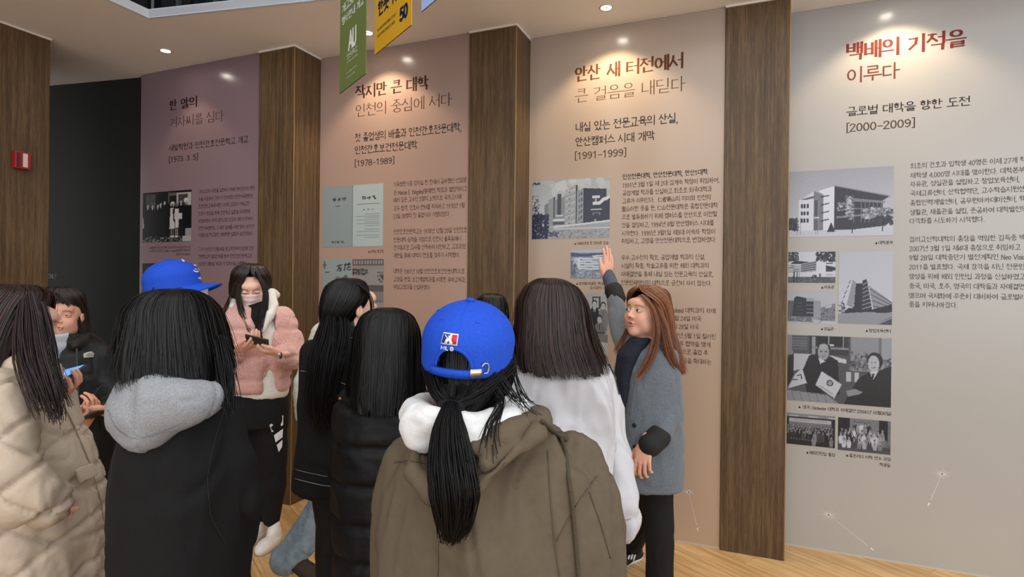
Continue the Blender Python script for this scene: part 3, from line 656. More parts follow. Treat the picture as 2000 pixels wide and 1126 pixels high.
c.blobs(0, .58, .22, 1, 260, .022, .02, .14); c.blobs(.0, .25, .1, .58, 60, .012, .05, .25); c.blobs(0, .03, .1, .06, 16, .014, .05, .2); c.blobs(.24, .88, .36, .96, 30, .015, .15, .3)
c.noise(.012); photo_print(P3, 1040, 355, 1191.6, 466.8, c, (14, 26, 58), (206, 212, 216))
c = Canvas(84, 64, .5); c.rect(0, 0, 1, .12, .72); c.poly([(0, .10), (.3, .16), (1, .12), (1, .3), (0, .35)], .2); c.rect(0, .25, 1, 1, .45)
c.poly([(.18, .28), (.75, .32), (.75, .70), (.25, .74), (.18, .6)], .9); c.poly([(.55, .22), (.98, .18), (.98, .5), (.7, .5)], .85)
for k in range(5): c.line(.26, .36 + k * .085, .74, .38 + k * .085, .008, .25)
for k in range(3): c.line(.7, .26 + k * .08, .97, .24 + k * .08, .008, .3)
c.blobs(.05, .3, .18, .5, 40, .03, .6, .9); c.blobs(.05, .7, .98, .98, 200, .025, .35, .8); c.blobs(0, .4, .12, .9, 50, .03, .2, .4); c.noise(.03)
photo_print(P3, 1115, 487, 1191, 543, c, (18, 46, 96), (206, 216, 224))
c = Canvas(84, 130, .7); c.grad(.66, .78); c.rect(0, 0, .22, .2, .4); c.rect(.56, .05, .78, .25, .12); c.rect(.60, .07, .74, .23, .72)
c.person(.26, .16, .075, .12); c.person(.62, .17, .08, .07, .78, .08, .88); c.person(.86, .20, .08, .45, .75, .08, .45); c.ell(.40, .36, .08, .06, .8)
c.rect(.35, .42, .46, .64, .8); c.poly([(.46, .30), (.74, .30), (.72, .70), (.62, .8), (.5, .7)], .07)
c.person(.76, .42, .085, .38, .8, .06, .4); c.poly([(.52, .70), (1, .66), (1, .82), (.6, .78)], .42); c.rect(.6, .63, .95, .65, .1)
c.poly([(.55, .78), (1, .80), (1, 1), (.3, 1)], .75); c.line(.55, .78, .85, .98, .02, .4); c.noise(.02)
photo_print(P3, 1119, 573, 1188, 689, c, (22, 24, 30), (206, 206, 206))

# --- pinkish panel: the two issues of the school papers
c = Canvas(118, 118, .62); c.rect(.5, 0, 1, 1, .82); c.rect(.497, 0, .505, 1, .4)
for gx in (.33, .82):
    for k in range(3):
        x = gx - .14 + k * .08
        for _ in range(5): c.line(x + c.rng.uniform(-.02, .04), .19 + c.rng.uniform(0, .06), x + c.rng.uniform(-.02, .04), .19 + c.rng.uniform(0, .06), .006, .05)
for k in range(3): c.rect(.22 + k * .03, .325, .238 + k * .03, .34, .2)
for _ in range(16): x = c.rng.uniform(.16, .36); c.line(x, .90, x + .02, .93, .005, .08)
c.rect(.57, .315, .95, .322, .35); c.rect(.57, .345, .95, .349, .45)
for k in range(3): c.rect(.68 + k * .07, .40, .70 + k * .07, .415, .25)
for k in range(13): c.rect(.57 if k % 2 else .70, .475 + k * .031, .94, .482 + k * .031, .48)
c.noise(.008); photo_print(P2, 631.6, 365.5, 749, 482.5, c, (30, 36, 44), (190, 204, 204))
c = Canvas(60, 116, .75); c.line(.03, .10, .12, .10, .022, .35); c.line(.075, .05, .075, .15, .03, .35); c.rect(.08, .215, .24, .235, .25)
for (a, b, e, f) in [(.50, .12, .66, .10), (.60, .11, .50, .20), (.56, .16, .64, .16), (.56, .20, .64, .20), (.64, .16, .64, .20), (.74, .10, .82, .10), (.78, .08, .74, .19), (.84, .09, .94, .09), (.90, .07, .84, .18), (.86, .14, .95, .14), (.88, .18, .96, .18)]: c.line(a, b, e, f, .018, .05)
c.blobs(.45, .30, .95, .55, 60, .08, .35, .6); c.rect(.3, .5, 1, 1, .4); c.noise(.01); photo_print(P2, 630.6, 506, 687.6, 620, c, (36, 40, 44), (176, 186, 184))
c = Canvas(64, 116, .7); c.rect(0, 0, 1, .11, .38); c.rect(0, .11, 1, .17, .7)
for k in range(11): c.rect(.04 + k * .087, .03, .09 + k * .087, .085, .75)
c.rect(0, .17, 1, 1, .74); c.blobs(0, .17, .5, .26, 90, .03, .1, .35); c.blobs(.82, .2, 1, .38, 30, .03, .1, .35); c.rect(.3, .44, 1, .54, .35); c.rect(.3, .54, 1, .7, .6); c.poly([(0, .4), (.35, .44), (.3, .6), (0, .6)], .3); c.rect(.0, .7, 1, .72, .5)
c.noise(.02); photo_print(P2, 688.8, 506, 749.7, 620, c, (50, 42, 42), (176, 168, 166))

# --- mauve panel: founders at a doorway, and the picture below
c = Canvas(90, 104, .04); c.rect(.08, .05, .27, .45, .22); c.blobs(.08, .05, .27, .4, 60, .02, .12, .35); c.rect(.50, .02, .99, .95, .06); c.rect(.53, .03, .56, .9, .3); c.rect(.70, .05, .99, .30, .75); c.rect(.73, .08, .92, .3, .2); c.rect(.56, .04, .7, .10, .3)
c.blobs(.0, .88, .8, .99, 120, .02, .1, .6)
for x, y in ((.11, .27), (.21, .28), (.32, .28), (.38, .25), (.46, .22), (.79, .22)): c.person(x, y, .030, .03, .75, .04, .9)
c.rect(.50, .24, .56, .90, .02); c.ell(.62, .26, .042, .05, .9); c.ell(.62, .28, .022, .032, .3); c.poly([(.58, .34), (.64, .34), (.67, .74), (.56, .74)], .9); c.poly([(.62, .36), (.67, .36), (.68, .6), (.64, .6)], .05)
c.ell(.70, .28, .025, .035, .3); c.poly([(.67, .36), (.75, .36), (.75, .72), (.68, .72)], .9); c.rect(.66, .44, .81, .56, .85)
c.ell(.89, .20, .045, .05, .9); c.ell(.90, .25, .022, .035, .6); c.poly([(.84, .32), (.98, .30), (1, .85), (.84, .85)], .03)
for x in (.60, .64, .69, .72): c.line(x, .74, x, .86, .008, .5); c.ell(x, .89, .018, .02, .9)
c.rect(.88, .74, 1, .99, .6); c.rect(.82, .88, 1, .99, .7); c.line(0, .5, .02, .7, .015, .7)
c.noise(.015); photo_print(P1, 279.5, 377, 374.5, 473.5, c, (8, 9, 12), (200, 196, 196))
c = Canvas(60, 90, .12); c.grad(.06, .2)
for k in range(9): c.line(0, 1 - k * .1, .6, .1 + k * .12, .006, .3)
c.blobs(0, 0, 1, .3, 60, .04, .02, .16); c.noise(.02); photo_print(P1, 278.5, 514, 374, 612, c, (8, 9, 12), (170, 168, 168))

# faint white dandelion seeds printed low on the panels
def dandelion(parent, head, seed, r):
    i = PANELS.index(parent); d = YD[i]
    a = on_y(head[0], head[1], d); b = on_y(seed[0], seed[1], d); R = abs(on_y(head[0] + r, head[1], d)[0] - a[0])
    V = []; F = []
    def stroke(p, q, w0, w1):
        p = np.array(p); q = np.array(q); t = q - p; t = t / (np.linalg.norm(t) + 1e-9); n = np.array([-t[1], t[0]]); k = len(V)
        for P_, w in ((p, w0), (q, w1)):
            for s in (-1, 1): V.append((P_[0] - U0[i] + n[0] * w * s, -0.0006, P_[1] + n[1] * w * s))
        F.append((k, k + 1, k + 3, k + 2))
    A = (a[0], a[2]); B = (b[0], b[2])
    stroke(A, B, .0006, .0012)
    for k in range(22):
        an = k * 0.2856; rr = R * (0.6 + 0.4 * math.sin(k * 5.3) ** 2)
        stroke(A, (A[0] + rr * math.cos(an), A[1] + rr * .7 * math.sin(an)), .0009, .0002)
    t = np.array(B) - np.array(A); t = t / np.linalg.norm(t) * .02
    stroke(B, (B[0] + t[0], B[1] + t[1]), .0045, .002); stroke(B, (B[0] - t[0] * .6, B[1] - t[1] * .6), .0045, .001)
    link('dandelion_print', mesh_from('dandelion_print', V, F), base_mat('pale_ink', srgb(224, 218, 214), .4)[0], parent)
dandelion(P4, (1618.5, 1004.7), (1700.5, 1069.4), 26); dandelion(P4, (1840, 924.9), (1815, 981), 22); dandelion(P3, (1345, 960), (1362, 1030), 12)

# ------------------------------------------------------------------ downlights in the soffit, one in front of each panel
LENS = bpy.data.materials.new('lamp_glow'); LENS.use_nodes = True
_b = LENS.node_tree.nodes['Principled BSDF']; _b.inputs['Emission Color'].default_value = (1.0, 0.93, 0.78, 1); _b.inputs['Emission Strength'].default_value = 70
RIM = base_mat('lamp_rim', srgb(205, 200, 192), 0.35)[0]
def lathe(name, prof, n, mat, parent=None, loc=(0, 0, 0)):
    v = []; f = []
    for r, z in prof:
        for k in range(n): a = 2 * math.pi * k / n; v.append((r * math.cos(a), r * math.sin(a), z))
    for j in range(len(prof) - 1):
        for k in range(n): k2 = (k + 1) % n; f.append((j * n + k, j * n + k2, (j + 1) * n + k2, (j + 1) * n + k))
    o = link(name, mesh_from(name, v, f), mat, parent, smooth=True); o.location = loc; return o
DL = [(-3.929, 2.925), (-2.373, 3.202), (-0.817, 3.429), (0.75, 3.655)]
DLL = ['recessed ceiling downlight before the mauve panel, near the left corner', 'recessed ceiling downlight half hidden behind the green banner',
       'recessed ceiling downlight above the beige panel', 'recessed ceiling downlight above the grey-white panel at the right']
DLP = [11, 40, 43, 40]
for k, (x, y) in enumerate(DL):
    e = empty('downlight', (x, y, CEIL)); tag(e, DLL[k], 'ceiling light', 'downlights over the panels')
    lathe('rim', [(.030, -.0005), (.034, -.004), (.042, -.003), (.043, 0.0)], 24, RIM, e)
    lathe('lens', [(.0001, .002), (.018, -.001), (.031, -.0005)], 24, LENS, e)
    d = bpy.data.lights.new('downlight_beam', 'SPOT'); d.energy = DLP[k]; d.color = (1.0, 0.78, 0.48); d.spot_size = math.radians([84, 104, 108, 110][k]); d.spot_blend = 0.45; d.shadow_soft_size = 0.03
    o = bpy.data.objects.new('beam', d); COL.objects.link(o); o.parent = e; o.location = (0, 0, -0.008); o.rotation_euler = (math.radians(6), 0, 0)
# unseen downlights added as warm fill for heads and floor
for k, (x, y) in enumerate([(-4.2, 1.2), (-3.9, -0.6)]):
    e = empty('downlight', (x, y, CEIL)); tag(e, ['added fill downlight by the left wood wall, out of view', 'added fill downlight behind the visitors at the left, out of view'][k], 'ceiling light')
    lathe('rim', [(.030, -.0005), (.034, -.004), (.042, -.003), (.043, 0.0)], 24, RIM, e)
    lathe('lens', [(.0001, .002), (.018, -.001), (.031, -.0005)], 24, LENS, e)
    d = bpy.data.lights.new('downlight_beam', 'SPOT'); d.energy = 40; d.color = (1.0, 0.84, 0.60); d.spot_size = math.radians(110); d.spot_blend = 0.6; d.shadow_soft_size = 0.04
    o = bpy.data.objects.new('beam', d); COL.objects.link(o); o.parent = e; o.location = (0, 0, -0.008)

# ------------------------------------------------------------------ hanging banners
bdir = np.array([-0.582, 0.813])                   # along the banner, level camera frame (x right, y away)
def banner(label, near_px, near_Y, zb, w, zt, color, items):
    X = near_Y * ray(near_px[0], near_px[1])[0] / ray(near_px[0], near_px[1])[1]
    n0 = to_world((X, near_Y, 0)); f0 = to_world((X + bdir[0] * w, near_Y + bdir[1] * w, 0))
    # local: x runs from the far (left) edge to the near (right) edge
    rz = math.atan2(n0[1] - f0[1], n0[0] - f0[0])
    m = noise_mat('banner_cloth', color, tuple(min(1, c * 1.08) for c in color[:3]) + (1,), scale=6, rough=0.62, spec=0.25)
    e = link('banner', box_me('banner', 0, w, 0, 0.003, 0, zt - zb, 0), m); e.location = (f0[0], f0[1], zb); e.rotation_euler = (0, 0, rz)
    tag(e, label, 'banner', 'cloth banners hanging from the opening')
    link('hem', box_me('hem', -0.001, w + 0.001, -0.001, 0.004, 0, 0.006), WHITE if 0 else m, e)
    box('hanging_rod', -0.02, w + 0.02, -0.006, 0.009, zt - zb - 0.01, zt - zb + 0.006, MULL, e)
    for (name, ink, t, x0, x1, z0, h, th) in items:
        co, F = text_mesh(t, (.08 + .03 * th, .08 + .025 * th)); V = []; FF = []
        sx = (x1 - x0) * w / (co[:, 0].max() - co[:, 0].min()); s = h / 1.05
        V = [((a - co[:, 0].min()) * sx + x0 * w, -0.0004 - (q // 4 % 37) * 1.5e-5, (b + .02) * s + z0) for q, (a, b) in enumerate(co)]; FF = F
        link(name, mesh_from(name, V, FF), INK[ink], e)
    return e
zb = 2.598
def bz(px, py, Y): return EYE + ray(px, py)[2] * Y / ray(px, py)[1] - zb
banner('green banner, left of the three hanging banners, with AU letters', (714, 144), 2.873, zb, 0.38, 4.3, srgb(104, 118, 62), [
    ('lettering', 'pale', '개교50주년', .08, .85, .425, .046, 1), ('lettering', 'pale', '행사안내 개교', .08, .92, .360, .044, 1), ('logo_letters', 'pale', 'AU', .34, .66, .195, .105, 4), ('lettering', 'pale', '안산대학교', .30, .70, .150, .030, 0), ('small_lettering', 'pale', '안산대학교 50년 1000', .30, .70, .128, .010, 0),
    ('small_lettering', 'pale', '2023.5.5(월) 안산대학교', .28, .68, .075, .008, 0), ('small_lettering', 'pale', '안산대학교 50년을', .28, .60, .050, .008, 0)])
banner('yellow banner in the middle of the three, dark blue lettering and a 50 emblem', (803, 61), 2.333, zb, 0.38, 4.3, srgb(196, 150, 30), [
    ('lettering', 'navy', '50년', .06, .5, .255, .066, 2), ('lettering', 'navy', '한뜻', .10, .42, .158, .066, 3), ('lettering', 'navy', '100년', .47, .93, .158, .066, 3), ('emblem', 'navy', '50', .70, .92, .052, .062, 5),
    ('small_lettering', 'navy', '일시2023년5월1일(월) 오전10시', .08, .62, .094, .013, 1), ('small_lettering', 'navy', '장소안산대학교강당(50년기념관)', .08, .58, .066, .013, 1)])
banner('pale blue banner, right of the three, only its corner in view', (925, 0), 1.91, zb + .0, 0.38, 4.3, srgb(160, 180, 226), [])

# ------------------------------------------------------------------ fire alarm box on the left wood wall
RED = noise_mat('red_enamel', srgb(150, 24, 32), srgb(160, 30, 36), scale=12, rough=0.35, spec=0.5)
a = on_x(22, 312, -4.497); b_ = on_x(53, 312, -4.497); zt_ = on_x(35, 297, -4.497)[2]; zbb = on_x(35, 330, -4.497)[2]
y0, y1 = sorted((a[1], b_[1]))
fb = empty('fire_alarm_box', (-4.497, (y0 + y1) / 2, zbb)); tag(fb, 'small red fire alarm box with a white label on the left wood wall', 'alarm box')
hw = (y1 - y0) / 2
box('housing', 0, 0.045, -hw, hw, 0, zt_ - zbb, RED, fb, 0.004)
box('side_lens', 0.0451, 0.050, -hw * .95, -hw * .45, 0.01, zt_ - zbb - .01, base_mat('dark_red_lens', srgb(92, 20, 34), .15)[0], fb, 0.002)
box('white_label', 0.0452, 0.0475, -hw * .05, hw * .55, 0.012, zt_ - zbb - .010, base_mat('label_white', srgb(206, 196, 192), .4)[0], fb, 0.0008)
# staff notice on the dark corridor wall
dkn = np.array([-(3.227 - 3.086), -(5.559 - 4.635)]); dkn = dkn / np.linalg.norm(dkn)
def on_dark(px, py):
    r = to_world(ray(px, py)) - np.array([0, 0, EYE]); P0 = np.array([-4.635, 3.227]); n = np.array([(3.227 - 3.086), -(4.635 - 5.559) * -1]); n = np.array([0.141, -0.924])
    t = (P0 @ n) / (r[0] * n[0] + r[1] * n[1]); return r * t + np.array([0, 0, EYE])
s0 = on_dark(94, 543); s1 = on_dark(111, 543); sh = on_dark(94, 536)[2] - s0[2]
co, F = text_mesh('ONLY'); L = math.hypot(s1[0] - s0[0], s1[1] - s0[1]); sx = L / (co[:, 0].max() - co[:, 0].min())
V = [(((a_ - co[:, 0].min()) * sx), -0.002, b2 * sh / .7) for a_, b2 in co]
so = link('sign_lettering', mesh_from('sign_lettering', V, [tuple(map(int, f)) for f in F]), base_mat('sign_ink', srgb(170, 172, 164), .5)[0], None)
so.matrix_world = Matrix.Translation(s0) @ Matrix.Rotation(math.atan2(s1[1] - s0[1], s1[0] - s0[0]), 4, 'Z')
tag(so, 'small pale lettering ONLY on the dark wall by the wood wall edge', 'lettering')
# ------------------------------------------------------------------ organic shapes: distance fields turned into meshes
def _noise3(p, seed=0):
    """smooth value noise, -1..1"""
    i = np.floor(p).astype(np.int64); f = p - i; f = f * f * (3 - 2 * f)
    def hsh(a, b, c):
        h = (a * 374761393 + b * 668265263 + c * 2147483647 + seed * 974711) & 0xffffffff
        h = ((h ^ (h >> 13)) * 1274126177) & 0xffffffff
        return ((h ^ (h >> 16)) & 0xffff) / 32767.5 - 1.0
    x, y, z = i[:, 0], i[:, 1], i[:, 2]; fx, fy, fz = f[:, 0], f[:, 1], f[:, 2]
    r = 0
    for dx in (0, 1):
        for dy in (0, 1):
            for dz in (0, 1):
                r = r + hsh(x + dx, y + dy, z + dz) * (fx if dx else 1 - fx) * (fy if dy else 1 - fy) * (fz if dz else 1 - fz)
    return r

def smin(a, b, k):
    if k <= 0: return np.minimum(a, b)
    h = np.clip(0.5 + 0.5 * (b - a) / k, 0, 1)
    return b + (a - b) * h - k * h * (1 - h)

class Field:
    """union of soft primitives; every primitive is a function of points (N,3)"""
    def __init__(s): s.ops = []; s.lo = np.array([9e9] * 3); s.hi = -s.lo
    def _bb(s, c, r):
        c = np.asarray(c, float); s.lo = np.minimum(s.lo, c - r); s.hi = np.maximum(s.hi, c + r)
    def cone(s, a, b, ra, rb, k=0.02, sq=(1, 1, 1), op='+'):
        a = np.array(a, float); b = np.array(b, float); sq = np.array(sq, float); m = sq.min()
        if op == '+': s._bb(a, ra * sq.max()); s._bb(b, rb * sq.max())
        def f(p):
            A, B = a / sq, b / sq; P = p / sq; d = B - A; L = d @ d
            t = np.clip(((P - A) @ d) / (L + 1e-12), 0, 1)
            return (np.linalg.norm(P - A - t[:, None] * d, axis=1) - (ra + (rb - ra) * t)) * m
        s.ops.append((op, f, k)); return s
    def path(s, pts, rad, k=0.02, sq=(1, 1, 1), op='+'):
        fs = []; sub = Field()
        for i in range(len(pts) - 1): sub.cone(pts[i], pts[i + 1], rad[i], rad[i + 1], 0, sq)
        if op == '+': s.lo = np.minimum(s.lo, sub.lo); s.hi = np.maximum(s.hi, sub.hi)
        s.ops.append((op, sub.ev, k)); return s
    def ell(s, c, r, k=0.02, rot=None, op='+'):
        c = np.array(c, float); r = np.array(r, float) * np.ones(3)
        if op == '+': s._bb(c, r.max())
        R = None if rot is None else np.array(Euler(rot).to_matrix())
        def f(p):
            q = p - c
            if R is not None: q = q @ R
            k0 = np.linalg.norm(q / r, axis=1); k1 = np.linalg.norm(q / (r * r), axis=1) + 1e-9
            return np.where(k0 < 1e-3, -r.min(), k0 * (k0 - 1) / k1)
        s.ops.append((op, f, k)); return s
    def loft(s, st, k=0.03, n=2.3, op='+', cap=0.02):
        """st rows: z, cx, cy, rx, ry (optional heading); z falling"""
        st = sorted([tuple(r) + (0.0,) * (6 - len(r)) for r in st], key=lambda r: r[0]); A = np.array(st, float)
        zz = np.linspace(A[0, 0], A[-1, 0], 160)
        B = np.stack([np.interp(zz, A[:, 0], A[:, j]) for j in range(6)], 1)
        ker = np.ones(9) / 9
        for j in range(1, 6): B[:, j] = np.convolve(np.concatenate([np.full(4, B[0, j]), B[:, j], np.full(4, B[-1, j])]), ker, 'valid')
        if op == '+':
            for r in A: s._bb((r[1], r[2], r[0]), max(r[3], r[4]))
        z0, z1 = A[0, 0], A[-1, 0]
        def f(p):
            z = np.clip(p[:, 2], z0, z1)
            cx, cy, rx, ry, he = (np.interp(z, zz, B[:, j]) for j in range(1, 6))
            x = p[:, 0] - cx; y = p[:, 1] - cy
            c, sn = np.cos(he), np.sin(he); x, y = x * c + y * sn, -x * sn + y * c
            q = (np.abs(x / rx) ** n + np.abs(y / ry) ** n) ** (1 / n)
            d = (q - 1) * np.minimum(rx, ry)
            dz = np.maximum(z0 - p[:, 2], p[:, 2] - z1) + cap
            return np.minimum(np.maximum(d + cap, dz), 0) + np.hypot(np.maximum(d + cap, 0), np.maximum(dz, 0)) - cap
        s.ops.append((op, f, k)); return s
    def fn(s, f, op='~', k=0): s.ops.append((op, f, k)); return s
    def ev(s, p):
        d = None
        for op, f, k in s.ops:
            if op == '~': d = d + f(p); continue
            e = f(p)
            if d is None: d = e
            elif op == '+': d = smin(d, e, k)
            elif op == '-': d = -smin(-d, e, k)
            elif op == '&': d = -smin(-d, -e, k)
        return d

def surf(F, h, margin=None, lo=None, hi=None):
    """surface nets: mesh (verts, quads) of the zero level of field F on a grid of step h"""
    margin = margin or 2.5 * h
    lo = (F.lo if lo is None else np.array(lo, float)) - margin; hi = (F.hi if hi is None else np.array(hi, float)) + margin
    n = np.ceil((hi - lo) / h).astype(int) + 1
    ax = [lo[i] + h * np.arange(n[i]) for i in range(3)]
    # coarse pass to skip empty space
    cs = 4
    nc = (n + cs - 1) // cs
    cx = [lo[i] + h * cs * (np.arange(nc[i]) + .5) for i in range(3)]
    P = np.stack(np.meshgrid(*cx, indexing='ij'), -1).reshape(-1, 3)
    near = (np.abs(F.ev(P)) < h * cs * 2.2).reshape(nc)
    mask = np.repeat(np.repeat(np.repeat(near, cs, 0), cs, 1), cs, 2)[:n[0], :n[1], :n[2]]
    coarse_sign = np.repeat(np.repeat(np.repeat(F.ev(P).reshape(nc), cs, 0), cs, 1), cs, 2)[:n[0], :n[1], :n[2]]
    V = np.where(coarse_sign < 0, -1.0, 1.0)
    idx = np.argwhere(mask)
    pts = lo + h * idx
    V[mask] = np.concatenate([F.ev(pts[i:i + 400000]) for i in range(0, len(pts), 400000)])
    S = V < 0
    cn = n - 1
    acc = np.zeros(tuple(cn) + (3,)); cnt = np.zeros(tuple(cn))
    quads = []
    cid = -np.ones(tuple(cn), int)
    edges = []
    for a in range(3):
        b, c = (a + 1) % 3, (a + 2) % 3
        s0 = [slice(None)] * 3; s1 = [slice(None)] * 3; s0[a] = slice(0, -1); s1[a] = slice(1, None)
        cr = S[tuple(s0)] != S[tuple(s1)]
        e = np.argwhere(cr)
        v0 = V[e[:, 0], e[:, 1], e[:, 2]]; e1 = e.copy(); e1[:, a] += 1; v1 = V[e1[:, 0], e1[:, 1], e1[:, 2]]
        t = v0 / (v0 - v1); p = e.astype(float); p[:, a] += t
        for db in (0, -1):
            for dc in (0, -1):
                q = e.copy(); q[:, b] += db; q[:, c] += dc
                ok = (q >= 0).min(1) & (q < cn).min(1)
                np.add.at(acc, tuple(q[ok].T), p[ok]); np.add.at(cnt, tuple(q[ok].T), 1)
        edges.append((a, b, c, e, v0 < 0))
    m = cnt > 0
    cid[m] = np.arange(m.sum()); verts = lo + h * (acc[m] / cnt[m][:, None])
    for a, b, c, e, neg in edges:
        ok = (e[:, b] > 0) & (e[:, c] > 0) & (e[:, b] < cn[b]) & (e[:, c] < cn[c]); e = e[ok]; ng = neg[ok]
        def g(db, dc):
            q = e.copy(); q[:, b] += db; q[:, c] += dc; return cid[q[:, 0], q[:, 1], q[:, 2]]
        q = np.stack([g(-1, -1), g(0, -1), g(0, 0), g(-1, 0)], 1)
        q[~ng] = q[~ng][:, ::-1]; quads.append(q)
    Q = np.concatenate(quads)
    # one projection step onto the surface for smoother shapes
    ep = h * .3; g = np.zeros_like(verts)
    for i in range(3):
        d = np.zeros(3); d[i] = ep; g[:, i] = F.ev(verts + d) - F.ev(verts - d)
    g /= (np.linalg.norm(g, axis=1, keepdims=True) + 1e-9)
    verts = verts - g * np.clip(F.ev(verts), -h, h)[:, None] * .9
    return verts, Q, g

def folds(v, g, amp, freq=(9, 9, 5), seed=1, octaves=2):
    """cloth folds: ridged noise pushed along the surface normal"""
    d = 0; f = np.array(freq, float); a = amp
    wob = np.stack([_noise3(v * 3 + 7, seed + 5), _noise3(v * 3 + 17, seed + 6), _noise3(v * 3 + 27, seed + 7)], 1) * .35
    for o in range(octaves):
        n = _noise3(v * f + wob * 2 + o * 13, seed + o); d = d + a * (1 - 2.2 * np.abs(n)) - (a * .9 * np.exp(-(n / .09) ** 2) if o < 2 else 0); f = f * 2.1; a *= .42
    return v + g * d[:, None]

def join_np(parts):
    V = []; Q = []; n = 0
    for v, q in parts: V.append(v); Q.append(q + n); n += len(v)
    return np.concatenate(V), np.concatenate(Q)

# ------------------------------------------------------------------ a person, measured in the level camera frame
class Who:
    """D: distance from the camera in metres; px: image column of the feet. Meshes are made in camera-level axes
       (x right, y away, z up from the floor) and parented to the body, which stands at its own place on the floor."""
    def __init__(s, D, px, label, group=None):
        s.D = D; r = ray(px, 563); s.X = r[0] / r[1] * D
        w = to_world((s.X, D, 0)); s.loc = (w[0], w[1], 0.0); s.label = label; s.group = group; s.body = None; s.fields = []; s.trunk = (0, 0); s.hands = []
    def P(s, x, y, dd=0.0):
        """local point seen at pixel (x, y), dd metres farther away than the person's own distance"""
        r = ray(x, y); Y = s.D + dd; t = Y / r[1]
        return np.array([r[0] * t - s.X, dd, r[2] * t + EYE])
    def R(s, px, dd=0.0): return px * (s.D + dd) / FPX
    def row(s, y, xl, xr, dd, ry, he=0.0):
        a = s.P(xl, y, dd); b = s.P(xr, y, dd)
        return ((a[2] + b[2]) / 2, (a[0] + b[0]) / 2, dd, (b[0] - a[0]) / 2, ry, he)
    def add(s, name, v, q, mat, cols=None, parent=None, smooth=True):
        me = np_mesh(name, v, q, smooth)
        if cols is not None: set_colors(me, cols)
        o = bpy.data.objects.new(name, me); COL.objects.link(o)
        for mm in (mat if isinstance(mat, (list, tuple)) else [mat]): me.materials.append(mm)
        if name == 'person':
            s.body = o; o.location = s.loc; o.rotation_euler = (0, 0, YAW)
            tag(o, s.label, 'person', s.group)
        else: o.parent = parent or s.body
        return o

SKIN = attr_mat('skin', rough=0.48, spec=0.4, sss=0.25)
SKIN_C = np.array(srgb(214, 164, 140)[:3])

def head_field(mouth_open=0.0, jaw=1.0, smile=0.0):
    F = Field()
    F.ell((0, -.012, .022), (.069, .084, .074), 0)
    F.ell((0, .026, -.030), (.060 * jaw, .062, .080), .03)
    F.ell((0, .058, -.096), (.024, .022, .019), .028)
    for s in (-1, 1):
        F.ell((s * .034, .058, -.030), (.026, .024, .028), .022)
        F.ell((s * .048 * jaw, .018, -.066), (.018, .034, .026), .03)
    F.ell((0, .066, .036), (.050, .030, .028), .02)
    F.cone((0, .086, .010), (0, .104, -.024), .006, .0100, .012)
    for s in (-1, 1):
        F.ell((s * .011, .095, -.029), (.0075, .009, .007), .006)
        F.ell((s * .031, .094, .006), (.017, .010, .0105), .010, op='-')
        F.ell((s * .031, .0775, .005), (.0165, .0125, .0115), .004)
    F.ell((0, .0905, -.0555), (.020 + smile * .005, .0090, .0052), .006)
    F.ell((0, .0885, -.0650), (.017 + smile * .004, .0095, .0062), .006)
    if mouth_open: F.ell((0, .098, -.0600), (.011 + smile * .006, .012, .0035 + mouth_open), .003, op='-')
    else: F.ell((0, .101, -.0598), (.019, .006, .0010), .002, op='-')
    for s in (-1, 1):
        F.ell((s * .074, -.006, -.004), (.009, .016, .026), .006, rot=(0.15, 0, s * .25))
        F.ell((s * .084, .001, .000), (.006, .010, .016), .003, op='-')
    F.cone((0, -.020, -.060), (0, -.030, -.150), .054, .054, .03)
    return F

def scalp(v, c, dark=(.012, .010, .010)):
    x, y, z = v.T
    m = ((z > .083 - .5 * np.maximum(0, np.abs(x) - .03)) | ((y < .030) & (z > -.045) & ~((np.abs(x) > .050) & (z < .040 + .3 * (y + .01)) & (y > -.032))) | ((y < -.02) & (z > -.08)))
    c = c.copy(); c[m] = dark; return c
def head_colors(v, skin, lip=(.62, .26, .22), brow=(.10, .06, .04), closed=False, blush=0.0, gaze=0.0, brow_h=.028, squint=0.0):
    c = np.tile(np.array(skin), (len(v), 1)); x, y, z = v.T; ax = np.abs(x)
    def mixc(m, col):
        nonlocal c
        m = np.clip(m, 0, 1)[:, None]; c = c * (1 - m) + np.array(col) * m
    front = y > .05
    mixc(front * np.exp(-(((ax - .040) / .020) ** 2 + ((z + .030) / .018) ** 2)) * blush, (.80, .32, .26))
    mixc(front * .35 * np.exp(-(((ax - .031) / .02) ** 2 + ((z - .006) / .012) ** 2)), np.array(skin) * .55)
    mixc(front * (np.abs(x) < .024) * np.exp(-np.maximum(0, (np.abs(z + .0600) - .0075) / .0022) ** 2) * (np.abs(x) < .021 - 1.2 * np.abs(z + .06)) * .85, lip)
    mixc((y > .082) * np.exp(-(x / .016) ** 4) * np.exp(-((z + .0600) / .0016) ** 2), (.10, .02, .02))
    bz = brow_h - .35 * (ax - .030) ** 2 / .02 * 1.0
    mixc(front * (ax > .013) * (ax < .048) * np.exp(-((z - bz) / .0030) ** 2) * .85, brow)
    ez = .0055 - ((ax - .031) / .016) ** 2 * .002
    e = front & (np.abs(ax - .031) < .0155)
    if closed:
        mixc(e * np.exp(-((z - ez + .003) / .0018) ** 2), (.05, .02, .015))
    else:
        hh = (.0048 - squint) * np.sqrt(np.clip(1 - ((ax - .031) / .0150) ** 2, 0, 1))
        mixc(e * (np.abs(z - ez) < hh) * 1.0, (.72, .68, .64))
        ix = np.where(x > 0, x - (.031 + gaze), x + (.031 - gaze))
        mixc(e * (np.abs(z - ez) < hh) * (np.abs(ix) < .0062), (.022, .012, .008))
        mixc(e * np.exp(-((z - ez - hh) / .0014) ** 2), (.04, .02, .015))
        mixc(e * np.exp(-((z - ez - .0095) / .0010) ** 2) * .5, np.array(skin) * .45)
    mixc((y > .098) * (np.abs(ax - .006) < .0030) * (z < -.029), (.25, .08, .06))
    return c

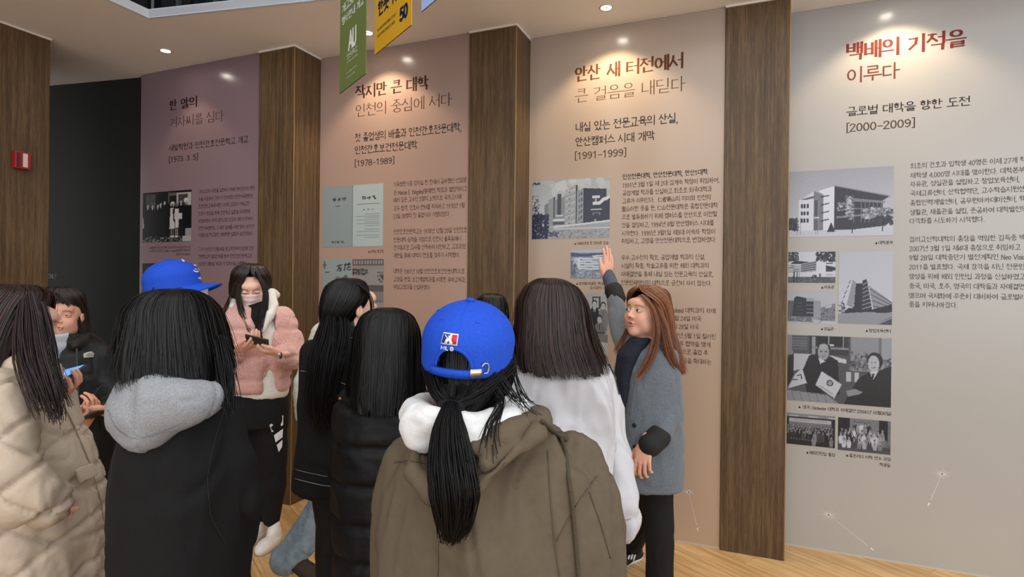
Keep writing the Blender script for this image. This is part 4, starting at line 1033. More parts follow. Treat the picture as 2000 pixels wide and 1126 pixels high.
def rot_pts(v, yaw=0, pitch=0, roll=0, scale=1.0, at=(0, 0, 0)):
    """canonical head or hand frame -> person frame. yaw about z (0 = looking away from the camera), pitch > 0 looks up"""
    R = np.array((Matrix.Rotation(yaw, 3, 'Z') @ Matrix.Rotation(pitch, 3, 'X') @ Matrix.Rotation(roll, 3, 'Y')))
    return (v * scale) @ R.T + np.array(at)

def hand_field(curl=(.5, .5, .5, .5), thumb=(.5, .4), spread=.06):
    """right hand: wrist at the origin, fingers towards +y, palm facing -z, thumb on the -x side"""
    F = Field()
    F.cone((0, -.03, 0), (0, .01, 0), .022, .024, 0, sq=(1.15, 1, .75))
    F.ell((-.006, .046, -.002), (.039, .046, .0145), .014)
    F.ell((-.024, .030, -.010), (.018, .030, .014), .012)
    base = [(-.030, .082), (-.010, .088), (.011, .084), (.030, .074)]
    Ls = [(.042, .025, .020), (.046, .029, .021), (.043, .027, .020), (.034, .020, .018)]
    R0 = [.0092, .0095, .0090, .0080]
    for i in range(4):
        x, y = base[i]; sp = (i - 1.4) * spread; p = np.array((x, y, -.001)); a = 0.0
        pts = [np.array((x * .8, y - .035, -.002)), p]; rad = [R0[i] * 1.05, R0[i]]
        for j, L in enumerate(Ls[i]):
            a += curl[i] * (.75, 1.0, .7)[j]
            d = np.array((math.sin(sp) * math.cos(a), math.cos(sp) * math.cos(a), -math.sin(a)))
            p = p + d * L; pts.append(p); rad.append(R0[i] * (1 - .09 * (j + 1)))
        F.path(pts, rad, .006)
    a, b = thumb
    p0 = np.array((-.022, .018, -.006)); d1 = np.array((-math.cos(b) * .8, math.sin(b) + .35, -math.sin(a) * .8)); d1 /= np.linalg.norm(d1)
    p1 = p0 + d1 * .038; d2 = d1 * .75 + np.array((.18, .75, -.25 * a)); d2 /= np.linalg.norm(d2); p2 = p1 + d2 * .030; d3 = d2 + np.array((.2, .35, -.2)); d3 /= np.linalg.norm(d3); p3 = p2 + d3 * .024
    F.path([p0, p1, p2, p3], [.0145, .0115, .0105, .0085], .010)
    return F

def frame_from(y_dir, palm_dir):
    """rotation whose +y goes along y_dir (fingers) and -z along palm_dir"""
    y = np.array(y_dir, float); y /= np.linalg.norm(y); z = -np.array(palm_dir, float); z = z - y * (z @ y); z /= np.linalg.norm(z)
    x = np.cross(y, z); return np.stack([x, y, z], 1)

def make_hand(at, fingers, palm, scale=1.0, left=False, **kw):
    v, q, g = surf(hand_field(**kw), .0034)
    if left: v = v * np.array((-1, 1, 1)); q = q[:, ::-1]
    R = frame_from(fingers, palm)
    return (v * scale) @ R.T + np.array(at), q

# ------------------------------------------------------------------ hair: a mass with an open face side, and combed strands over it
def hair_mat(name, c1, c2, rough=0.34, spec=0.5):
    m, nt, b = base_mat(name, c1, rough, spec)
    tc = N(nt, 'ShaderNodeVertexColor'); tc.layer_name = 'strand'
    r = N(nt, 'ShaderNodeMixRGB'); r.inputs[1].default_value = c1; r.inputs[2].default_value = c2
    nt.links.new(tc.outputs[0], r.inputs[0]); nt.links.new(r.outputs[0], b.inputs['Base Color'])
    b.inputs['Anisotropic'].default_value = 0.0
    return m

class Hair:
    """rows: z, cx, cy, rx, ry, w (half-angle of the face opening).  fa: heading of the face in the xy plane (0 = +x)"""
    def __init__(s, rows, fa, seed=1, clump=.006, cut=None):
        A = np.array(sorted(rows, key=lambda r: -r[0]), float); A = A[:, [0, 1, 2, 3, 4, 6]]; s.z0, s.z1 = A[0, 0], A[-1, 0]
        # parametrise by arc length so that the crown is well covered
        n = 110; t = np.linspace(0, 1, n)
        zt = s.z0 + (s.z1 - s.z0) * (t ** 1.6); s.t = t
        s.z = zt; sq_ = lambda z: np.sqrt(s.z0 - z + 1e-7)
        s.tab = np.stack([np.interp(sq_(zt), sq_(A[:, 0]), A[:, j]) for j in range(1, 6)], 1)
        ker = np.hanning(13)[1:-1]; ker /= ker.sum()
        for j in range(5):
            e = np.concatenate([2 * s.tab[0, j] - s.tab[5:0:-1, j], s.tab[:, j], np.full(5, s.tab[-1, j])]); s.tab[:, j] = np.maximum(np.convolve(e, ker, 'valid'), .001 if j in (2, 3) else -9)
        s.fa = fa; s.seed = seed; s.clump = clump; s.cut = cut
    def at(s, phi, t, dr=0.0, lenf=1.0):
        tt = np.clip(t * lenf, 0, 1)
        z = np.interp(tt, s.t, s.z); cx, cy, rx, ry, w = (np.interp(tt, s.t, s.tab[:, j]) for j in range(5))
        ph = np.sign(phi) * (w + np.abs(phi) * (np.pi - w) / np.pi) + s.fa
        cl = s.clump * np.minimum(1, tt * 3) * (_noise3(np.stack([phi * 5, tt * 1.5, phi * 0 + s.seed], -1), 3) + .5 * _noise3(np.stack([phi * 14, tt * 2, phi * 0 + s.seed], -1), 5))
        r = 1.0
        return np.stack([cx + (rx + cl + dr) * np.cos(ph), cy + (ry + cl + dr) * np.sin(ph), z + cl * 0], -1)
    def mass(s, nphi=120):
        ph = np.linspace(-np.pi, np.pi, nphi); ph = np.sign(ph) * np.abs(ph); nt = len(s.t)
        V = []
        for sh in (0.0, -.012):
            tip = 1 - .05 * np.abs(_noise3(np.stack([ph * 9, ph * 0, ph * 0 + s.seed], -1), 9)) if s.cut is None else np.ones(nphi)
            for i, t in enumerate(s.t): V.append(s.at(ph, np.full(nphi, t), sh - .004, tip))
        V = np.concatenate(V); Q = []
        for L in (0, 1):
            b = L * nt * nphi
            for i in range(nt - 1):
                k = np.arange(nphi - 1); a = b + i * nphi
                q = np.stack([a + k, a + k + 1, a + nphi + k + 1, a + nphi + k], 1)
                mid = (nphi - 1) // 2
                q = q[k != mid] if nphi % 2 == 0 else q
                Q.append(q if L else q[:, ::-1])
        # rims: tips, and both edges of the opening
        o = nt * nphi; k = np.arange(nphi - 1); a = (nt - 1) * nphi
        kk = k[k != (nphi - 1) // 2] if nphi % 2 == 0 else k
        Q.append(np.stack([a + kk, a + kk + 1, o + a + kk + 1, o + a + kk], 1))
        i = np.arange(nt - 1)
        for c in ((nphi // 2 - 1), nphi // 2): Q.append(np.stack([i * nphi + c, (i + 1) * nphi + c, o + (i + 1) * nphi + c, o + i * nphi + c], 1))
        return V, np.concatenate(Q)
    def strands(s, n=900, seg=14, w=.0016, stray=.004, rng=None, tlen=(.86, 1.0), phi_rng=(-np.pi, np.pi), t0=0.0):
        rng = rng or np.random.default_rng(s.seed)
        V = []; Q = []; C = []
        phi = rng.uniform(phi_rng[0], phi_rng[1], n); ln = rng.uniform(tlen[0], tlen[1], n); dr = rng.normal(.0, stray * .4, n) + .001
        tint = rng.uniform(0, 1, n) ** 1.5; fl = rng.normal(0, stray, n); st = rng.uniform(0, .25, n) + t0; ww = w * rng.uniform(.6, 1.5, n)
        dph = rng.normal(0, .05, n)
        P = []
        for j in range(seg + 1):
            u = (j / seg) ** 1.25; t = st + (1 - st) * u
            P.append(s.at(phi + dph * u * u, t, dr + fl * u ** 3, ln))
        P = np.stack(P, 1)                                  # n, seg+1, 3
        T = np.gradient(P, axis=1); T /= np.linalg.norm(T, axis=2, keepdims=True) + 1e-9
        up = np.stack([np.cos(phi + s.fa), np.sin(phi + s.fa), np.full(n, .25)], 1)[:, None, :]
        B = np.cross(T, up); B /= np.linalg.norm(B, axis=2, keepdims=True) + 1e-9; Nn = np.cross(B, T)
        u = np.linspace(0, 1, seg + 1)[None, :, None]; wd = ww[:, None, None] * (1 - .75 * u ** 4)
        ring = [P + B * wd, P + Nn * wd * .8, P - B * wd]
        V = np.stack(ring, 2).reshape(-1, 3)                # n, seg+1, 3verts
        base = (np.arange(n)[:, None] * (seg + 1) + np.arange(seg)[None, :]) * 3; base = base.reshape(-1, 1)
        Q = np.concatenate([np.concatenate([base + a, base + b, base + 3 + b, base + 3 + a], 1) for a, b in ((0, 1), (1, 2))])
        C = np.repeat(tint, (seg + 1) * 3)
        return V, Q, C
def add_hair(who, hr, mat, n=900, nphi=120, **kw):
    v, q = hr.mass(nphi); sv, sq, sc = hr.strands(n, **kw)
    V, Q = join_np([(v, q), (sv, sq)])
    c = np.concatenate([np.full(len(v), .15), sc]); me = np_mesh('hair', V, Q, True)
    set_colors(me, np.stack([c, c, c], 1), 'strand'); me.materials.append(mat)
    o = bpy.data.objects.new('hair', me); COL.objects.link(o); o.parent = who.body
    return o
def lock(pts, r0, n, seed, spread, w=.0011, tip=.3, seg=14, profile=None):
    """free lock of hair along a curve: n strands around it"""
    rng = np.random.default_rng(seed); pts = np.array(pts, float); u = np.linspace(0, 1, seg + 1)
    s = np.linspace(0, 1, len(pts)); C0 = np.stack([np.interp(u, s, pts[:, i]) for i in range(3)], 1)
    for _ in range(2): C0[1:-1] = (C0[:-2] + 2 * C0[1:-1] + C0[2:]) / 4
    prof = np.interp(u, np.linspace(0, 1, len(profile)), profile) if profile is not None else np.ones(seg + 1)
    an = rng.uniform(0, 2 * np.pi, n); rr = np.sqrt(rng.uniform(0, 1, n)) * r0; ln = rng.uniform(.82, 1, n)
    T = np.gradient(C0, axis=0); T /= np.linalg.norm(T, axis=1, keepdims=True)
    A = np.cross(T, (0, 1, .1)); A /= np.linalg.norm(A, axis=1, keepdims=True) + 1e-9; Bq = np.cross(T, A)
    P = np.empty((n, seg + 1, 3))
    for j in range(n):
        uu = u * ln[j]; c = np.stack([np.interp(uu, u, C0[:, i]) for i in range(3)], 1); pf = np.interp(uu, u, prof)
        a2 = an[j] + rng.normal(0, .25) * uu
        P[j] = c + (A * np.cos(a2)[:, None] + Bq * np.sin(a2)[:, None]) * (rr[j] * pf)[:, None] + (uu[:, None] ** 2) * rng.normal(0, spread, 3)
    wd = (w * rng.uniform(.6, 1.4, n))[:, None, None] * (1 - tip * u[None, :, None] ** 3)
    T2 = np.gradient(P, axis=1); T2 /= np.linalg.norm(T2, axis=2, keepdims=True) + 1e-9
    X = np.cross(T2, np.array((0, 1, 0.01))); X /= np.linalg.norm(X, axis=2, keepdims=True) + 1e-9; Y = np.cross(X, T2)
    V = np.stack([P + X * wd, P + Y * wd * .8, P - X * wd], 2).reshape(-1, 3)
    b = ((np.arange(n)[:, None] * (seg + 1) + np.arange(seg)[None, :]) * 3).reshape(-1, 1)
    Q = np.concatenate([np.concatenate([b + p, b + q, b + 3 + q, b + 3 + p], 1) for p, q in ((0, 1), (1, 2), (2, 0))])
    return V, Q, np.repeat(rng.uniform(0, 1, n) ** 1.5, (seg + 1) * 3)
def add_locks(who, mat, locks, name='hair_lock', extra=None):
    V = []; Q = []; C = []; n = 0
    for v, q, c in locks: V.append(v); Q.append(q + n); C.append(c); n += len(v)
    if extra is not None: v, q = extra; V.append(v); Q.append(q + n); C.append(np.full(len(v), .1))
    me = np_mesh(name, np.concatenate(V), np.concatenate(Q), True); c = np.concatenate(C)
    set_colors(me, np.stack([c, c, c], 1), 'strand'); me.materials.append(mat)
    o = bpy.data.objects.new(name, me); COL.objects.link(o); o.parent = who.body
    return o

def tube(pts, rad, n=10, seg=None):
    """tube through points with end caps -> verts, quads"""
    pts = np.array(pts, float); m = seg or max(12, len(pts) * 6); s = np.linspace(0, 1, len(pts)); u = np.linspace(0, 1, m)
    C0 = np.stack([np.interp(u, s, pts[:, i]) for i in range(3)], 1)
    for _ in range(3): C0[1:-1] = (C0[:-2] + 2 * C0[1:-1] + C0[2:]) / 4
    r = np.interp(u, np.linspace(0, 1, len(rad)), rad) if hasattr(rad, '__len__') else np.full(m, rad)
    T = np.gradient(C0, axis=0); T /= np.linalg.norm(T, axis=1, keepdims=True)
    C0 = np.concatenate([C0[:1], C0, C0[-1:]]); T = np.concatenate([T[:1], T, T[-1:]]); r = np.concatenate([[1e-5], r, [1e-5]]); m += 2
    A = np.cross(T, (.3, 1, .2)); A /= np.linalg.norm(A, axis=1, keepdims=True); B = np.cross(T, A)
    a = np.linspace(0, 2 * np.pi, n, endpoint=False)
    V = (C0[:, None] + (A[:, None] * np.cos(a)[None, :, None] + B[:, None] * np.sin(a)[None, :, None]) * r[:, None, None]).reshape(-1, 3)
    Q = []
    for i in range(m - 1):
        k = np.arange(n); k2 = (k + 1) % n; Q.append(np.stack([i * n + k, i * n + k2, (i + 1) * n + k2, (i + 1) * n + k], 1))
    Q = np.concatenate(Q)
    return V, Q
# ------------------------------------------------------------------ dressing helpers
def cloth(w, name, F, h, mat, fold=(.006, (7, 7, 4), 1), label=None, parent=None, disp=None, cols=None, octaves=2):
    v, q, g = surf(F, h); w.fields.append((F, disp))
    if disp is not None: v = v + g * disp(v)[:, None]
    if fold: v = folds(v, g, fold[0], fold[1], fold[2], octaves)
    o = w.add(name, v, q, mat, cols(v) if cols else None, parent)
    if label: o['label'] = label
    return o

def body(w, H, yaw, pitch=0, roll=0, hs=1.0, fine=False, arms=(), hands=(), legs=True, width=.155, face=None, mouth=0.0, smile=0.0, jaw=1.0, skin=None, head_cut=None, leg_pts=None, lean=(0, 0), hairc=(.012, .010, .010)):
    """one continuous figure under the clothes: head, neck, trunk, arms, legs, hands"""
    skin = SKIN_C if skin is None else np.array(srgb(*skin)[:3])
    parts = []; cols = []
    hv, hq, hg = surf(head_field(mouth, jaw, smile), .0026 if fine else .006)
    hc = head_colors(hv, skin, **(face or {})) if fine else np.tile(skin, (len(hv), 1))
    hc = scalp(hv, hc, hairc)
    parts.append((rot_pts(hv, yaw, pitch, roll, hs, H), hq)); cols.append(hc)
    F = Field(); H = np.array(H); zb = H[2] - .22
    nk = H + np.array(rot_pts(np.array([[0, -.028, -.11]]), yaw, pitch, roll, hs)[0])
    cx, cy = H[0] + lean[0], H[1] + lean[1]
    F.cone(nk, (cx, cy, zb), .045, .055, 0)
    F.loft([(zb + .01, cx, cy, .07, .06), (zb - .04, cx, cy, width, .085), (zb - .16, cx, cy, width * .9, .10), (zb - .34, cx, cy, width * .74, .085), (zb - .50, cx, cy, width * .85, .10), (zb - .60, cx, cy, width * .7, .09)], .03)
    for pts, rad in arms: F.path(pts, rad, .02)
    if legs:
        for pts, rad in (leg_pts or [([(cx + s * .08, cy, zb - .55), (cx + s * .09, cy, .48), (cx + s * .09, cy + .02, .07)], [.075, .05, .035]) for s in (-1, 1)]):
            F.path(pts, rad, .03)
    v, q, g = surf(F, .016); w.trunk = (len(hv), len(hv) + len(v), zb + .045, [p_[0][-1] for p_ in arms]); parts.append((v, q)); cols.append(np.tile(skin, (len(v), 1)))
    for hnd in hands:
        v, q = hnd; parts.append((v, q)); c = np.tile(skin * np.array((1.0, .93, .90)), (len(v), 1)); cols.append(c)
    V, Q = join_np(parts)
    return w.add('person', V, Q, SKIN, np.concatenate(cols))

def finish(w):
    """draw the hidden figure in so that it stays inside its garments"""
    me = w.body.data; co = np.empty(len(me.vertices) * 3, dtype=np.float32); me.vertices.foreach_get('co', co); co = co.reshape(-1, 3).astype(float)
    a, b, zt, wr = w.trunk; v = co[a:b]; free = v[:, 2] > zt
    for p in wr: free |= np.linalg.norm(v - np.array(p), axis=1) < .035
    idx = np.where(~free)[0]
    def dist(p): return np.min([F.ev(p) for F, _ in w.fields], axis=0)
    for _ in range(5):
        p = v[idx]; d = dist(p); far = d > -.030
        if not far.any(): break
        k = idx[far]; p = v[k]; d = d[far]; g = np.zeros_like(p)
        for i in range(3):
            e = np.zeros(3); e[i] = .004; g[:, i] = dist(p + e) - dist(p - e)
        g /= np.linalg.norm(g, axis=1, keepdims=True) + 1e-9; v[k] = p - g * (d + .034)[:, None]
    co[a:b] = v; me.vertices.foreach_set('co', co.astype(np.float32).ravel()); me.update()

def shoe(w, name, at, heading, mat, sole, L=.25, W=.085, lift=0.0, stripes=None, label=None):
    """at: heel point on the floor in the person's frame; heading: direction of the toe (0 = +x)"""
    F = Field()
    F.loft([(.004, L * .48, 0, L * .49, W * .48), (.03, L * .48, 0, L * .50, W * .50)], .0, 2.6, cap=.006)
    F.ell((L * .22, 0, .045), (L * .24, W * .42, .048), .02); F.ell((L * .68, 0, .034), (L * .30, W * .46, .034), .03)
    F.cone((L * .2, 0, .06), (L * .2, 0, .10), W * .42, W * .40, .02)
    v, q, g = surf(F, .006)
    c, s = math.cos(heading), math.sin(heading)
    cp, sp = math.cos(lift), math.sin(lift)
    def T(v):
        x = v[:, 0] - L * .8; z = v[:, 2]
        X = x * cp + z * sp + L * .8; Z = -x * sp + z * cp
        return np.stack([at[0] + X * c - v[:, 1] * s, at[1] + X * s + v[:, 1] * c, at[2] + Z], 1)
    o = w.add(name, T(v), q, mat)
    if label: o['label'] = label
    F = Field(); F.loft([(.0, L * .48, 0, L * .51, W * .51), (.018, L * .48, 0, L * .515, W * .52)], 0, 2.6, cap=.004)
    v, q, g = surf(F, .007); w.add('sole', T(v), q, sole, None, o)
    if stripes is not None:
        for sd in (-1, 1):
            for k in range(3):
                x = L * (.40 + .10 * k); a = np.array([(x, sd * W * .47, .020), (x + .012, sd * W * .47, .020), (x - .010, sd * W * .42, .058), (x - .022, sd * W * .42, .058)])
                b = a + np.array((0, sd * .004, 0)); v = np.concatenate([a, b]); q = np.array([(0, 1, 2, 3), (7, 6, 5, 4), (0, 4, 5, 1), (1, 5, 6, 2), (2, 6, 7, 3), (3, 7, 4, 0)])
                w.add('stripe', T(v), q, stripes, None, o, False)
    return o

def mask(w, H, yaw, pitch, roll, hs, color, mat=None):
    """pleated face mask over nose and chin, with ear loops"""
    n, m = 22, 26; V = []
    for sh in (0.0, .0015):
        for i in range(n):
            v_ = i / (n - 1)
            for j in range(m):
                u = -1 + 2 * j / (m - 1)
                z = .004 - v_ * .112 - .010 * abs(u) * (1 - 2 * v_)
                half = .066 - .006 * v_
                x = half * math.sin(u * 1.25) / math.sin(1.25)
                y = .112 - .014 * v_ - (1 - math.cos(u * 1.25)) * (.085 + .0 * v_) + .006 * math.exp(-((v_ - .3) / .2) ** 2) * math.exp(-(u / .35) ** 2)
                y += .0016 * math.sin(v_ * 22) * (1 - u * u)
                if v_ > .8: y -= (v_ - .8) * .10
                V.append((x, y + sh, z))
    V = np.array(V); Q = []
    for L in (0, 1):
        for i in range(n - 1):
            for j in range(m - 1):
                a = L * n * m + i * m + j; q = (a, a + 1, a + m + 1, a + m); Q.append(q if L == 0 else q[::-1])
    o = n * m
    for i in range(n - 1):
        for j in (0, m - 1): a = i * m + j; Q.append((a, a + m, o + a + m, o + a))
    for j in range(m - 1):
        for i in (0, n - 1): a = i * m + j; Q.append((a, o + a, o + a + 1, a + 1))
    ob = w.add('face_mask', rot_pts(V, yaw, pitch, roll, hs, H), np.array(Q), mat or noise_mat('mask_fabric', color, tuple(min(1, c * 1.06) for c in color[:3]) + (1,), scale=60, rough=.85))
    for s in (-1, 1):
        pts = np.array([(s * .062, .052, -.008), (s * .076, .02, .012), (s * .082, -.012, .018), (s * .080, -.02, -.01), (s * .074, .010, -.045), (s * .060, .040, -.092)])
        v, q = tube(rot_pts(pts, yaw, pitch, roll, hs, H), .0014, 6); w.add('ear_loop', v, q, ob.data.materials[0], None, ob)
    return ob

def cap(w, H, yaw, pitch, roll, hs, mat, back_arch=True, logo_mat=None, front=None, size=(.094, .108, .100)):
    """six-panel baseball cap in the head frame (+y is the brim side)"""
    rx, ry, rz = size; zb = .030; V = []; nt, nph = 26, 96
    def P(phi, t, dr=0.0):                       # t 0 at the button .. 1 at the rim; phi 0 = front
        a = t * math.pi / 2
        seam = 0.0
        d = abs(((phi / (math.pi / 3) + .5) % 1) - .5) * math.pi / 3; seam = -.0014 * math.exp(-(d * rx * math.sin(a) / .0022) ** 2)
        bulge = 1 + .03 * math.sin(a * 2)
        x = (rx + dr + seam) * math.sin(a) * bulge * math.sin(phi); y = (ry + dr + seam) * math.sin(a) * bulge * math.cos(phi) - .012; z = zb + (rz + dr + seam) * math.cos(a) + (.0 if t < 1 else 0)
        return (x, y, z)
    def bottom(phi):                             # the back arch opening
        d = abs(abs(phi) - math.pi)
        return 1.0
    Q = []
    tm = []
    for L, dr in ((0, 0.0), (1, -.003)):
        for i in range(nt + 7):
            for j in range(nph):
                phi = -math.pi + 2 * math.pi * j / nph
                if i < nt: V.append(P(phi, i / (nt - 1), dr))
                else:
                    x, y, z = P(phi, 1.0, dr); V.append((x, y, z - .006 * (i - nt + 1)))
    def keep(i, phi):
        if not back_arch: return True
        d = abs(abs(phi) - math.pi)
        zz = (P(phi, (i + .5) / (nt - 1))[2] - zb) if i < nt - 1 else -.006 * (i - nt + 1.5)
        arc = d * rx
        r2 = (arc / .037) ** 2 + ((zz + .022) / .040) ** 2
        return not (r2 < 1 and zz > -.022)
    N1 = (nt + 7) * nph
    for L in (0, 1):
        for i in range(nt + 6):
            for j in range(nph):
                phi = -math.pi + 2 * math.pi * (j + .5) / nph
                if not keep(i, phi): continue
                a = L * N1 + i * nph + j; b = L * N1 + i * nph + (j + 1) % nph
                q = (a, a + nph, b + nph, b); Q.append(q if L == 0 else q[::-1])
    i = nt + 6
    for j in range(nph): a = i * nph + j; b = i * nph + (j + 1) % nph; Q.append((a, N1 + a, N1 + b, b))
    V = np.array(V); V[:, 2] += 1e-6
    TR = lambda v: rot_pts(np.array(v, float), yaw, pitch, roll, hs, H)
    me_q = np.array(Q)
    o = w.add('baseball_cap', TR(V), me_q, mat)
    v, q = tube(TR([(0, -.012, zb + rz - .001), (0, -.012, zb + rz + .003), (0, -.012, zb + rz + .006)]), [.009, .010, .004], 12); w.add('button', v, q, mat, None, o)
    if back_arch:
        pts = []
        for k in range(25):
            an = math.pi * k / 24; arc = .038 * math.cos(an); zz = -.022 + .041 * math.sin(an)
            ph_ = math.pi - arc / rx
            if zz > 0: p_ = P(ph_, math.acos(min(1, zz / rz)) / (math.pi / 2), .0012)
            else: x_, y_, z_ = P(ph_, 1.0, .0012); p_ = (x_, y_, z_ + zz)
            pts.append(p_)
        q_ = TR(pts); ribbon(w, 'arch_piping', q_, .007, q_ - TR([(0, -.012, zb)])[0], mat, o, .002)
    # brim
    V = []; Q = []; n, m = 14, 28
    for sh in (0, -.0035):
        for i in range(n):
            r = i / (n - 1)
            for j in range(m):
                a = -1.05 + 2.10 * j / (m - 1)
                bx = rx * 1.0 * math.sin(a); by = ry * 1.0 * math.cos(a) - .012
                ext = .075 * r * math.cos(a / 1.05 * 1.25) ** .5 if abs(a) < 1.0499 else 0
                V.append((bx * (1 + .06 * r), by + ext, zb - .032 + sh - .9 * bx * bx * 3.2 * (0.3 + .7 * r) - .016 * r))
    for L in (0, 1):
        for i in range(n - 1):
            for j in range(m - 1): a = L * n * m + i * m + j; q = (a, a + 1, a + m + 1, a + m); Q.append(q if L else q[::-1])
    for j in range(m - 1): a = (n - 1) * m + j; b = a + n * m; Q.append((a, a + 1, b + 1, b))
    for i in range(n - 1):
        for j in (0, m - 1): a = i * m + j; b = a + n * m; Q.append((a, a + m, b + m, b))
    w.add('brim', TR(V), np.array(Q), mat, None, o)
    EY = base_mat('cap_eyelet', srgb(30, 60, 170), .6)[0]
    for k in range(6):
        phi = math.pi / 6 + k * math.pi / 3; a = np.array(P(phi, .50, .0002)); b = np.array(P(phi, .50, .0016))
        v, q = tube(TR([a, (a + b) / 2, b]), [.0040, .0042, .0030], 10, 4); w.add('eyelet', v, q, mat, None, o)
    return o, P, TR

def phone(w_label, loc_world, x_dir, n_dir, size=(.072, .150, .008), screen=(30, 34, 40), case=(24, 24, 28), lit=0.0, group=None):
    """smartphone as a thing of its own; x_dir along its short side, n_dir out of the screen (world)"""
    x = Vector(x_dir).normalized(); n = Vector(n_dir).normalized(); y = n.cross(x).normalized(); x = y.cross(n)
    e = link('smartphone', box_me('smartphone', -size[0] / 2, size[0] / 2, -size[1] / 2, size[1] / 2, -size[2], 0, .003), base_mat('phone_case', srgb(*case), .35)[0])
    R = Matrix((x, y, n)).transposed().to_4x4(); e.matrix_world = Matrix.Translation(loc_world) @ R
    sm, nt, b = base_mat('phone_glass', srgb(*screen), .1)
    if lit: b.inputs['Emission Color'].default_value = srgb(*screen); b.inputs['Emission Strength'].default_value = lit
    box('screen', -size[0] / 2 + .004, size[0] / 2 - .004, -size[1] / 2 + .006, size[1] / 2 - .006, .0001, .0008, sm, e)
    box('camera_lens', -size[0] / 2 + .008, -size[0] / 2 + .026, size[1] / 2 - .034, size[1] / 2 - .008, -size[2] - .0015, -size[2] - .0001, base_mat('phone_lens', srgb(8, 8, 10), .1)[0], e, .0006)
    tag(e, w_label, 'phone', group)
    return e
def wpt(w, p):
    """local point of a person -> world"""
    return Vector((w.loc[0] + p[0] * CY - p[1] * SY, w.loc[1] + p[0] * SY + p[1] * CY, p[2]))
def wdir(d): return Vector((d[0] * CY - d[1] * SY, d[0] * SY + d[1] * CY, d[2]))

HBLK = hair_mat('black_hair', srgb(8, 7, 8), srgb(20, 18, 19), .40, .34)
HDBR = hair_mat('dark_brown_hair', srgb(24, 15, 14), srgb(64, 38, 32), .36)
HDK2 = hair_mat('soft_black_hair', srgb(20, 14, 14), srgb(62, 46, 42), .36)
HBRN = hair_mat('chestnut_hair', srgb(84, 48, 30), srgb(168, 108, 72), .42)
BLKCOT = noise_mat('black_cotton', srgb(15, 15, 16), srgb(20, 20, 21), scale=160, rough=.9, bump=.10, bscale=500)
BLKNYL = noise_mat('black_nylon', srgb(17, 18, 20), srgb(25, 26, 29), scale=50, rough=.55, bump=.08, bscale=300)
BLKTRO = noise_mat('black_trouser_cloth', srgb(18, 18, 21), srgb(24, 24, 27), scale=90, rough=.85)
BLUECAP = noise_mat('royal_blue_twill', srgb(20, 70, 188), srgb(28, 80, 200), scale=220, rough=.75, bump=.10, bscale=900)
WHITEM = base_mat('white_thread', srgb(232, 232, 234), .6)[0]
SOLEW = base_mat('sole_white', srgb(222, 220, 214), .6)[0]
SOLEB = base_mat('sole_black', srgb(26, 26, 26), .6)[0]
def D2(deg): return math.radians(deg)

def seam_fn(zs, amp=.012, wdt=.008, bulge=.0):
    """horizontal quilting: the surface dips at every seam height"""
    zs = np.array(zs)
    def f(v):
        d = np.min(np.abs(v[:, 2:3] - zs[None, :]), axis=1)
        return amp * (-np.exp(-(d / wdt) ** 2)) + bulge
    return f
def ribbon(w, name, pts, wd, up, mat, parent=None, th=.0012):
    """flat strip along points; up = surface normal"""
    pts = np.array(pts, float); T = np.gradient(pts, axis=0); up = np.array(up, float) * np.ones_like(pts); B = np.cross(T, up); B /= np.linalg.norm(B, axis=1, keepdims=True); N_ = up / np.linalg.norm(up, axis=1, keepdims=True)
    wd = np.asarray(wd) * np.ones(len(pts)); B = B * wd[:, None] / 2
    V = np.stack([pts - B, pts + B, pts + B + N_ * th, pts - B + N_ * th], 1).reshape(-1, 3); Q = []
    for i in range(len(pts) - 1):
        for k in range(4): Q.append((i * 4 + k, i * 4 + (k + 1) % 4, i * 4 + 4 + (k + 1) % 4, i * 4 + 4 + k))
    m = (len(pts) - 1) * 4; Q.append((3, 2, 1, 0)); Q.append((m, m + 1, m + 2, m + 3))
    return w.add(name, V, np.array(Q), mat, None, parent, False)
def surface_hit(ob, w, x, y):
    """point of a garment seen at pixel (x, y), in the person's frame, and its normal"""
    r = ray(x, y); o = Vector((-w.X, -w.D, EYE)); d = Vector((r[0], r[1], r[2])).normalized()
    hit, loc, nrm, _ = ob.ray_cast(o, d)
    return (np.array(loc), np.array(nrm)) if hit else (None, None)
def decal_line(w, ob, name, pix, wd, mat, parent=None, lift=.0015, n=14):
    """thin strip laid on a garment through the given pixels"""
    pix = np.array(pix, float); s = np.linspace(0, 1, len(pix)); u = np.linspace(0, 1, n)
    P_ = []; Nn = []
    for x, y in zip(np.interp(u, s, pix[:, 0]), np.interp(u, s, pix[:, 1])):
        a, b = surface_hit(ob, w, x, y)
        if a is not None: P_.append(a + b * lift); Nn.append(b)
    if len(P_) < 3: return None
    P_ = np.array(P_); P_[1:-1] = (P_[:-2] + 2 * P_[1:-1] + P_[2:]) / 4
    return ribbon(w, name, P_, wd, np.array(Nn), mat, parent or ob)
def decal_poly(w, ob, name, poly, mat, parent=None, lift=.002):
    """flat patch through pixels of a polygon laid on a garment"""
    P_ = []
    for x, y in poly:
        a, b = surface_hit(ob, w, x, y)
        if a is None: return None
        P_.append(a + b * lift)
    k = len(P_); me = mesh_from(name, P_ + [p + np.array((0, -.0008, 0)) for p in P_], [tuple(range(k)), tuple(range(2 * k - 1, k - 1, -1))] + [(i, (i + 1) % k, k + (i + 1) % k, k + i) for i in range(k)])
    return link(name, me, mat, parent or ob)
# =================================================================== the people
GRP = None
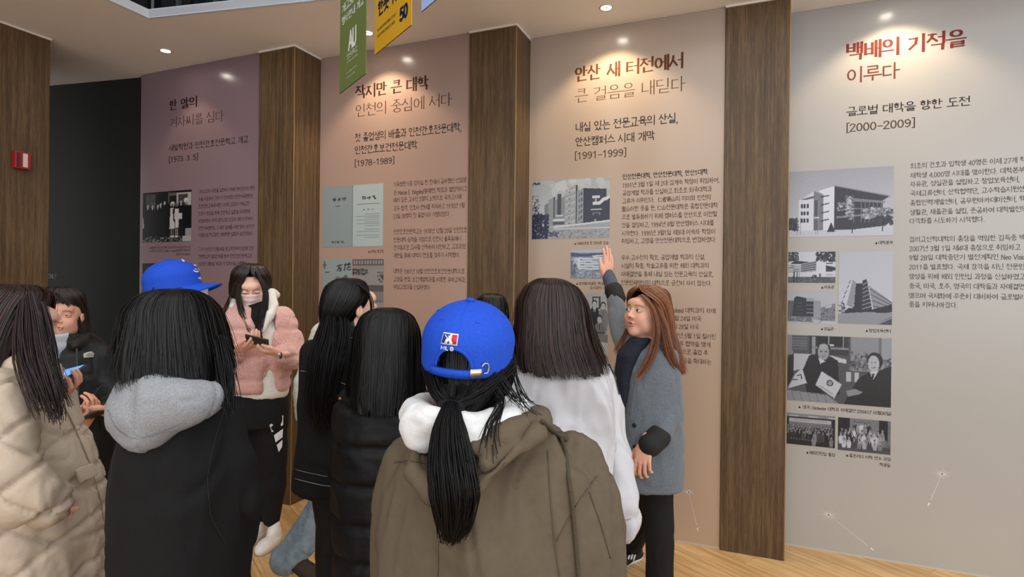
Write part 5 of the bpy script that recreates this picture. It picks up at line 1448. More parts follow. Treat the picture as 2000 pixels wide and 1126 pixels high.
# ------------------------------------------------------------------ woman explaining the panels
w = Who(2.95, 1268, 'woman in a grey coat with long brown hair, arm raised pointing at the beige panel')
P, R = w.P, w.R
H = P(1259, 611, .02); YW = D2(128)
hand1 = make_hand(P(1186, 542, .44), (.10, .02, 1), (-.55, .8, 0), 1.0, left=False, curl=(.22, .16, .16, .24), thumb=(.2, .55), spread=.015)
hand2 = make_hand(P(1262, 866, -.16), (-.25, -.25, -.95), (.5, .75, -.2), 1.08, left=True, curl=(.55, .6, .62, .65), thumb=(.5, .25))
ARM_UP = [P(1236, 690, .02), P(1214, 646, .18), P(1199, 585, .34), P(1188, 540, .43)]
ARM_DN = [P(1303, 700, -.02), P(1314, 795, -.05), P(1290, 845, -.12), P(1266, 872, -.16)]
body(w, H, YW, D2(8), D2(-3), 1.08, True, arms=[(ARM_UP, [.04, .036, .03, .026]), (ARM_DN, [.04, .036, .03, .026])], hands=[hand1, hand2], mouth=.002, jaw=1.10, hairc=(.085, .032, .014),
     face=dict(brow=(.16, .08, .05), gaze=.003, blush=.25, lip=(.50, .20, .17)), width=.13, skin=(222, 172, 148),
     leg_pts=[([P(1285, 940, .0), P(1288, 1040, 0), P(1287, 1140, 0)], [.06, .045, .03]), ([P(1255, 940, .05), P(1245, 1010, .2), P(1232, 1060, .40)], [.06, .045, .03])])
GREYC = noise_mat('grey_wool', srgb(84, 92, 100), srgb(112, 120, 128), scale=240, rough=.92, bump=.2, bscale=600, sheen=.2)
F = Field()
F.loft([w.row(664, 1248, 1286, .02, .07), w.row(676, 1226, 1302, .02, .10), w.row(692, 1212, 1320, .02, .125), w.row(720, 1202, 1328, .02, .135), w.row(780, 1205, 1331, .02, .14), w.row(850, 1210, 1332, .02, .15), w.row(905, 1210, 1332, .02, .155), w.row(946, 1212, 1330, .02, .155)], 0, cap=.012)
F.path([ARM_DN[0], ARM_DN[1], ARM_DN[2], P(1272, 864, -.15)], [R(22), R(21), R(20), R(19)], .008)
F.path([P(1240, 695, .02), ARM_UP[1], P(1206, 612, .27), P(1201, 584, .34)], [R(27), R(23), R(19), R(17)], .03)
F.cone(P(1262, 735, -.16), P(1236, 640, -.14), .012, .03, .03, op='-')
coat = cloth(w, 'coat', F, .010, GREYC, (.007, (8, 8, 4), 3))
BLKLIN = base_mat('black_lining', srgb(22, 22, 24), .8)[0]
F = Field(); F.path([P(1204, 582, .34), P(1199, 568, .365)], [R(19.5), R(20)], 0); cloth(w, 'turned_cuff', F, .006, BLKLIN, (.001, (14, 14, 14), 4), 'black turned-back cuff of the raised arm')
F = Field(); F.path([P(1286, 852, -.13), P(1270, 868, -.155)], [R(22.8), R(21.8)], 0); cloth(w, 'turned_cuff', F, .006, BLKLIN, None)
KNITG = noise_mat('slate_knit', srgb(70, 76, 88), srgb(84, 90, 102), scale=120, rough=.95, bump=.3)
F = Field(); F.path([P(1199, 572, .36), P(1190, 543, .42), P(1188, 536, .435)], [R(15.5), R(14), R(12.5)], 0); cloth(w, 'knit_sleeve', F, .006, KNITG, (.003, (16, 16, 8), 5))
# open front with the dark turtleneck, lapels and a button
DKNAVY = noise_mat('dark_navy_knit', srgb(28, 32, 44), srgb(38, 42, 54), scale=90, rough=.95, bump=.2)
F = Field(); F.loft([w.row(660, 1232, 1272, -.01, .062), w.row(690, 1208, 1246, -.02, .095), w.row(740, 1200, 1230, -.02, .09), w.row(800, 1203, 1216, .0, .08), w.row(840, 1208, 1214, .03, .06)], 0, cap=.01)
cloth(w, 'dark_sweater', F, .010, DKNAVY, (.005, (10, 10, 6), 8))
bpy.context.view_layer.update()
decal_poly(w, coat, 'lapel', [(1258, 700), (1274, 712), (1258, 758), (1232, 820), (1230, 790), (1242, 740)], GREYC)
for x, y in ((1239, 830), (1240, 872)):
    a, b = surface_hit(coat, w, x, y)
    if a is not None:
        v, q = tube([a - b * .004, a, a + b * .006], [.010, .012, .009], 14, 4); w.add('coat_button', v, q, BLKLIN, None, coat)
F = Field()
F.path([P(1282, 925, .0), P(1286, 1010, .0), P(1289, 1100, .0), P(1289, 1150, .0)], [R(30), R(28), R(26), R(27)], .0)
F.path([P(1255, 925, .04), P(1250, 1000, .16), P(1237, 1055, .33), P(1234, 1066, .38)], [R(30), R(27), R(24), R(23)], .03)
cloth(w, 'trousers', F, .012, BLKTRO, (.006, (9, 9, 3), 6))
shoe(w, 'sneaker', (P(1300, 1150, .0)[0] - .0, .02, 0.0), D2(200), BLKNYL, SOLEW, .245)
shoe(w, 'sneaker', (P(1236, 1076, .42)[0] + .04, .40, 0.0), D2(215), BLKNYL, SOLEW, .245, stripes=WHITEM)
fa = YW + math.pi / 2
hr = Hair([w.row(556, 1258, 1272, .03, .02) + (0,), w.row(559, 1243, 1286, .02, .06) + (.03,), w.row(564, 1236, 1295, .025, .085) + (.15,), w.row(573, 1230, 1303, .03, .10) + (.50,), w.row(584, 1228, 1306, .035, .106) + (.92,), w.row(596, 1227, 1309, .04, .11) + (1.15,), w.row(612, 1226, 1312, .045, .11) + (1.25,), w.row(650, 1224, 1316, .05, .11) + (1.35,), w.row(690, 1222, 1328, .05, .11) + (1.45,), w.row(728, 1240, 1340, .06, .10) + (1.3,)], fa - 2 * math.pi * (fa > math.pi), 11, .007)
add_hair(w, hr, HBRN, 2000, w=.0012, stray=.007, tlen=(.78, 1.02))
L = [lock([P(1252, 575, -.07), P(1276, 600, -.09), P(1284, 650, -.11), P(1272, 700, -.135), P(1240, 745, -.15)], .020, 90, 3, .006, profile=[.35, .7, 1, 1.1, .6]),
     lock([P(1275, 585, -.05), P(1296, 630, -.08), P(1304, 680, -.10), P(1318, 715, -.08), P(1333, 728, -.02)], .026, 130, 4, .006, profile=[.4, .9, 1, .9, .5]),
     lock([P(1244, 590, .09), P(1226, 640, .08), P(1212, 672, .02), P(1200, 690, -.02)], .016, 60, 5, .006, profile=[.3, .6, 1, .8])]
add_locks(w, HBRN, L)

finish(w)
# ------------------------------------------------------------------ woman in the pink fleece jacket looking at her phone
w = Who(3.50, 492, 'woman in a fluffy pink jacket and pink mask looking down at her phone')
P, R = w.P, w.R
H = P(492, 562, -.01); YW = D2(201)
hL = make_hand(P(470, 683, -.22), (.85, -.35, .35), (0, .2, 1), 1.02, left=False, curl=(.55, .6, .62, .65), thumb=(.2, .5))
hR = make_hand(P(548, 690, -.20), (-.85, -.30, .10), (0, .35, .95), 1.02, left=True, curl=(.8, .85, .9, .9), thumb=(.3, .4))
AL = [P(450, 622, .0), P(436, 695, .0), P(468, 684, -.20)]; AR = [P(553, 622, .0), P(574, 695, -.02), P(546, 691, -.19)]
body(w, H, YW, D2(-22), D2(2), 1.02, True, arms=[(AL, [.04, .036, .027]), (AR, [.04, .036, .027])], hands=[hL, hR], face=dict(closed=True, brow=(.12, .07, .05), brow_h=.026), skin=(232, 186, 166), width=.14)
PINK = noise_mat('pink_fleece', srgb(216, 160, 150), srgb(236, 188, 176), scale=130, rough=1.0, bump=.9, bscale=170, sheen=.5)
OFFW = noise_mat('off_white_fleece', srgb(222, 218, 210), srgb(232, 228, 220), scale=100, rough=.95, bump=.15)
F = Field(); F.loft([w.row(612, 462, 530, .0, .09), w.row(640, 450, 552, .0, .12), w.row(700, 448, 558, .0, .13), w.row(760, 446, 560, .0, .135), w.row(773, 448, 558, .0, .13)], 0, cap=.01)
cloth(w, 'hooded_sweater', F, .011, OFFW, (.006, (9, 9, 5), 12))
F = Field(); F.path([P(458, 574, .04), P(452, 596, -.02), P(466, 616, -.10), P(487, 634, -.13)], [.026, .028, .022, .010], .02); F.path([P(530, 572, .03), P(534, 592, -.02), P(526, 615, -.10), P(512, 645, -.135)], [.028, .030, .028, .014], .02)
F.path([P(458, 578, .06), P(495, 585, .13), P(536, 576, .06)], [.030, .045, .030], .02); cloth(w, 'sweater_hood', F, .008, OFFW, (.004, (14, 14, 10), 13))
F = Field(); F.loft([w.row(592, 462, 532, .02, .09), w.row(604, 444, 550, .01, .12), w.row(625, 434, 562, .0, .15), w.row(660, 434, 566, .0, .165), w.row(720, 438, 566, .0, .17), w.row(752, 442, 564, .0, .165), w.row(764, 446, 560, .0, .155)], 0, cap=.03)
F.path([P(452, 622, .0), P(436, 668, .0), P(438, 700, -.05), P(466, 688, -.19)], [R(22), R(22), R(21), R(17)], .02)
F.path([P(551, 620, .0), P(568, 665, .0), P(570, 698, -.04), P(549, 692, -.17)], [R(23), R(23), R(22), R(17)], .02)
# open front
F.path([P(499, 570, -.15), P(500, 600, -.18), P(506, 645, -.22), P(508, 700, -.24), P(508, 800, -.24)], [.105, .10, .075, .052, .080], .02, sq=(.72, 2.3, 1), op='-')
sd = seam_fn([P(492, y, 0)[2] for y in (640, 690, 735)], .010, .014)
cloth(w, 'fleece_jacket', F, .009, PINK, (.008, (10, 10, 7), 14), disp=sd)
F = Field(); F.path([P(498, 600, -.03), P(500, 622, -.065), P(504, 650, -.095), P(507, 676, -.12)], [.055, .050, .034, .016], .02); cloth(w, 'dark_shirt', F, .008, BLKCOT, (.003, (14, 14, 14), 16))
F = Field(); F.loft([w.row(765, 447, 556, .0, .13), w.row(800, 446, 556, .0, .135), w.row(830, 448, 556, .0, .13)], 0, cap=.01)
F.path([P(528, 800, .0), P(532, 880, .0), P(534, 950, .0), P(530, 1012, .0)], [R(31), R(27), R(22), R(15)], .03)
F.path([P(478, 800, .0), P(490, 880, .02), P(500, 950, .04), P(504, 1010, .06)], [R(31), R(27), R(22), R(15)], .02)
tr = cloth(w, 'trousers', F, .011, BLKTRO, (.007, (9, 9, 4), 15))
bpy.context.view_layer.update()
for pg in ([(526, 829), (552, 810), (552, 829), (531, 843)], [(535, 849), (552, 836), (551, 853), (538, 863)], [(540, 868), (551, 858), (550, 872), (544, 882)]): decal_poly(w, tr, 'white_bar', pg, WHITEM, lift=.004)
SHW = noise_mat('white_leather', srgb(226, 224, 220), srgb(236, 234, 230), scale=20, rough=.5)
b_ = P(533, 1045, 0); shoe(w, 'sneaker', (b_[0] + .01, .05, 0), D2(-92), SHW, SOLEW, .25)
b_ = P(500, 1045, 0); shoe(w, 'sneaker', (b_[0], .10, 0), D2(-98), SHW, SOLEW, .25)
mask(w, H, YW, D2(-22), D2(2), 1.02, srgb(238, 208, 206))
fa = YW + math.pi / 2 - 2 * math.pi
hr = Hair([w.row(514, 486, 500, .01, .02) + (0,), w.row(518, 470, 512, .0, .07) + (.02,), w.row(529, 459, 522, .0, .098) + (.03,), w.row(538, 456, 525, .0, .106) + (.12,), w.row(546, 455, 526, .01, .106) + (.50,), w.row(556, 454, 527, .02, .108) + (.85,), w.row(575, 454, 528, .04, .10) + (1.10,), w.row(600, 452, 530, .05, .09) + (1.35,), w.row(630, 456, 526, .06, .08) + (1.5,)], fa, 21, .006)
add_hair(w, hr, HDK2, 1300, w=.0013, stray=.005)
add_locks(w, HDK2, [lock([P(482, 530, -.09), P(462, 570, -.11), P(472, 612, -.12), P(492, 650, -.15)], .018, 70, 6, .006, profile=[.4, .8, 1, .6]), lock([P(500, 530, -.09), P(521, 570, -.11), P(516, 610, -.12), P(506, 660, -.16)], .020, 80, 7, .006, profile=[.4, .8, 1, .5]),
    lock([P(456, 560, .0), P(446, 590, -.06), P(436, 615, -.10), P(430, 655, -.14)], .010, 24, 8, .014, profile=[.6, 1, 1.2, 1.2])])
wt = w.add('wristwatch', *tube([P(544, 684, -.215), P(549, 690, -.225), P(548, 700, -.205)], [.006, .013, .006], 10, 6), base_mat('watch_black', srgb(20, 20, 22), .25)[0])
v, q = tube([P(545, 692, -.228), P(546, 693, -.236)], [.012, .011], 12, 3); w.add('watch_case', v, q, base_mat('watch_silver', srgb(190, 192, 196), .25, .5, .8)[0], None, wt)
phone('dark smartphone held by the woman in the pink jacket', wpt(w, P(503, 664, -.27)), wdir((.1, -.6, .2)), wdir((.1, .75, .65)), size=(.066, .130, .009), case=(40, 34, 36), screen=(60, 70, 90), lit=.6)

finish(w)
# ------------------------------------------------------------------ smiling woman in a black hooded jacket by the dark wall
w = Who(3.0, 152, 'smiling woman in a black jacket standing by the dark wall, holding a phone')
P, R = w.P, w.R
H = P(126, 616, -.01); YW = D2(203)
hA = make_hand(P(168, 826, -.22), (.45, -.1, .70), (-.2, 0, 1), 1.0, left=False, curl=(.7, .75, .8, .8), thumb=(.3, .4))
hB = make_hand(P(206, 800, -.20), (-.85, -.25, -.05), (0, .3, 1), 1.0, left=True, curl=(.5, .6, .7, .8), thumb=(.2, .5))
AL = [P(112, 700, 0), P(108, 780, 0), P(160, 828, -.20)]; AR = [P(196, 700, 0), P(216, 775, -.02), P(206, 802, -.18)]
body(w, H, YW, D2(2), D2(-6), 1.0, True, arms=[(AL, [.04, .036, .027]), (AR, [.04, .036, .027])], hands=[hA, hB], face=dict(squint=.0022, brow=(.14, .09, .07), blush=.25, lip=(.60, .28, .24)), smile=1.0, mouth=.0006, skin=(218, 166, 142), width=.15)
F = Field(); F.loft([w.row(652, 118, 172, .0, .08), w.row(664, 104, 190, .0, .11), w.row(684, 94, 204, .0, .13), w.row(720, 92, 212, .0, .14), w.row(800, 94, 214, .0, .15), w.row(880, 94, 216, .0, .15), w.row(905, 96, 214, .0, .15)], 0, cap=.015)
F.path([P(112, 695, 0), P(106, 770, 0), P(150, 826, -.17)], [R(20), R(18), R(15)], .02); F.path([P(196, 690, 0), P(214, 760, -.01), P(210, 790, -.10), P(206, 798, -.14)], [R(21), R(19), R(16), R(15)], .02)
F.path([P(116, 668, .03), P(124, 672, -.08), P(148, 676, -.11), P(166, 662, -.04)], [.024, .022, .020, .026], .02)
jk = cloth(w, 'hooded_jacket', F, .010, BLKNYL, (.010, (9, 9, 5), 22))
v, q = tube([P(150, 680, -.14), P(152, 740, -.155), P(154, 800, -.165), P(155, 900, -.165)], .004, 6); w.add('zip', v, q, base_mat('zip_black', srgb(44, 44, 48), .35)[0])
bpy.context.view_layer.update()
pt = decal_poly(w, jk, 'chest_logo', [(163, 691), (170, 688), (178, 686), (184, 690), (183, 697), (163, 698)], base_mat('logo_thread', srgb(190, 184, 172), .7)[0], lift=.005)
if pt:
    for k, pix in enumerate(([(167, 697), (169, 692), (176, 689), (182, 690)], [(171, 697), (173, 693), (178, 692), (183, 693)], [(175, 697), (177, 695), (183, 695)])): decal_line(w, jk, 'logo_arc', pix, .0022, BLKNYL, pt, .0075, 8)
F = Field(); F.loft([w.row(895, 98, 212, .0, .14), w.row(960, 100, 210, .0, .14)], 0, cap=.01)
F.path([P(130, 950, 0), P(130, 1060, 0), P(130, 1120, 0)], [R(26), R(20), R(15)], .02); F.path([P(182, 950, 0), P(182, 1060, 0), P(182, 1120, 0)], [R(26), R(20), R(15)], .02)
cloth(w, 'trousers', F, .013, BLKTRO, (.006, (9, 9, 4), 25))
for x in (130, 182): b_ = P(x, 1100, 0); shoe(w, 'sneaker', (b_[0], .05, 0), D2(-95), BLKNYL, SOLEB, .245)
fa = YW + math.pi / 2 - 2 * math.pi
hr = Hair([w.row(559, 112, 126, .01, .02) + (0,), w.row(563, 98, 140, .0, .075) + (.02,), w.row(575, 88, 152, .0, .105) + (.05,), w.row(588, 82, 154, .0, .112) + (.30,), w.row(600, 80, 156, .01, .112) + (.62,), w.row(630, 80, 160, .02, .105) + (.85,), w.row(655, 88, 164, .03, .10) + (.95,), w.row(676, 96, 168, .03, .09) + (1.05,)], fa, 31, .007)
add_hair(w, hr, HDK2, 1200, w=.0013, stray=.008)
add_locks(w, HDK2, [lock([P(112, 572, -.09), P(122, 584, -.115), P(138, 598, -.10)], .010, 34, 31, .004, profile=[.6, 1, .8]), lock([P(108, 572, -.09), P(104, 590, -.10), P(98, 602, -.08)], .010, 30, 32, .004, profile=[.6, 1, .8])])
phone('dark smartphone held low by the smiling woman in black', wpt(w, P(178, 810, -.26)), wdir((.15, .9, .1)), wdir((-.35, .2, .9)), size=(.072, .15, .009), case=(50, 46, 44), screen=(60, 60, 66), lit=0)

finish(w)
# ------------------------------------------------------------------ person with blue cap in profile, mostly hidden
w = Who(2.4, 345, 'person in a blue baseball cap and white mask in profile facing right, mostly hidden')
P, R = w.P, w.R
H = P(345, 562, 0); YW = D2(-76)
body(w, H, YW, D2(2), 0, .96, True, arms=[], width=.15, skin=(214, 164, 142), face=dict(brow=(.1, .06, .05)))
cp, crown_at, TR = cap(w, H + np.array((0, 0, .004)), YW, D2(12), 0, 1.0, BLUECAP, False, size=(.094, .108, .086))
# two white letters on the crown front
def cap_mark(strokes, phi0, t0, sc, lift, mat, name, parent, wdt=.006):
    for st in strokes:
        pts = [crown_at(phi0 - x * sc, t0 - y * sc * 1.0, lift) for x, y in st]; q_ = []
        for a, b in zip(pts[:-1], pts[1:]):
            for k in range(4): q_.append(tuple(np.array(a) * (1 - k / 4) + np.array(b) * k / 4))
        q_.append(pts[-1]); q_ = TR(q_); c0 = TR([(0, -.012, .03)])[0]
        ribbon(w, name, q_, wdt, q_ - c0, mat, parent)
cap_mark(LAT['L'][1], +.42, .90, .60, .0030, WHITEM, 'cap_letter', cp, .005); cap_mark(LAT['A'][1], +.24, .84, .60, .0036, WHITEM, 'cap_letter', cp)
mask(w, H, YW, D2(0), 0, 1.02, srgb(220, 222, 224))
JK3 = noise_mat('dark_grey_cotton', srgb(60, 60, 64), srgb(70, 70, 74), scale=80, rough=.9)
F = Field(); F.loft([w.row(640, 320, 370, .0, .07), w.row(660, 290, 400, .0, .15), w.row(700, 280, 412, .0, .2), w.row(850, 282, 410, .0, .19), w.row(930, 284, 408, .0, .18)], 0, cap=.02)
for s in (-1, 1): F.path([P(345, 690, s * .19), P(345, 800, s * .21), P(360, 880, s * .17)], [.055, .05, .045], .02)
cloth(w, 'jacket', F, .014, JK3, (.008, (8, 8, 5), 33))
F = Field()
for s in (-1, 1): F.path([P(345, 920, s * .09), P(345, 1080, s * .1), (P(345, 1000, 0)[0], s * .1, .08)], [.09, .07, .05], .02)
cloth(w, 'trousers', F, .015, BLKTRO, (.006, (9, 9, 4), 34))
for s in (-1, 1): shoe(w, 'sneaker', (P(345, 1000, 0)[0] - .06, s * .1, 0), 0, BLKNYL, SOLEW, .26)
fa = YW + math.pi / 2
hr = Hair([w.row(548, 300, 372, .0, .085) + (1.0,), w.row(560, 296, 372, .0, .09) + (1.3,), w.row(600, 298, 368, .0, .09) + (1.6,), w.row(625, 302, 360, .0, .08) + (1.8,)], fa, 41, .004)
add_hair(w, hr, HBLK, 250, w=.0022)

finish(w)
# ------------------------------------------------------------------ young woman in black jacket with white stitching, ear visible
w = Who(2.2, 665, 'woman with long black ponytail, ear showing, in a black jacket with white stitching')
P, R = w.P, w.R
H = P(684, 602, .0); YW = D2(-46)
body(w, H, YW, D2(2), D2(0), 1.04, True, arms=[([P(610, 690, 0), P(606, 800, 0), P(612, 880, -.02)], [.04, .035, .03]), ([P(725, 690, 0), P(735, 800, 0), P(730, 880, 0)], [.04, .035, .03])], width=.14, skin=(222, 176, 156), face=dict(brow=(.08, .05, .04)),
     leg_pts=[([P(648, 930, 0), P(646, 1100, 0), (P(650, 1000)[0], 0, .08)], [.06, .05, .035]), ([P(700, 930, .05), P(700, 1100, .05), (P(700, 1000)[0], .05, .08)], [.06, .05, .035])])
F = Field(); F.loft([w.row(640, 655, 712, .0, .07), w.row(650, 640, 718, .0, .09), w.row(664, 614, 732, .0, .115), w.row(690, 600, 740, .0, .125), w.row(740, 595, 745, .0, .13), w.row(820, 588, 746, .0, .135), w.row(900, 580, 748, .0, .15), w.row(948, 576, 750, .0, .155)], 0, cap=.012)
F.path([P(614, 690, .0), P(602, 790, .0), P(606, 890, -.03)], [R(26), R(24), R(22)], .014); F.path([P(726, 690, .0), P(740, 790, .0), P(738, 890, .0)], [R(26), R(24), R(22)], .014)
jk = cloth(w, 'jacket', F, .010, BLKCOT, (.008, (7, 7, 3.5), 43))
F = Field(); F.path([P(655, 648, .02), P(676, 652, -.09), P(706, 646, -.06), P(716, 638, .02)], [.016, .022, .022, .016], 0); cloth(w, 'collar', F, .008, BLKCOT, None, parent=jk)
bpy.context.view_layer.update()
STI = base_mat('white_stitching', srgb(150, 148, 144), .7)[0]
decal_line(w, jk, 'stitching', [(588, 724), (600, 725), (612, 726)], .0022, STI); decal_line(w, jk, 'stitching', [(632, 733), (655, 741), (680, 753)], .0022, STI); decal_line(w, jk, 'stitching', [(577, 934), (600, 940), (630, 947), (668, 951)], .0018, STI); decal_line(w, jk, 'stitching', [(578, 916), (605, 923), (640, 930)], .0012, STI)
decal_line(w, jk, 'stitching', [(655, 655), (680, 661), (705, 655)], .0016, STI)
LEGB = noise_mat('black_leggings', srgb(20, 19, 20), srgb(26, 25, 26), scale=60, rough=.6)
F = Field(); F.path([P(650, 930, 0), P(648, 1020, .0), P(645, 1110, 0), (P(648, 1000)[0], 0, .10)], [.085, .06, .052, .04], .02); F.path([P(700, 930, .05), P(700, 1100, .05), (P(700, 1000)[0], .05, .10)], [.085, .055, .04], .02)
cloth(w, 'leggings', F, .012, LEGB, (.004, (12, 12, 8), 44))
for x, y in ((648, 0), (700, .05)): shoe(w, 'ankle_boot', (P(x, 1000)[0] - .04, y, 0), D2(20), BLKNYL, SOLEB, .25)
fa = YW + math.pi / 2
hr = Hair([w.row(543, 676, 690, .0, .02) + (.0,), w.row(547, 656, 706, .0, .06) + (.3,), w.row(560, 640, 718, -.0, .09) + (.6,), w.row(580, 633, 724, -.0, .100) + (.95,), w.row(598, 630, 720, .0, .100) + (1.15,), w.row(612, 630, 714, .0, .100) + (1.42,), w.row(635, 632, 704, .01, .09) + (1.55,), w.row(660, 630, 690, .02, .08) + (1.6,)], fa, 51, .005)
add_hair(w, hr, HBLK, 1500, w=.0012, stray=.003)
add_locks(w, HBLK, [lock([P(652, 590, -.02), P(648, 640, -.09), P(632, 700, -.14), P(622, 790, -.15), P(626, 840, -.15)], .052, 330, 52, .012, profile=[.5, .9, 1.1, .95, .3]), lock([P(662, 600, -.04), P(662, 660, -.12), P(646, 720, -.15), P(640, 800, -.15)], .045, 220, 53, .010, profile=[.7, 1, .9, .3]),
    lock([P(700, 556, -.06), P(722, 575, -.05), P(727, 600, -.04), P(722, 622, -.04)], .006, 18, 54, .004)])
scr = Field(); scr.ell(P(646, 596, -.03), (.022, .03, .02), 0); v, q, g = surf(scr, .006); w.add('hair_tie', v, q, BLKCOT)

finish(w)
# ------------------------------------------------------------------ person in white top and jeans walking, mostly hidden
w = Who(2.95, 655, 'person in a white top and light blue jeans walking, mostly hidden, one leg stretched back')
P, R = w.P, w.R
H = P(676, 590, 0); YW = D2(-80)
TL = [P(655, 880, .0), P(640, 985, -.02), P(578, 1072, -.04)]
body(w, H, YW, 0, 0, .95, False, arms=[([P(628, 660, 0), P(600, 740, 0), P(594, 805, -.02)], [.036, .032, .026])], width=.12, leg_pts=[(TL, [.06, .045, .03]), ([P(668, 880, .0), P(690, 1000, 0), (P(700, 1000)[0], 0, .08)], [.06, .045, .03])])
WTOP = noise_mat('cream_cotton', srgb(206, 202, 192), srgb(218, 214, 204), scale=80, rough=.9)
F = Field(); F.loft([w.row(622, 640, 690, 0, .07), w.row(640, 620, 705, 0, .11), w.row(700, 612, 710, 0, .14), w.row(800, 606, 712, 0, .14), w.row(880, 606, 712, 0, .14)], 0, cap=.02)
F.path([P(628, 650, -.03), P(610, 700, -.06), P(594, 745, -.08), P(590, 812, -.08)], [R(21), R(17), R(17), R(14)], .02); cloth(w, 'cotton_top', F, .011, WTOP, (.010, (9, 9, 6), 62))
JEAN = noise_mat('faded_blue_denim', srgb(118, 138, 154), srgb(152, 168, 180), scale=26, rough=.9, bump=.12, bscale=260)
F = Field(); F.path([P(655, 880, .0), P(636, 985, -.02), P(596, 1048, -.03), P(560, 1090, -.04)], [R(38), R(32), R(30), R(29)], .02); F.path([P(668, 880, .0), P(690, 1000, 0), (P(700, 1000)[0], 0, .12)], [R(36), R(30), R(28)], .02)
cloth(w, 'jeans', F, .012, JEAN, (.009, (10, 10, 7), 63))
suede = noise_mat('brown_suede', srgb(62, 50, 42), srgb(74, 60, 50), scale=60, rough=.9)
a = P(536, 1088, -.05); shoe(w, 'boot', (a[0] - .01, a[1], .07), D2(-2), suede, SOLEB, .26, .09, D2(38)); shoe(w, 'boot', (P(700, 1000)[0] - .03, 0, 0), 0, suede, SOLEB, .26, .09)
fa = YW + math.pi / 2
hr = Hair([w.row(556, 670, 684, 0, .02) + (0,), w.row(562, 654, 696, 0, .06) + (.6,), w.row(585, 646, 700, 0, .085) + (1.2,), w.row(625, 646, 690, 0, .08) + (1.5,), w.row(655, 648, 684, 0, .06) + (1.6,)], fa, 61, .004); add_hair(w, hr, HDBR, 250, w=.002)
add_locks(w, HDBR, [lock([P(640, 600, -.04), P(628, 628, -.06), P(624, 650, -.08)], .010, 30, 64, .005)])

finish(w)
# ------------------------------------------------------------------ woman in long black puffer coat, back view
w = Who(1.80, 755, 'woman with straight black hair in a long black puffer coat')
P, R = w.P, w.R
H = P(756, 668, .03); YW = D2(6)
body(w, H, YW, D2(-4), 0, 1.0, False, arms=[([P(682, 790, 0), P(672, 900, 0), P(680, 1000, .02)], [.04, .036, .03]), ([P(825, 790, 0), P(838, 900, 0), P(830, 1000, .02)], [.04, .036, .03])], width=.14)
PUFB = noise_mat('black_puffer', srgb(17, 17, 19), srgb(24, 24, 26), scale=14, rough=.62, bump=.15, bscale=60)
F = Field(); F.loft([w.row(738, 700, 806, .02, .08), w.row(758, 680, 826, .02, .13), w.row(785, 668, 840, .02, .15), w.row(850, 657, 850, .02, .165), w.row(950, 655, 852, .02, .17), w.row(1050, 656, 853, .02, .17), w.row(1126, 660, 852, .02, .165), w.row(1300, 664, 846, .02, .155)], 0, cap=.03)
F.path([P(684, 790, .02), P(674, 880, .02), P(678, 1000, .04)], [R(30), R(28), R(27)], .012); F.path([P(828, 790, .02), P(840, 880, .02), P(836, 1000, .04)], [R(30), R(28), R(27)], .012)
pc = cloth(w, 'puffer_coat', F, .010, PUFB, (.006, (10, 10, 8), 71), disp=seam_fn([P(755, y, -.12)[2] for y in (800, 874, 948, 1024, 1098, 1172, 1246)], .014, .010))
F = Field()
for s in (-1, 1): F.path([(P(755, 0, 0)[0] + s * .08, .03, .50), (P(755, 0, 0)[0] + s * .09, .03, .10)], [.07, .045], 0)
cloth(w, 'trousers', F, .014, BLKTRO, None)
for s in (-1, 1): shoe(w, 'sneaker', (s * .09, -.02, 0), D2(92), BLKNYL, SOLEW, .245)
hr = Hair([w.row(601, 749, 764, .01, .02) + (0,), w.row(605, 730, 784, .015, .06) + (.1,), w.row(618, 710, 802, .02, .09) + (.5,), w.row(645, 698, 814, .02, .105) + (.9,), w.row(690, 692, 820, .01, .11) + (1.1,), w.row(735, 687, 823, -.01, .115) + (1.2,), w.row(765, 684, 824, -.03, .115) + (1.3,), w.row(800, 690, 816, -.045, .11) + (1.4,)], D2(84), 72, .006)
add_hair(w, hr, HBLK, 2200, w=.0010, stray=.006, tlen=(.84, 1.02), seg=16)

finish(w)
# ------------------------------------------------------------------ person hidden behind the cap
w = Who(3.05, 962, 'person behind the blue cap in the middle, only the dark crown of the head visible')
P, R = w.P, w.R
H = P(961, 612, 0); YW = D2(-8)
body(w, H, YW, 0, 0, 1.0, False, width=.14)
F = Field(); F.loft([w.row(655, 940, 980, 0, .07), w.row(672, 912, 1010, 0, .12), w.row(800, 908, 1014, 0, .14), w.row(890, 910, 1012, 0, .14)], 0, cap=.02)
for s in (-1, 1): F.path([P(961 + s * 50, 685, 0), P(961 + s * 56, 780, 0), P(961 + s * 50, 850, -.05)], [.05, .045, .04], .02)
cloth(w, 'jacket', F, .015, JK3, (.008, (8, 8, 5), 73))
F = Field()
for s in (-1, 1): F.path([P(961 + s * 26, 880, 0), (P(961 + s * 26, 880, 0)[0], 0, .08)], [.085, .05], .02)
cloth(w, 'trousers', F, .016, BLKTRO, None)
for s in (-1, 1): shoe(w, 'sneaker', (P(961 + s * 26, 880, 0)[0], .03, 0), D2(-90), BLKNYL, SOLEW, .25)
hr = Hair([w.row(573, 953, 969, 0, .02) + (0,), w.row(577, 940, 982, 0, .06) + (.2,), w.row(590, 932, 990, 0, .09) + (.6,), w.row(620, 930, 992, .01, .10) + (1.1,), w.row(645, 934, 988, .02, .09) + (1.4,)], D2(82), 74, .005); add_hair(w, hr, HBLK, 300, w=.002)
finish(w)
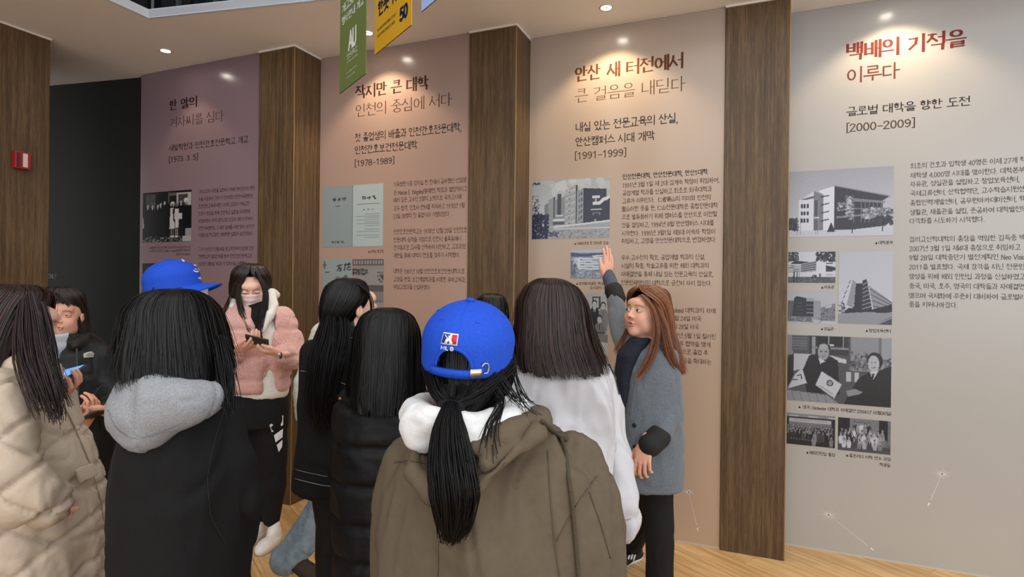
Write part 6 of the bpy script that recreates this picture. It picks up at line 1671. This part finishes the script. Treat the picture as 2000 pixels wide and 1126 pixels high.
# ------------------------------------------------------------------ woman in a white track jacket, back view
w = Who(1.75, 1110, 'woman with dark brown hair in a white track jacket, seen from behind')
P, R = w.P, w.R
H = P(1080, 616, .03); YW = D2(-14)
AR = [P(1178, 745, .03), P(1208, 860, .02), P(1214, 985, -.04)]; AL = [P(1000, 745, .03), P(975, 860, .03), P(985, 975, .0)]
hnd = make_hand(P(1216, 1006, -.02), (.0, .25, -1), (-1, 0, 0), 1.0, left=False, curl=(.6, .65, .7, .7), thumb=(.3, .3))
body(w, H, YW, 0, 0, 1.03, False, arms=[(AR, [.04, .036, .028]), (AL, [.04, .036, .028])], hands=[hnd], width=.14)
WNYL = noise_mat('white_nylon', srgb(190, 190, 194), srgb(200, 200, 204), scale=8, rough=.42, bump=.25, bscale=9, spec=.4)
F = Field(); F.loft([w.row(680, 1035, 1135, .02, .08), w.row(696, 1015, 1165, .02, .11), w.row(715, 1000, 1188, .02, .13), w.row(745, 985, 1200, .02, .15), w.row(800, 975, 1196, .02, .165), w.row(870, 968, 1190, .02, .175), w.row(940, 966, 1188, .02, .175), w.row(968, 970, 1186, .02, .165)], 0, cap=.02)
F.path([P(1176, 738, .03), P(1196, 800, .03), P(1205, 880, .01), P(1206, 960, -.02), P(1214, 1010, -.03)], [R(34), R(35), R(33), R(31), R(26)], .012)
F.path([P(1002, 738, .03), P(980, 820, .03), P(978, 960, .01)], [R(34), R(34), R(30)], .014)
F.path([P(1205, 1015, -.03), P(1216, 1024, -.03)], [R(24), R(23)], .012)
jk = cloth(w, 'track_jacket', F, .0085, WNYL, (.020, (6, 6, 3.2), 83), octaves=3)
bpy.context.view_layer.update()
for k in range(3): decal_line(w, jk, 'shoulder_stripe', [(1168 + k * 5, 692 - k * 1), (1186 + k * 4.5, 708), (1200 + k * 4, 735), (1208 + k * 4, 770 - k * 4)], .0052, BLKTRO, lift=.003)
decal_line(w, jk, 'cuff_seam', [(1190, 1012), (1208, 1018), (1232, 1012)], .002, base_mat('grey_thread', srgb(150, 150, 152), .8)[0])
F = Field(); F.loft([w.row(955, 985, 1180, .02, .15), w.row(1010, 990, 1178, .02, .15), w.row(1060, 995, 1172, .02, .14)], 0, cap=.02)
for s in (-1, 1): F.path([P(1085 + s * 45, 1050, .02), P(1085 + s * 48, 1300, .02), (P(1085 + s * 48, 1000, .02)[0], .02, .09)], [.09, .07, .055], .02)
cloth(w, 'trousers', F, .014, BLKTRO, (.006, (9, 9, 4), 84))
for s in (-1, 1): shoe(w, 'sneaker', (P(1085 + s * 48, 1000, .02)[0], -.03, 0), D2(85), SHW, SOLEW, .25)
hr = Hair([w.row(543, 1066, 1082, .02, .02) + (0,), w.row(547, 1050, 1100, .02, .06) + (.1,), w.row(560, 1031, 1122, .02, .10) + (.3,), w.row(590, 1013, 1142, .02, .12) + (.5,), w.row(630, 1008, 1152, .015, .125) + (.7,), w.row(670, 1004, 1162, .0, .13) + (.8,), w.row(700, 1006, 1176, -.02, .135) + (.8,), w.row(728, 1014, 1184, -.035, .135) + (.8,)], D2(72), 82, .006)
add_hair(w, hr, HDBR, 2600, w=.0010, stray=.009, tlen=(.82, 1.03), seg=16)
finish(w)

# ------------------------------------------------------------------ woman in black sweatshirt with grey hood, back view
w = Who(1.36, 368, 'woman with black bob hair in a black sweatshirt with a grey hood')
P, R = w.P, w.R
H = P(345, 648, .0); YW = D2(-14)
AR = [P(436, 850, .0), P(476, 980, .03), P(460, 1060, .18)]; AL = [P(288, 880, .08), P(284, 1000, .14), P(294, 1060, .2)]
body(w, H, YW, D2(-6), 0, 1.0, False, arms=[(AR, [.042, .038, .03]), (AL, [.042, .038, .03])], width=.13)
F = Field(); F.loft([w.row(765, 290, 420, .0, .09), w.row(790, 274, 440, .0, .115), w.row(830, 262, 452, .0, .13), w.row(880, 255, 462, .0, .14), w.row(950, 250, 470, .0, .145), w.row(1030, 250, 472, .0, .15), w.row(1126, 250, 468, .0, .15), w.row(1230, 255, 462, .0, .145)], 0, cap=.02)
F.path([P(426, 838, .0), P(452, 900, .0), P(472, 975, .02), P(470, 1035, .10), P(454, 1070, .20)], [R(38), R(38), R(36), R(32), R(28)], .014)
F.path([P(288, 860, .08), P(284, 960, .12), P(294, 1060, .20)], [R(32), R(31), R(28)], .014)
sw = cloth(w, 'sweatshirt', F, .0085, BLKCOT, (.012, (6, 6, 3.2), 91))
GHOOD = noise_mat('heather_grey_jersey', srgb(128, 130, 134), srgb(154, 156, 160), scale=300, rough=.95, bump=.12, bscale=700)
F = Field()
F.path([P(436, 752, -.02), P(412, 772, -.10), P(360, 775, -.145), P(300, 765, -.13), P(264, 748, -.05), P(255, 742, .04)], [.016, .026, .032, .034, .030, .022], .02)
F.path([P(420, 785, -.09), P(370, 790, -.14), P(304, 800, -.145), P(262, 800, -.10), P(248, 790, -.02)], [.018, .034, .048, .052, .038], .03, sq=(1, .8, 1))
F.ell(P(272, 824, -.125), (.060, .042, .054), .03, rot=(0, .35, 0)); F.ell(P(330, 806, -.135), (.075, .032, .036), .03, rot=(0, -.25, 0)); F.ell(P(290, 845, -.13), (.045, .034, .026), .03, rot=(0, -.5, 0))
cr_ = [P(x, y, dd) for x, y, dd in ((250, 770, -.12), (280, 790, -.185), (330, 788, -.19), (395, 778, -.16))]
F.path(cr_[1:], [.002, .003, .002], .008, op='-')
cr_ = [P(x, y, dd) for x, y, dd in ((250, 838, -.185), (268, 806, -.20), (300, 795, -.205))]
F.path(cr_, [.002, .003, .002], .006, op='-')
hd = cloth(w, 'hood', F, .006, GHOOD, (.006, (10, 10, 10), 93), 'grey hood lying on the shoulders', parent=sw)
bpy.context.view_layer.update()
DTH = base_mat('dark_thread', srgb(30, 30, 31), .9)[0]
decal_line(w, sw, 'shoulder_seam', [(436, 800), (418, 860), (404, 930)], .0018, DTH, lift=.001); decal_line(w, sw, 'sleeve_seam', [(404, 930), (410, 1010), (440, 1060)], .0016, DTH, lift=.001)
decal_line(w, hd, 'hood_seam', [(212, 800), (228, 838), (262, 858), (320, 842), (400, 800)], .0016, base_mat('grey_stitch', srgb(120, 122, 126), .9)[0], lift=.001)
F = Field(); F.loft([w.row(1200, 232, 480, .0, .14), w.row(1290, 236, 476, .0, .14)], 0, cap=.02)
for s in (-1, 1): F.path([P(356 + s * 55, 1260, .0), P(356 + s * 58, 1450, .0), (P(356 + s * 58, 1000)[0], .0, .09)], [.088, .068, .052], .02)
cloth(w, 'trousers', F, .014, BLKTRO, (.006, (9, 9, 4), 94))
for s in (-1, 1): shoe(w, 'sneaker', (P(356 + s * 58, 1000)[0] - .02, -.02, 0), D2(48), SHW, SOLEW, .245)
hr = Hair([w.row(564, 336, 352, .0, .02) + (0,), w.row(568, 314, 370, .0, .05) + (.1,), w.row(580, 288, 392, .0, .085) + (.2,), w.row(605, 270, 412, .0, .11) + (.4,), w.row(645, 260, 426, .0, .118) + (.5,), w.row(690, 255, 433, -.01, .12) + (.5,), w.row(725, 255, 436, -.02, .12) + (.5,), w.row(752, 264, 434, -.03, .108) + (.5,)], D2(76), 92, .008)
add_hair(w, hr, HBLK, 3000, w=.0009, stray=.010, tlen=(.80, 1.04), seg=16)
add_locks(w, HBLK, [lock([P(428, 660, -.02), P(438, 710, -.06), P(444, 760, -.09), P(452, 808, -.10)], .020, 90, 95, .007, profile=[.7, 1, .8, .3]), lock([P(256, 640, .0), P(246, 690, -.02), P(240, 730, -.04)], .014, 50, 96, .012, profile=[.6, 1, .8])])
finish(w)

# ------------------------------------------------------------------ woman in the beige padded coat at the left edge
w = Who(1.60, 62, 'woman in a long beige quilted coat and white mask at the left edge')
P, R = w.P, w.R
H = P(27, 640, .0); YW = D2(-58)
hP = make_hand(P(92, 778, .05), (.92, -.1, .26), (-.2, -.4, .9), .80, left=True, curl=(.6, .65, .7, .8), thumb=(.2, .6))
hQ = make_hand(P(16, 980, -.12), (.95, .1, -.30), (0, 1, 0), .85, left=False, curl=(.3, .3, .35, .4), thumb=(.4, .3))
AN = [P(-10, 800, -.14), P(5, 920, -.18), P(85, 985, -.16)]; AF = [P(20, 800, .11), P(46, 842, .12), P(84, 782, .08)]
body(w, H, YW, D2(-6), 0, 1.0, True, arms=[(AN, [.045, .04, .03]), (AF, [.045, .04, .03])], hands=[hP, hQ], width=.12, skin=(220, 172, 152), face=dict(brow=(.10, .06, .05)))
mask(w, H + np.array((.004, 0, 0)), YW, D2(-10), 0, 1.04, srgb(222, 226, 232))
BEIGE = noise_mat('beige_padded_nylon', srgb(186, 168, 148), srgb(202, 184, 164), scale=9, rough=.62, bump=.3, bscale=30, spec=.35)
F = Field(); F.loft([w.row(706, 0, 80, .0, .08), w.row(722, -25, 86, .0, .115), w.row(745, -60, 94, .0, .15), w.row(790, -85, 106, .0, .175), w.row(850, -98, 128, .0, .19), w.row(900, -104, 146, .0, .20), w.row(960, -106, 166, .0, .205), w.row(1050, -104, 176, .0, .21), w.row(1126, -102, 174, .0, .21), w.row(1300, -96, 168, .0, .20), w.row(1420, -92, 164, .0, .19)], 0, cap=.03)
F.path([P(-12, 785, -.15), P(-18, 860, -.20), P(2, 930, -.225), P(50, 968, -.215), P(92, 982, -.18)], [R(62), R(64), R(60), R(50), R(38)], .02)
F.path([P(20, 790, .11), P(46, 840, .12), P(76, 792, .09)], [.065, .055, .042], .02)
zs = [P(60, y, -.2)[2] for y in range(760, 1500, 58)]
def quilt(v):
    a = v[:, 0] * .9 + v[:, 1] * .5; z = v[:, 2]; wv = .012 * np.sin(a * 19)
    d1 = np.abs(((z + .55 * a + wv) / .125) % 1 - .5) * .125; d2_ = np.abs(((z - .55 * a - wv) / .125) % 1 - .5) * .125
    low = z < w.P(60, 720, 0)[2]
    return -(.010 * np.exp(-(d1 / .007) ** 2) + .010 * np.exp(-(d2_ / .007) ** 2)) * low
ct = cloth(w, 'quilted_coat', F, .0085, BEIGE, (.007, (11, 11, 9), 101), disp=quilt)
F = Field(); F.path([P(8, 722, -.05), P(40, 716, -.10), P(78, 716, -.09), P(100, 728, .0), P(92, 738, .06)], [.030, .032, .032, .028, .026], .02)
cloth(w, 'collar', F, .007, BEIGE, (.005, (14, 14, 12), 102), parent=ct)
KNB = noise_mat('beige_rib_knit', srgb(176, 158, 138), srgb(190, 172, 152), scale=60, rough=.95, bump=.4)
F = Field(); F.path([P(84, 984, -.19), P(103, 988, -.17)], [R(30), R(26)], 0); cloth(w, 'rib_cuff', F, .006, KNB, (.002, (60, 60, 10), 103), parent=ct)
bpy.context.view_layer.update()
F = Field()
PFA = [surface_hit(ct, w, x, y) for x, y in ((139, 918), (150, 914), (161, 910), (172, 906))]
PFB = [surface_hit(ct, w, x, y) for x, y in ((143, 948), (154, 943), (165, 938), (175, 932))]
prs = [(a, b, n1 + n2) for (a, n1), (b, n2) in zip(PFA, PFB) if a is not None and b is not None]
if len(prs) > 2:
    fl = ribbon(w, 'pocket_flap', [(a + b) / 2 + n / np.linalg.norm(n) * .010 for a, b, n in prs], [np.linalg.norm(a - b) for a, b, n in prs], [n for a, b, n in prs], BEIGE, ct, .012)
    bv = fl.modifiers.new('soft', 'BEVEL'); bv.width = .005; bv.segments = 3; fl.data.shade_smooth()
BTH = base_mat('beige_thread', srgb(140, 124, 106), .9)[0]
decal_line(w, ct, 'front_placket', [(112, 770), (142, 830), (172, 900), (196, 980), (206, 1060), (206, 1125)], .004, BTH, lift=.002, n=40)
for x, y in ((126, 765), (150, 835)):
    a, b = surface_hit(ct, w, x, y)
    if a is not None: v, q = tube([a - b * .003, a + b * .004, a + b * .007], [.007, .0075, .005], 12, 4); w.add('snap_button', v, q, BEIGE, None, ct)
F = Field()
for s in (-1, 1): F.path([P(56, 1380, s * .09), (P(56, 1000)[0], s * .1, .09)], [.07, .05], 0)
cloth(w, 'trousers', F, .014, BLKTRO, None)
for s in (-1, 1): shoe(w, 'sneaker', (P(56, 1000)[0] - .06, s * .1, 0), 0, SHW, SOLEW, .25)
fa = YW + math.pi / 2
hr = Hair([w.row(555, 18, 42, .0, .02) + (0,), w.row(559, 0, 62, .0, .05) + (.05,), w.row(572, -20, 78, -.01, .085) + (.10,), w.row(592, -32, 84, -.01, .10) + (.35,), w.row(630, -40, 84, -.01, .105) + (.60,), w.row(680, -46, 78, -.02, .11) + (.75,), w.row(720, -48, 80, -.03, .12) + (.9,), w.row(760, -50, 80, -.04, .13) + (1.0,)], fa, 105, .009)
add_hair(w, hr, HDBR, 2600, w=.0010, stray=.011, tlen=(.80, 1.03), seg=16)
add_locks(w, HDBR, [lock([P(58, 575, -.06), P(66, 620, -.11), P(72, 690, -.16), P(88, 745, -.19), P(108, 800, -.20), P(112, 820, -.20)], .022, 120, 106, .010, profile=[.4, .8, 1, 1, .7, .2]), lock([P(46, 580, -.06), P(42, 640, -.12), P(46, 710, -.18), P(66, 760, -.21), P(82, 812, -.225)], .022, 110, 107, .010, profile=[.4, .8, 1, .9, .3]),
    lock([P(80, 590, -.07), P(88, 610, -.07), P(98, 660, -.10), P(108, 730, -.14), P(134, 790, -.17)], .012, 60, 108, .008, profile=[.7, 1, .9, .4])])
finish(w)
phone('smartphone with a light blue lit screen held by the woman in the beige coat', wpt(w, P(124, 732, .04)), wdir((1, .1, .0)), wdir((-.25, -.30, .92)), size=(.060, .120, .008), case=(60, 60, 66), screen=(96, 160, 226), lit=1.0)

# ------------------------------------------------------------------ woman with the blue cap in the foreground, back view
w = Who(1.24, 965, 'woman in front with a blue cap, ponytail and olive-brown jacket, seen from behind')
P, R = w.P, w.R
H = P(918, 678, .02); YW = D2(-12)
AR = [P(1140, 930, .04), P(1180, 1080, .03), P(1180, 1240, .0)]; AL = [P(785, 930, .05), P(760, 1080, .05), P(770, 1240, .03)]
body(w, H, YW, D2(6), D2(2), .95, False, arms=[(AR, [.045, .04, .03]), (AL, [.045, .04, .03])], width=.14)
CP, crown_at, TR = cap(w, H + np.array((0, -.004, -.018)), YW, D2(9), D2(4), 1.0, BLUECAP, True, size=(.098, .110, .094))
# strap buckle and embroidered emblem on the back
def back_at(x, z, lift=.0): # x metres to the right seen from behind, z metres above the rim
    phi = math.pi - x / .098
    t = math.acos(max(-1, min(1, z / .094))) / (math.pi / 2) if z > 0 else 1.0
    p = np.array(crown_at(phi, t, lift)); 
    if z <= 0: p[2] += z
    return p
SILV = base_mat('buckle_metal', srgb(196, 186, 168), .35, .5, .85)[0]
def back_patch(name, x0, x1, z0, z1, lift, mat, parent, n=6, th=.0012):
    V = []
    for l in (lift, lift - th):
        for i in range(n + 1):
            for zz in (z0, z1): V.append(back_at(x0 + (x1 - x0) * i / n, zz, l))
    V = TR(V); Q = []; o = 2 * (n + 1)
    for i in range(n):
        a = 2 * i; Q += [(a, a + 2, a + 3, a + 1), (o + a, o + a + 1, o + a + 3, o + a + 2), (a, o + a, o + a + 2, a + 2), (a + 1, a + 3, o + a + 3, o + a + 1)]
    Q += [(0, 1, o + 1, o), (2 * n, o + 2 * n, o + 2 * n + 1, 2 * n + 1)]
    return w.add(name, V, np.array(Q), mat, None, parent, False)
back_patch('strap', -.052, .052, -.040, -.024, .0035, BLUECAP, CP, 16)
back_patch('buckle', .034, .056, -.038, -.020, .0062, SILV, CP)
pts = TR([back_at(x, z, .005) for x, z in ((.056, -.016), (.060, -.010), (.067, -.010), (.070, -.018), (.068, -.030), (.060, -.030))]); v, q = tube(pts, .0016, 8); w.add('strap_ring', v, q, SILV, None, CP)
LRED = base_mat('emblem_red', srgb(206, 36, 52), .6)[0]; LBLU = base_mat('emblem_navy', srgb(30, 50, 120), .6)[0]
em = back_patch('emblem', -.0275, .0075, .0245, .0455, .0022, WHITEM, CP)
back_patch('emblem_left', -.0255, -.0100, .0265, .0435, .0030, LBLU, em, 3); back_patch('emblem_right', -.0050, .0055, .0265, .0435, .0030, LRED, em, 3)
def back_line(name, pts_, wdt, mat, parent, lift=.0036):
    q_ = TR([back_at(x, z, lift) for x, z in pts_]); ribbon(w, name, q_, wdt, q_ - TR([(0, -.012, .04)])[0], mat, parent)
back_line('emblem_figure', [(-.0160, .0268), (-.0135, .0330), (-.0095, .0355), (-.0060, .0300), (-.0030, .0268)], .0058, WHITEM, em, .0042); back_line('emblem_figure', [(-.0100, .0370), (-.0085, .0405)], .0054, WHITEM, em, .0042); back_line('emblem_bat', [(-.0200, .0410), (-.0125, .0350)], .0016, WHITEM, em, .0042)
for k, ch in enumerate('MLB'):
    adv, S = letter(ch)
    for st in S: back_line('emblem_letter', [(-.0245 + k * .0098 + x * .0115, .0145 + y * .0078) for x, y in st], .0016, WHITEM, em)
OLIVE = noise_mat('olive_brown_cotton', srgb(92, 80, 64), srgb(97, 85, 69), scale=60, rough=.88, bump=.12, bscale=420)
WFLC = noise_mat('white_fleece', srgb(214, 214, 214), srgb(226, 226, 226), scale=60, rough=.95, bump=.2)
F = Field(); F.loft([w.row(812, 862, 1040, .02, .085), w.row(836, 830, 1075, .02, .115), w.row(866, 800, 1110, .02, .14), w.row(905, 772, 1142, .02, .16), w.row(960, 752, 1172, .02, .175), w.row(1030, 746, 1186, .02, .185), w.row(1126, 750, 1190, .02, .19), w.row(1300, 752, 1186, .02, .18)], 0, cap=.02)
F.path([P(1120, 905, .02), P(1150, 970, .01), P(1166, 1060, .0), P(1170, 1160, -.01), P(1168, 1260, -.02)], [R(50), R(52), R(50), R(46), R(40)], .016)
F.path([P(800, 905, .03), P(782, 980, .03), P(782, 1080, .03), P(790, 1240, .02)], [R(42), R(42), R(40), R(36)], .03)
# the jacket's own flat hood on the back
F.path([P(815, 868, -.10), P(812, 920, -.15), P(850, 965, -.17), P(910, 975, -.175), P(985, 900, -.165), P(1040, 845, -.12)], [.020, .022, .018, .014, .018, .022], .03)
jk = cloth(w, 'jacket', F, .0078, OLIVE, (.019, (7, 7, 2.2), 113), octaves=3)
F = Field()
F.path([P(1052, 812, .06), P(1050, 826, -.04), P(1020, 838, -.10), P(975, 848, -.135), P(930, 872, -.15)], [.024, .028, .026, .022, .014], .02, sq=(1, 1, 1))
F.path([P(1045, 842, -.06), P(1000, 868, -.13), P(948, 905, -.165)], [.022, .022, .012], .02)
cl = cloth(w, 'jacket_hood', F, .0065, OLIVE, (.006, (12, 12, 12), 114), parent=jk)
F = Field()
F.path([P(1012, 792, .05), P(1010, 806, -.03), P(980, 822, -.085), P(930, 832, -.115), P(880, 832, -.125), P(835, 822, -.10), P(808, 806, -.03), P(830, 790, .05)], [.022, .026, .028, .028, .030, .032, .030, .026], .02)
F.path([P(1000, 816, -.09), P(950, 850, -.135), P(905, 866, -.145)], [.020, .020, .012], .015)
F.ell(P(818, 838, -.105), (.034, .032, .046), .025, rot=(0, -.35, 0)); F.ell(P(845, 818, -.13), (.030, .022, .026), .02)
for pts_ in ([(790, 832, -.15), (818, 826, -.16), (850, 836, -.165)], [(800, 856, -.15), (822, 852, -.155), (846, 862, -.15)], [(935, 822, -.16), (975, 815, -.145), (1010, 800, -.11)], [(930, 842, -.17), (970, 836, -.155), (1010, 818, -.12)]):
    F.path([P(*p) for p in pts_], [.002, .004, .002], .010, op='-')
cloth(w, 'white_hood', F, .006, WFLC, (.004, (16, 16, 16), 115), 'white inner hood bunched at the neck')
bpy.context.view_layer.update()
OTH = base_mat('olive_thread', srgb(84, 73, 58), .9)[0]
decal_line(w, jk, 'centre_seam', [(858, 985), (857, 1050), (856, 1124)], .0016, OTH, lift=.001); decal_line(w, jk, 'hood_seam', [(770, 902), (800, 900), (830, 905)], .0018, OTH, lift=.0012)
decal_line(w, jk, 'armhole_seam', [(1070, 880), (1074, 960), (1082, 1050), (1092, 1124)], .0022, OTH, lift=.001, n=24); decal_line(w, jk, 'sleeve_seam', [(1165, 930), (1135, 970), (1110, 1010), (1086, 1056)], .0018, OTH, lift=.001, n=20); decal_line(w, jk, 'sleeve_seam', [(1150, 960), (1172, 1020), (1192, 1090)], .0018, OTH, lift=.001, n=20)
CORDM = noise_mat('olive_cord', srgb(66, 58, 44), srgb(78, 70, 54), scale=300, rough=.9, bump=.3)
cpts = []
for x, y in ((1056, 826), (1072, 838), (1088, 852), (1100, 880), (1108, 930), (1116, 990), (1122, 1060), (1128, 1124), (1130, 1180)):
    a, b = surface_hit(jk, w, x, y); a2, b2 = surface_hit(cl, w, x, y)
    if a2 is not None and (a is None or a2[1] < a[1]): a, b = a2, b2
    if a is not None: cpts.append(a + b * .006)
v, q = tube(cpts, .0042, 9, 60); cd = w.add('drawstring', v, q, CORDM, None, jk)
a, b = surface_hit(jk, w, 1092, 857)
if a is not None: kn = Field(); kn.ell(a + b * .009, (.012, .010, .009), 0, rot=(.3, .4, .2)); kn.ell(a + b * .009 + np.array((.008, 0, -.006)), (.007, .008, .007), .004); v, q, g = surf(kn, .003); w.add('knot', v, q, CORDM, None, cd)
F = Field(); F.loft([w.row(1290, 800, 1140, .02, .14), w.row(1340, 810, 1130, .02, .14)], 0, cap=.02)
for s in (-1, 1): F.path([P(968 + s * 70, 1320, .02), (P(968 + s * 75, 1000)[0], .02, .09)], [.085, .05], .02)
cloth(w, 'trousers', F, .014, BLKTRO, (.006, (9, 9, 4), 116))
for s in (-1, 1): shoe(w, 'sneaker', (P(968 + s * 75, 1000)[0], -.05, 0), D2(80), SHW, SOLEW, .25)
hr = Hair([w.row(640, 840, 1000, .03, .09) + (1.2,), w.row(690, 832, 1006, .03, .10) + (1.3,), w.row(735, 834, 1002, .02, .105) + (1.5,), w.row(765, 846, 992, .0, .09) + (1.7,), w.row(790, 862, 960, -.03, .07) + (1.9,), w.row(812, 872, 936, -.06, .05) + (2.0,)], D2(78), 111, .005)
add_hair(w, hr, HBLK, 1700, w=.0009, stray=.003, tlen=(.9, 1.0), seg=14)
LK = []
for x0, y0, d0, m_ in ((838, 715, -.03, .35), (858, 742, -.075, .2), (885, 752, -.095, .1), (915, 755, -.10, .0), (945, 750, -.095, -.1), (972, 738, -.07, -.2), (996, 712, -.02, -.3)):
    LK.append(lock([P(x0, y0, d0), P((x0 + 882) / 2 + m_ * -20, (y0 + 796) / 2 + 10, -.105), P(881, 795, -.115)], .018, 150, int(x0), .0015, w=.0009, profile=[1, .8, .55]))
LK.append(lock([P(881, 792, -.120), P(876, 840, -.165), P(880, 900, -.185), P(888, 960, -.19), P(886, 1020, -.19), P(882, 1052, -.188)], .046, 1100, 112, .007, w=.0009, profile=[.35, .72, .95, 1.0, .62, .16], seg=20))
LK.append(lock([P(960, 745, -.08), P(984, 785, -.09), P(958, 830, -.155), P(955, 880, -.185)], .010, 26, 117, .016, w=.0009)); LK.append(lock([P(1000, 690, -.02), P(1008, 740, -.04), P(1030, 785, -.07), P(1052, 792, -.08)], .006, 14, 128, .012, w=.0008))
LK.append(lock([P(975, 740, -.07), P(1000, 775, -.09), P(1020, 790, -.11)], .012, 20, 119, .014, w=.0008))
core = Field(); core.path([P(881, 800, -.115), P(877, 850, -.15), P(882, 920, -.172), P(888, 980, -.175), P(884, 1030, -.178)], [.016, .032, .042, .036, .012], 0, sq=(1, .7, 1)); cv, cq, cg = surf(core, .008)
add_locks(w, HBLK, LK, 'ponytail', (cv, cq))
tie = Field(); tie.path([P(866, 792, -.118), P(896, 796, -.118)], [.013, .013], 0); v, q, g = surf(tie, .005); w.add('hair_tie', v, q, BLKCOT)
finish(w)
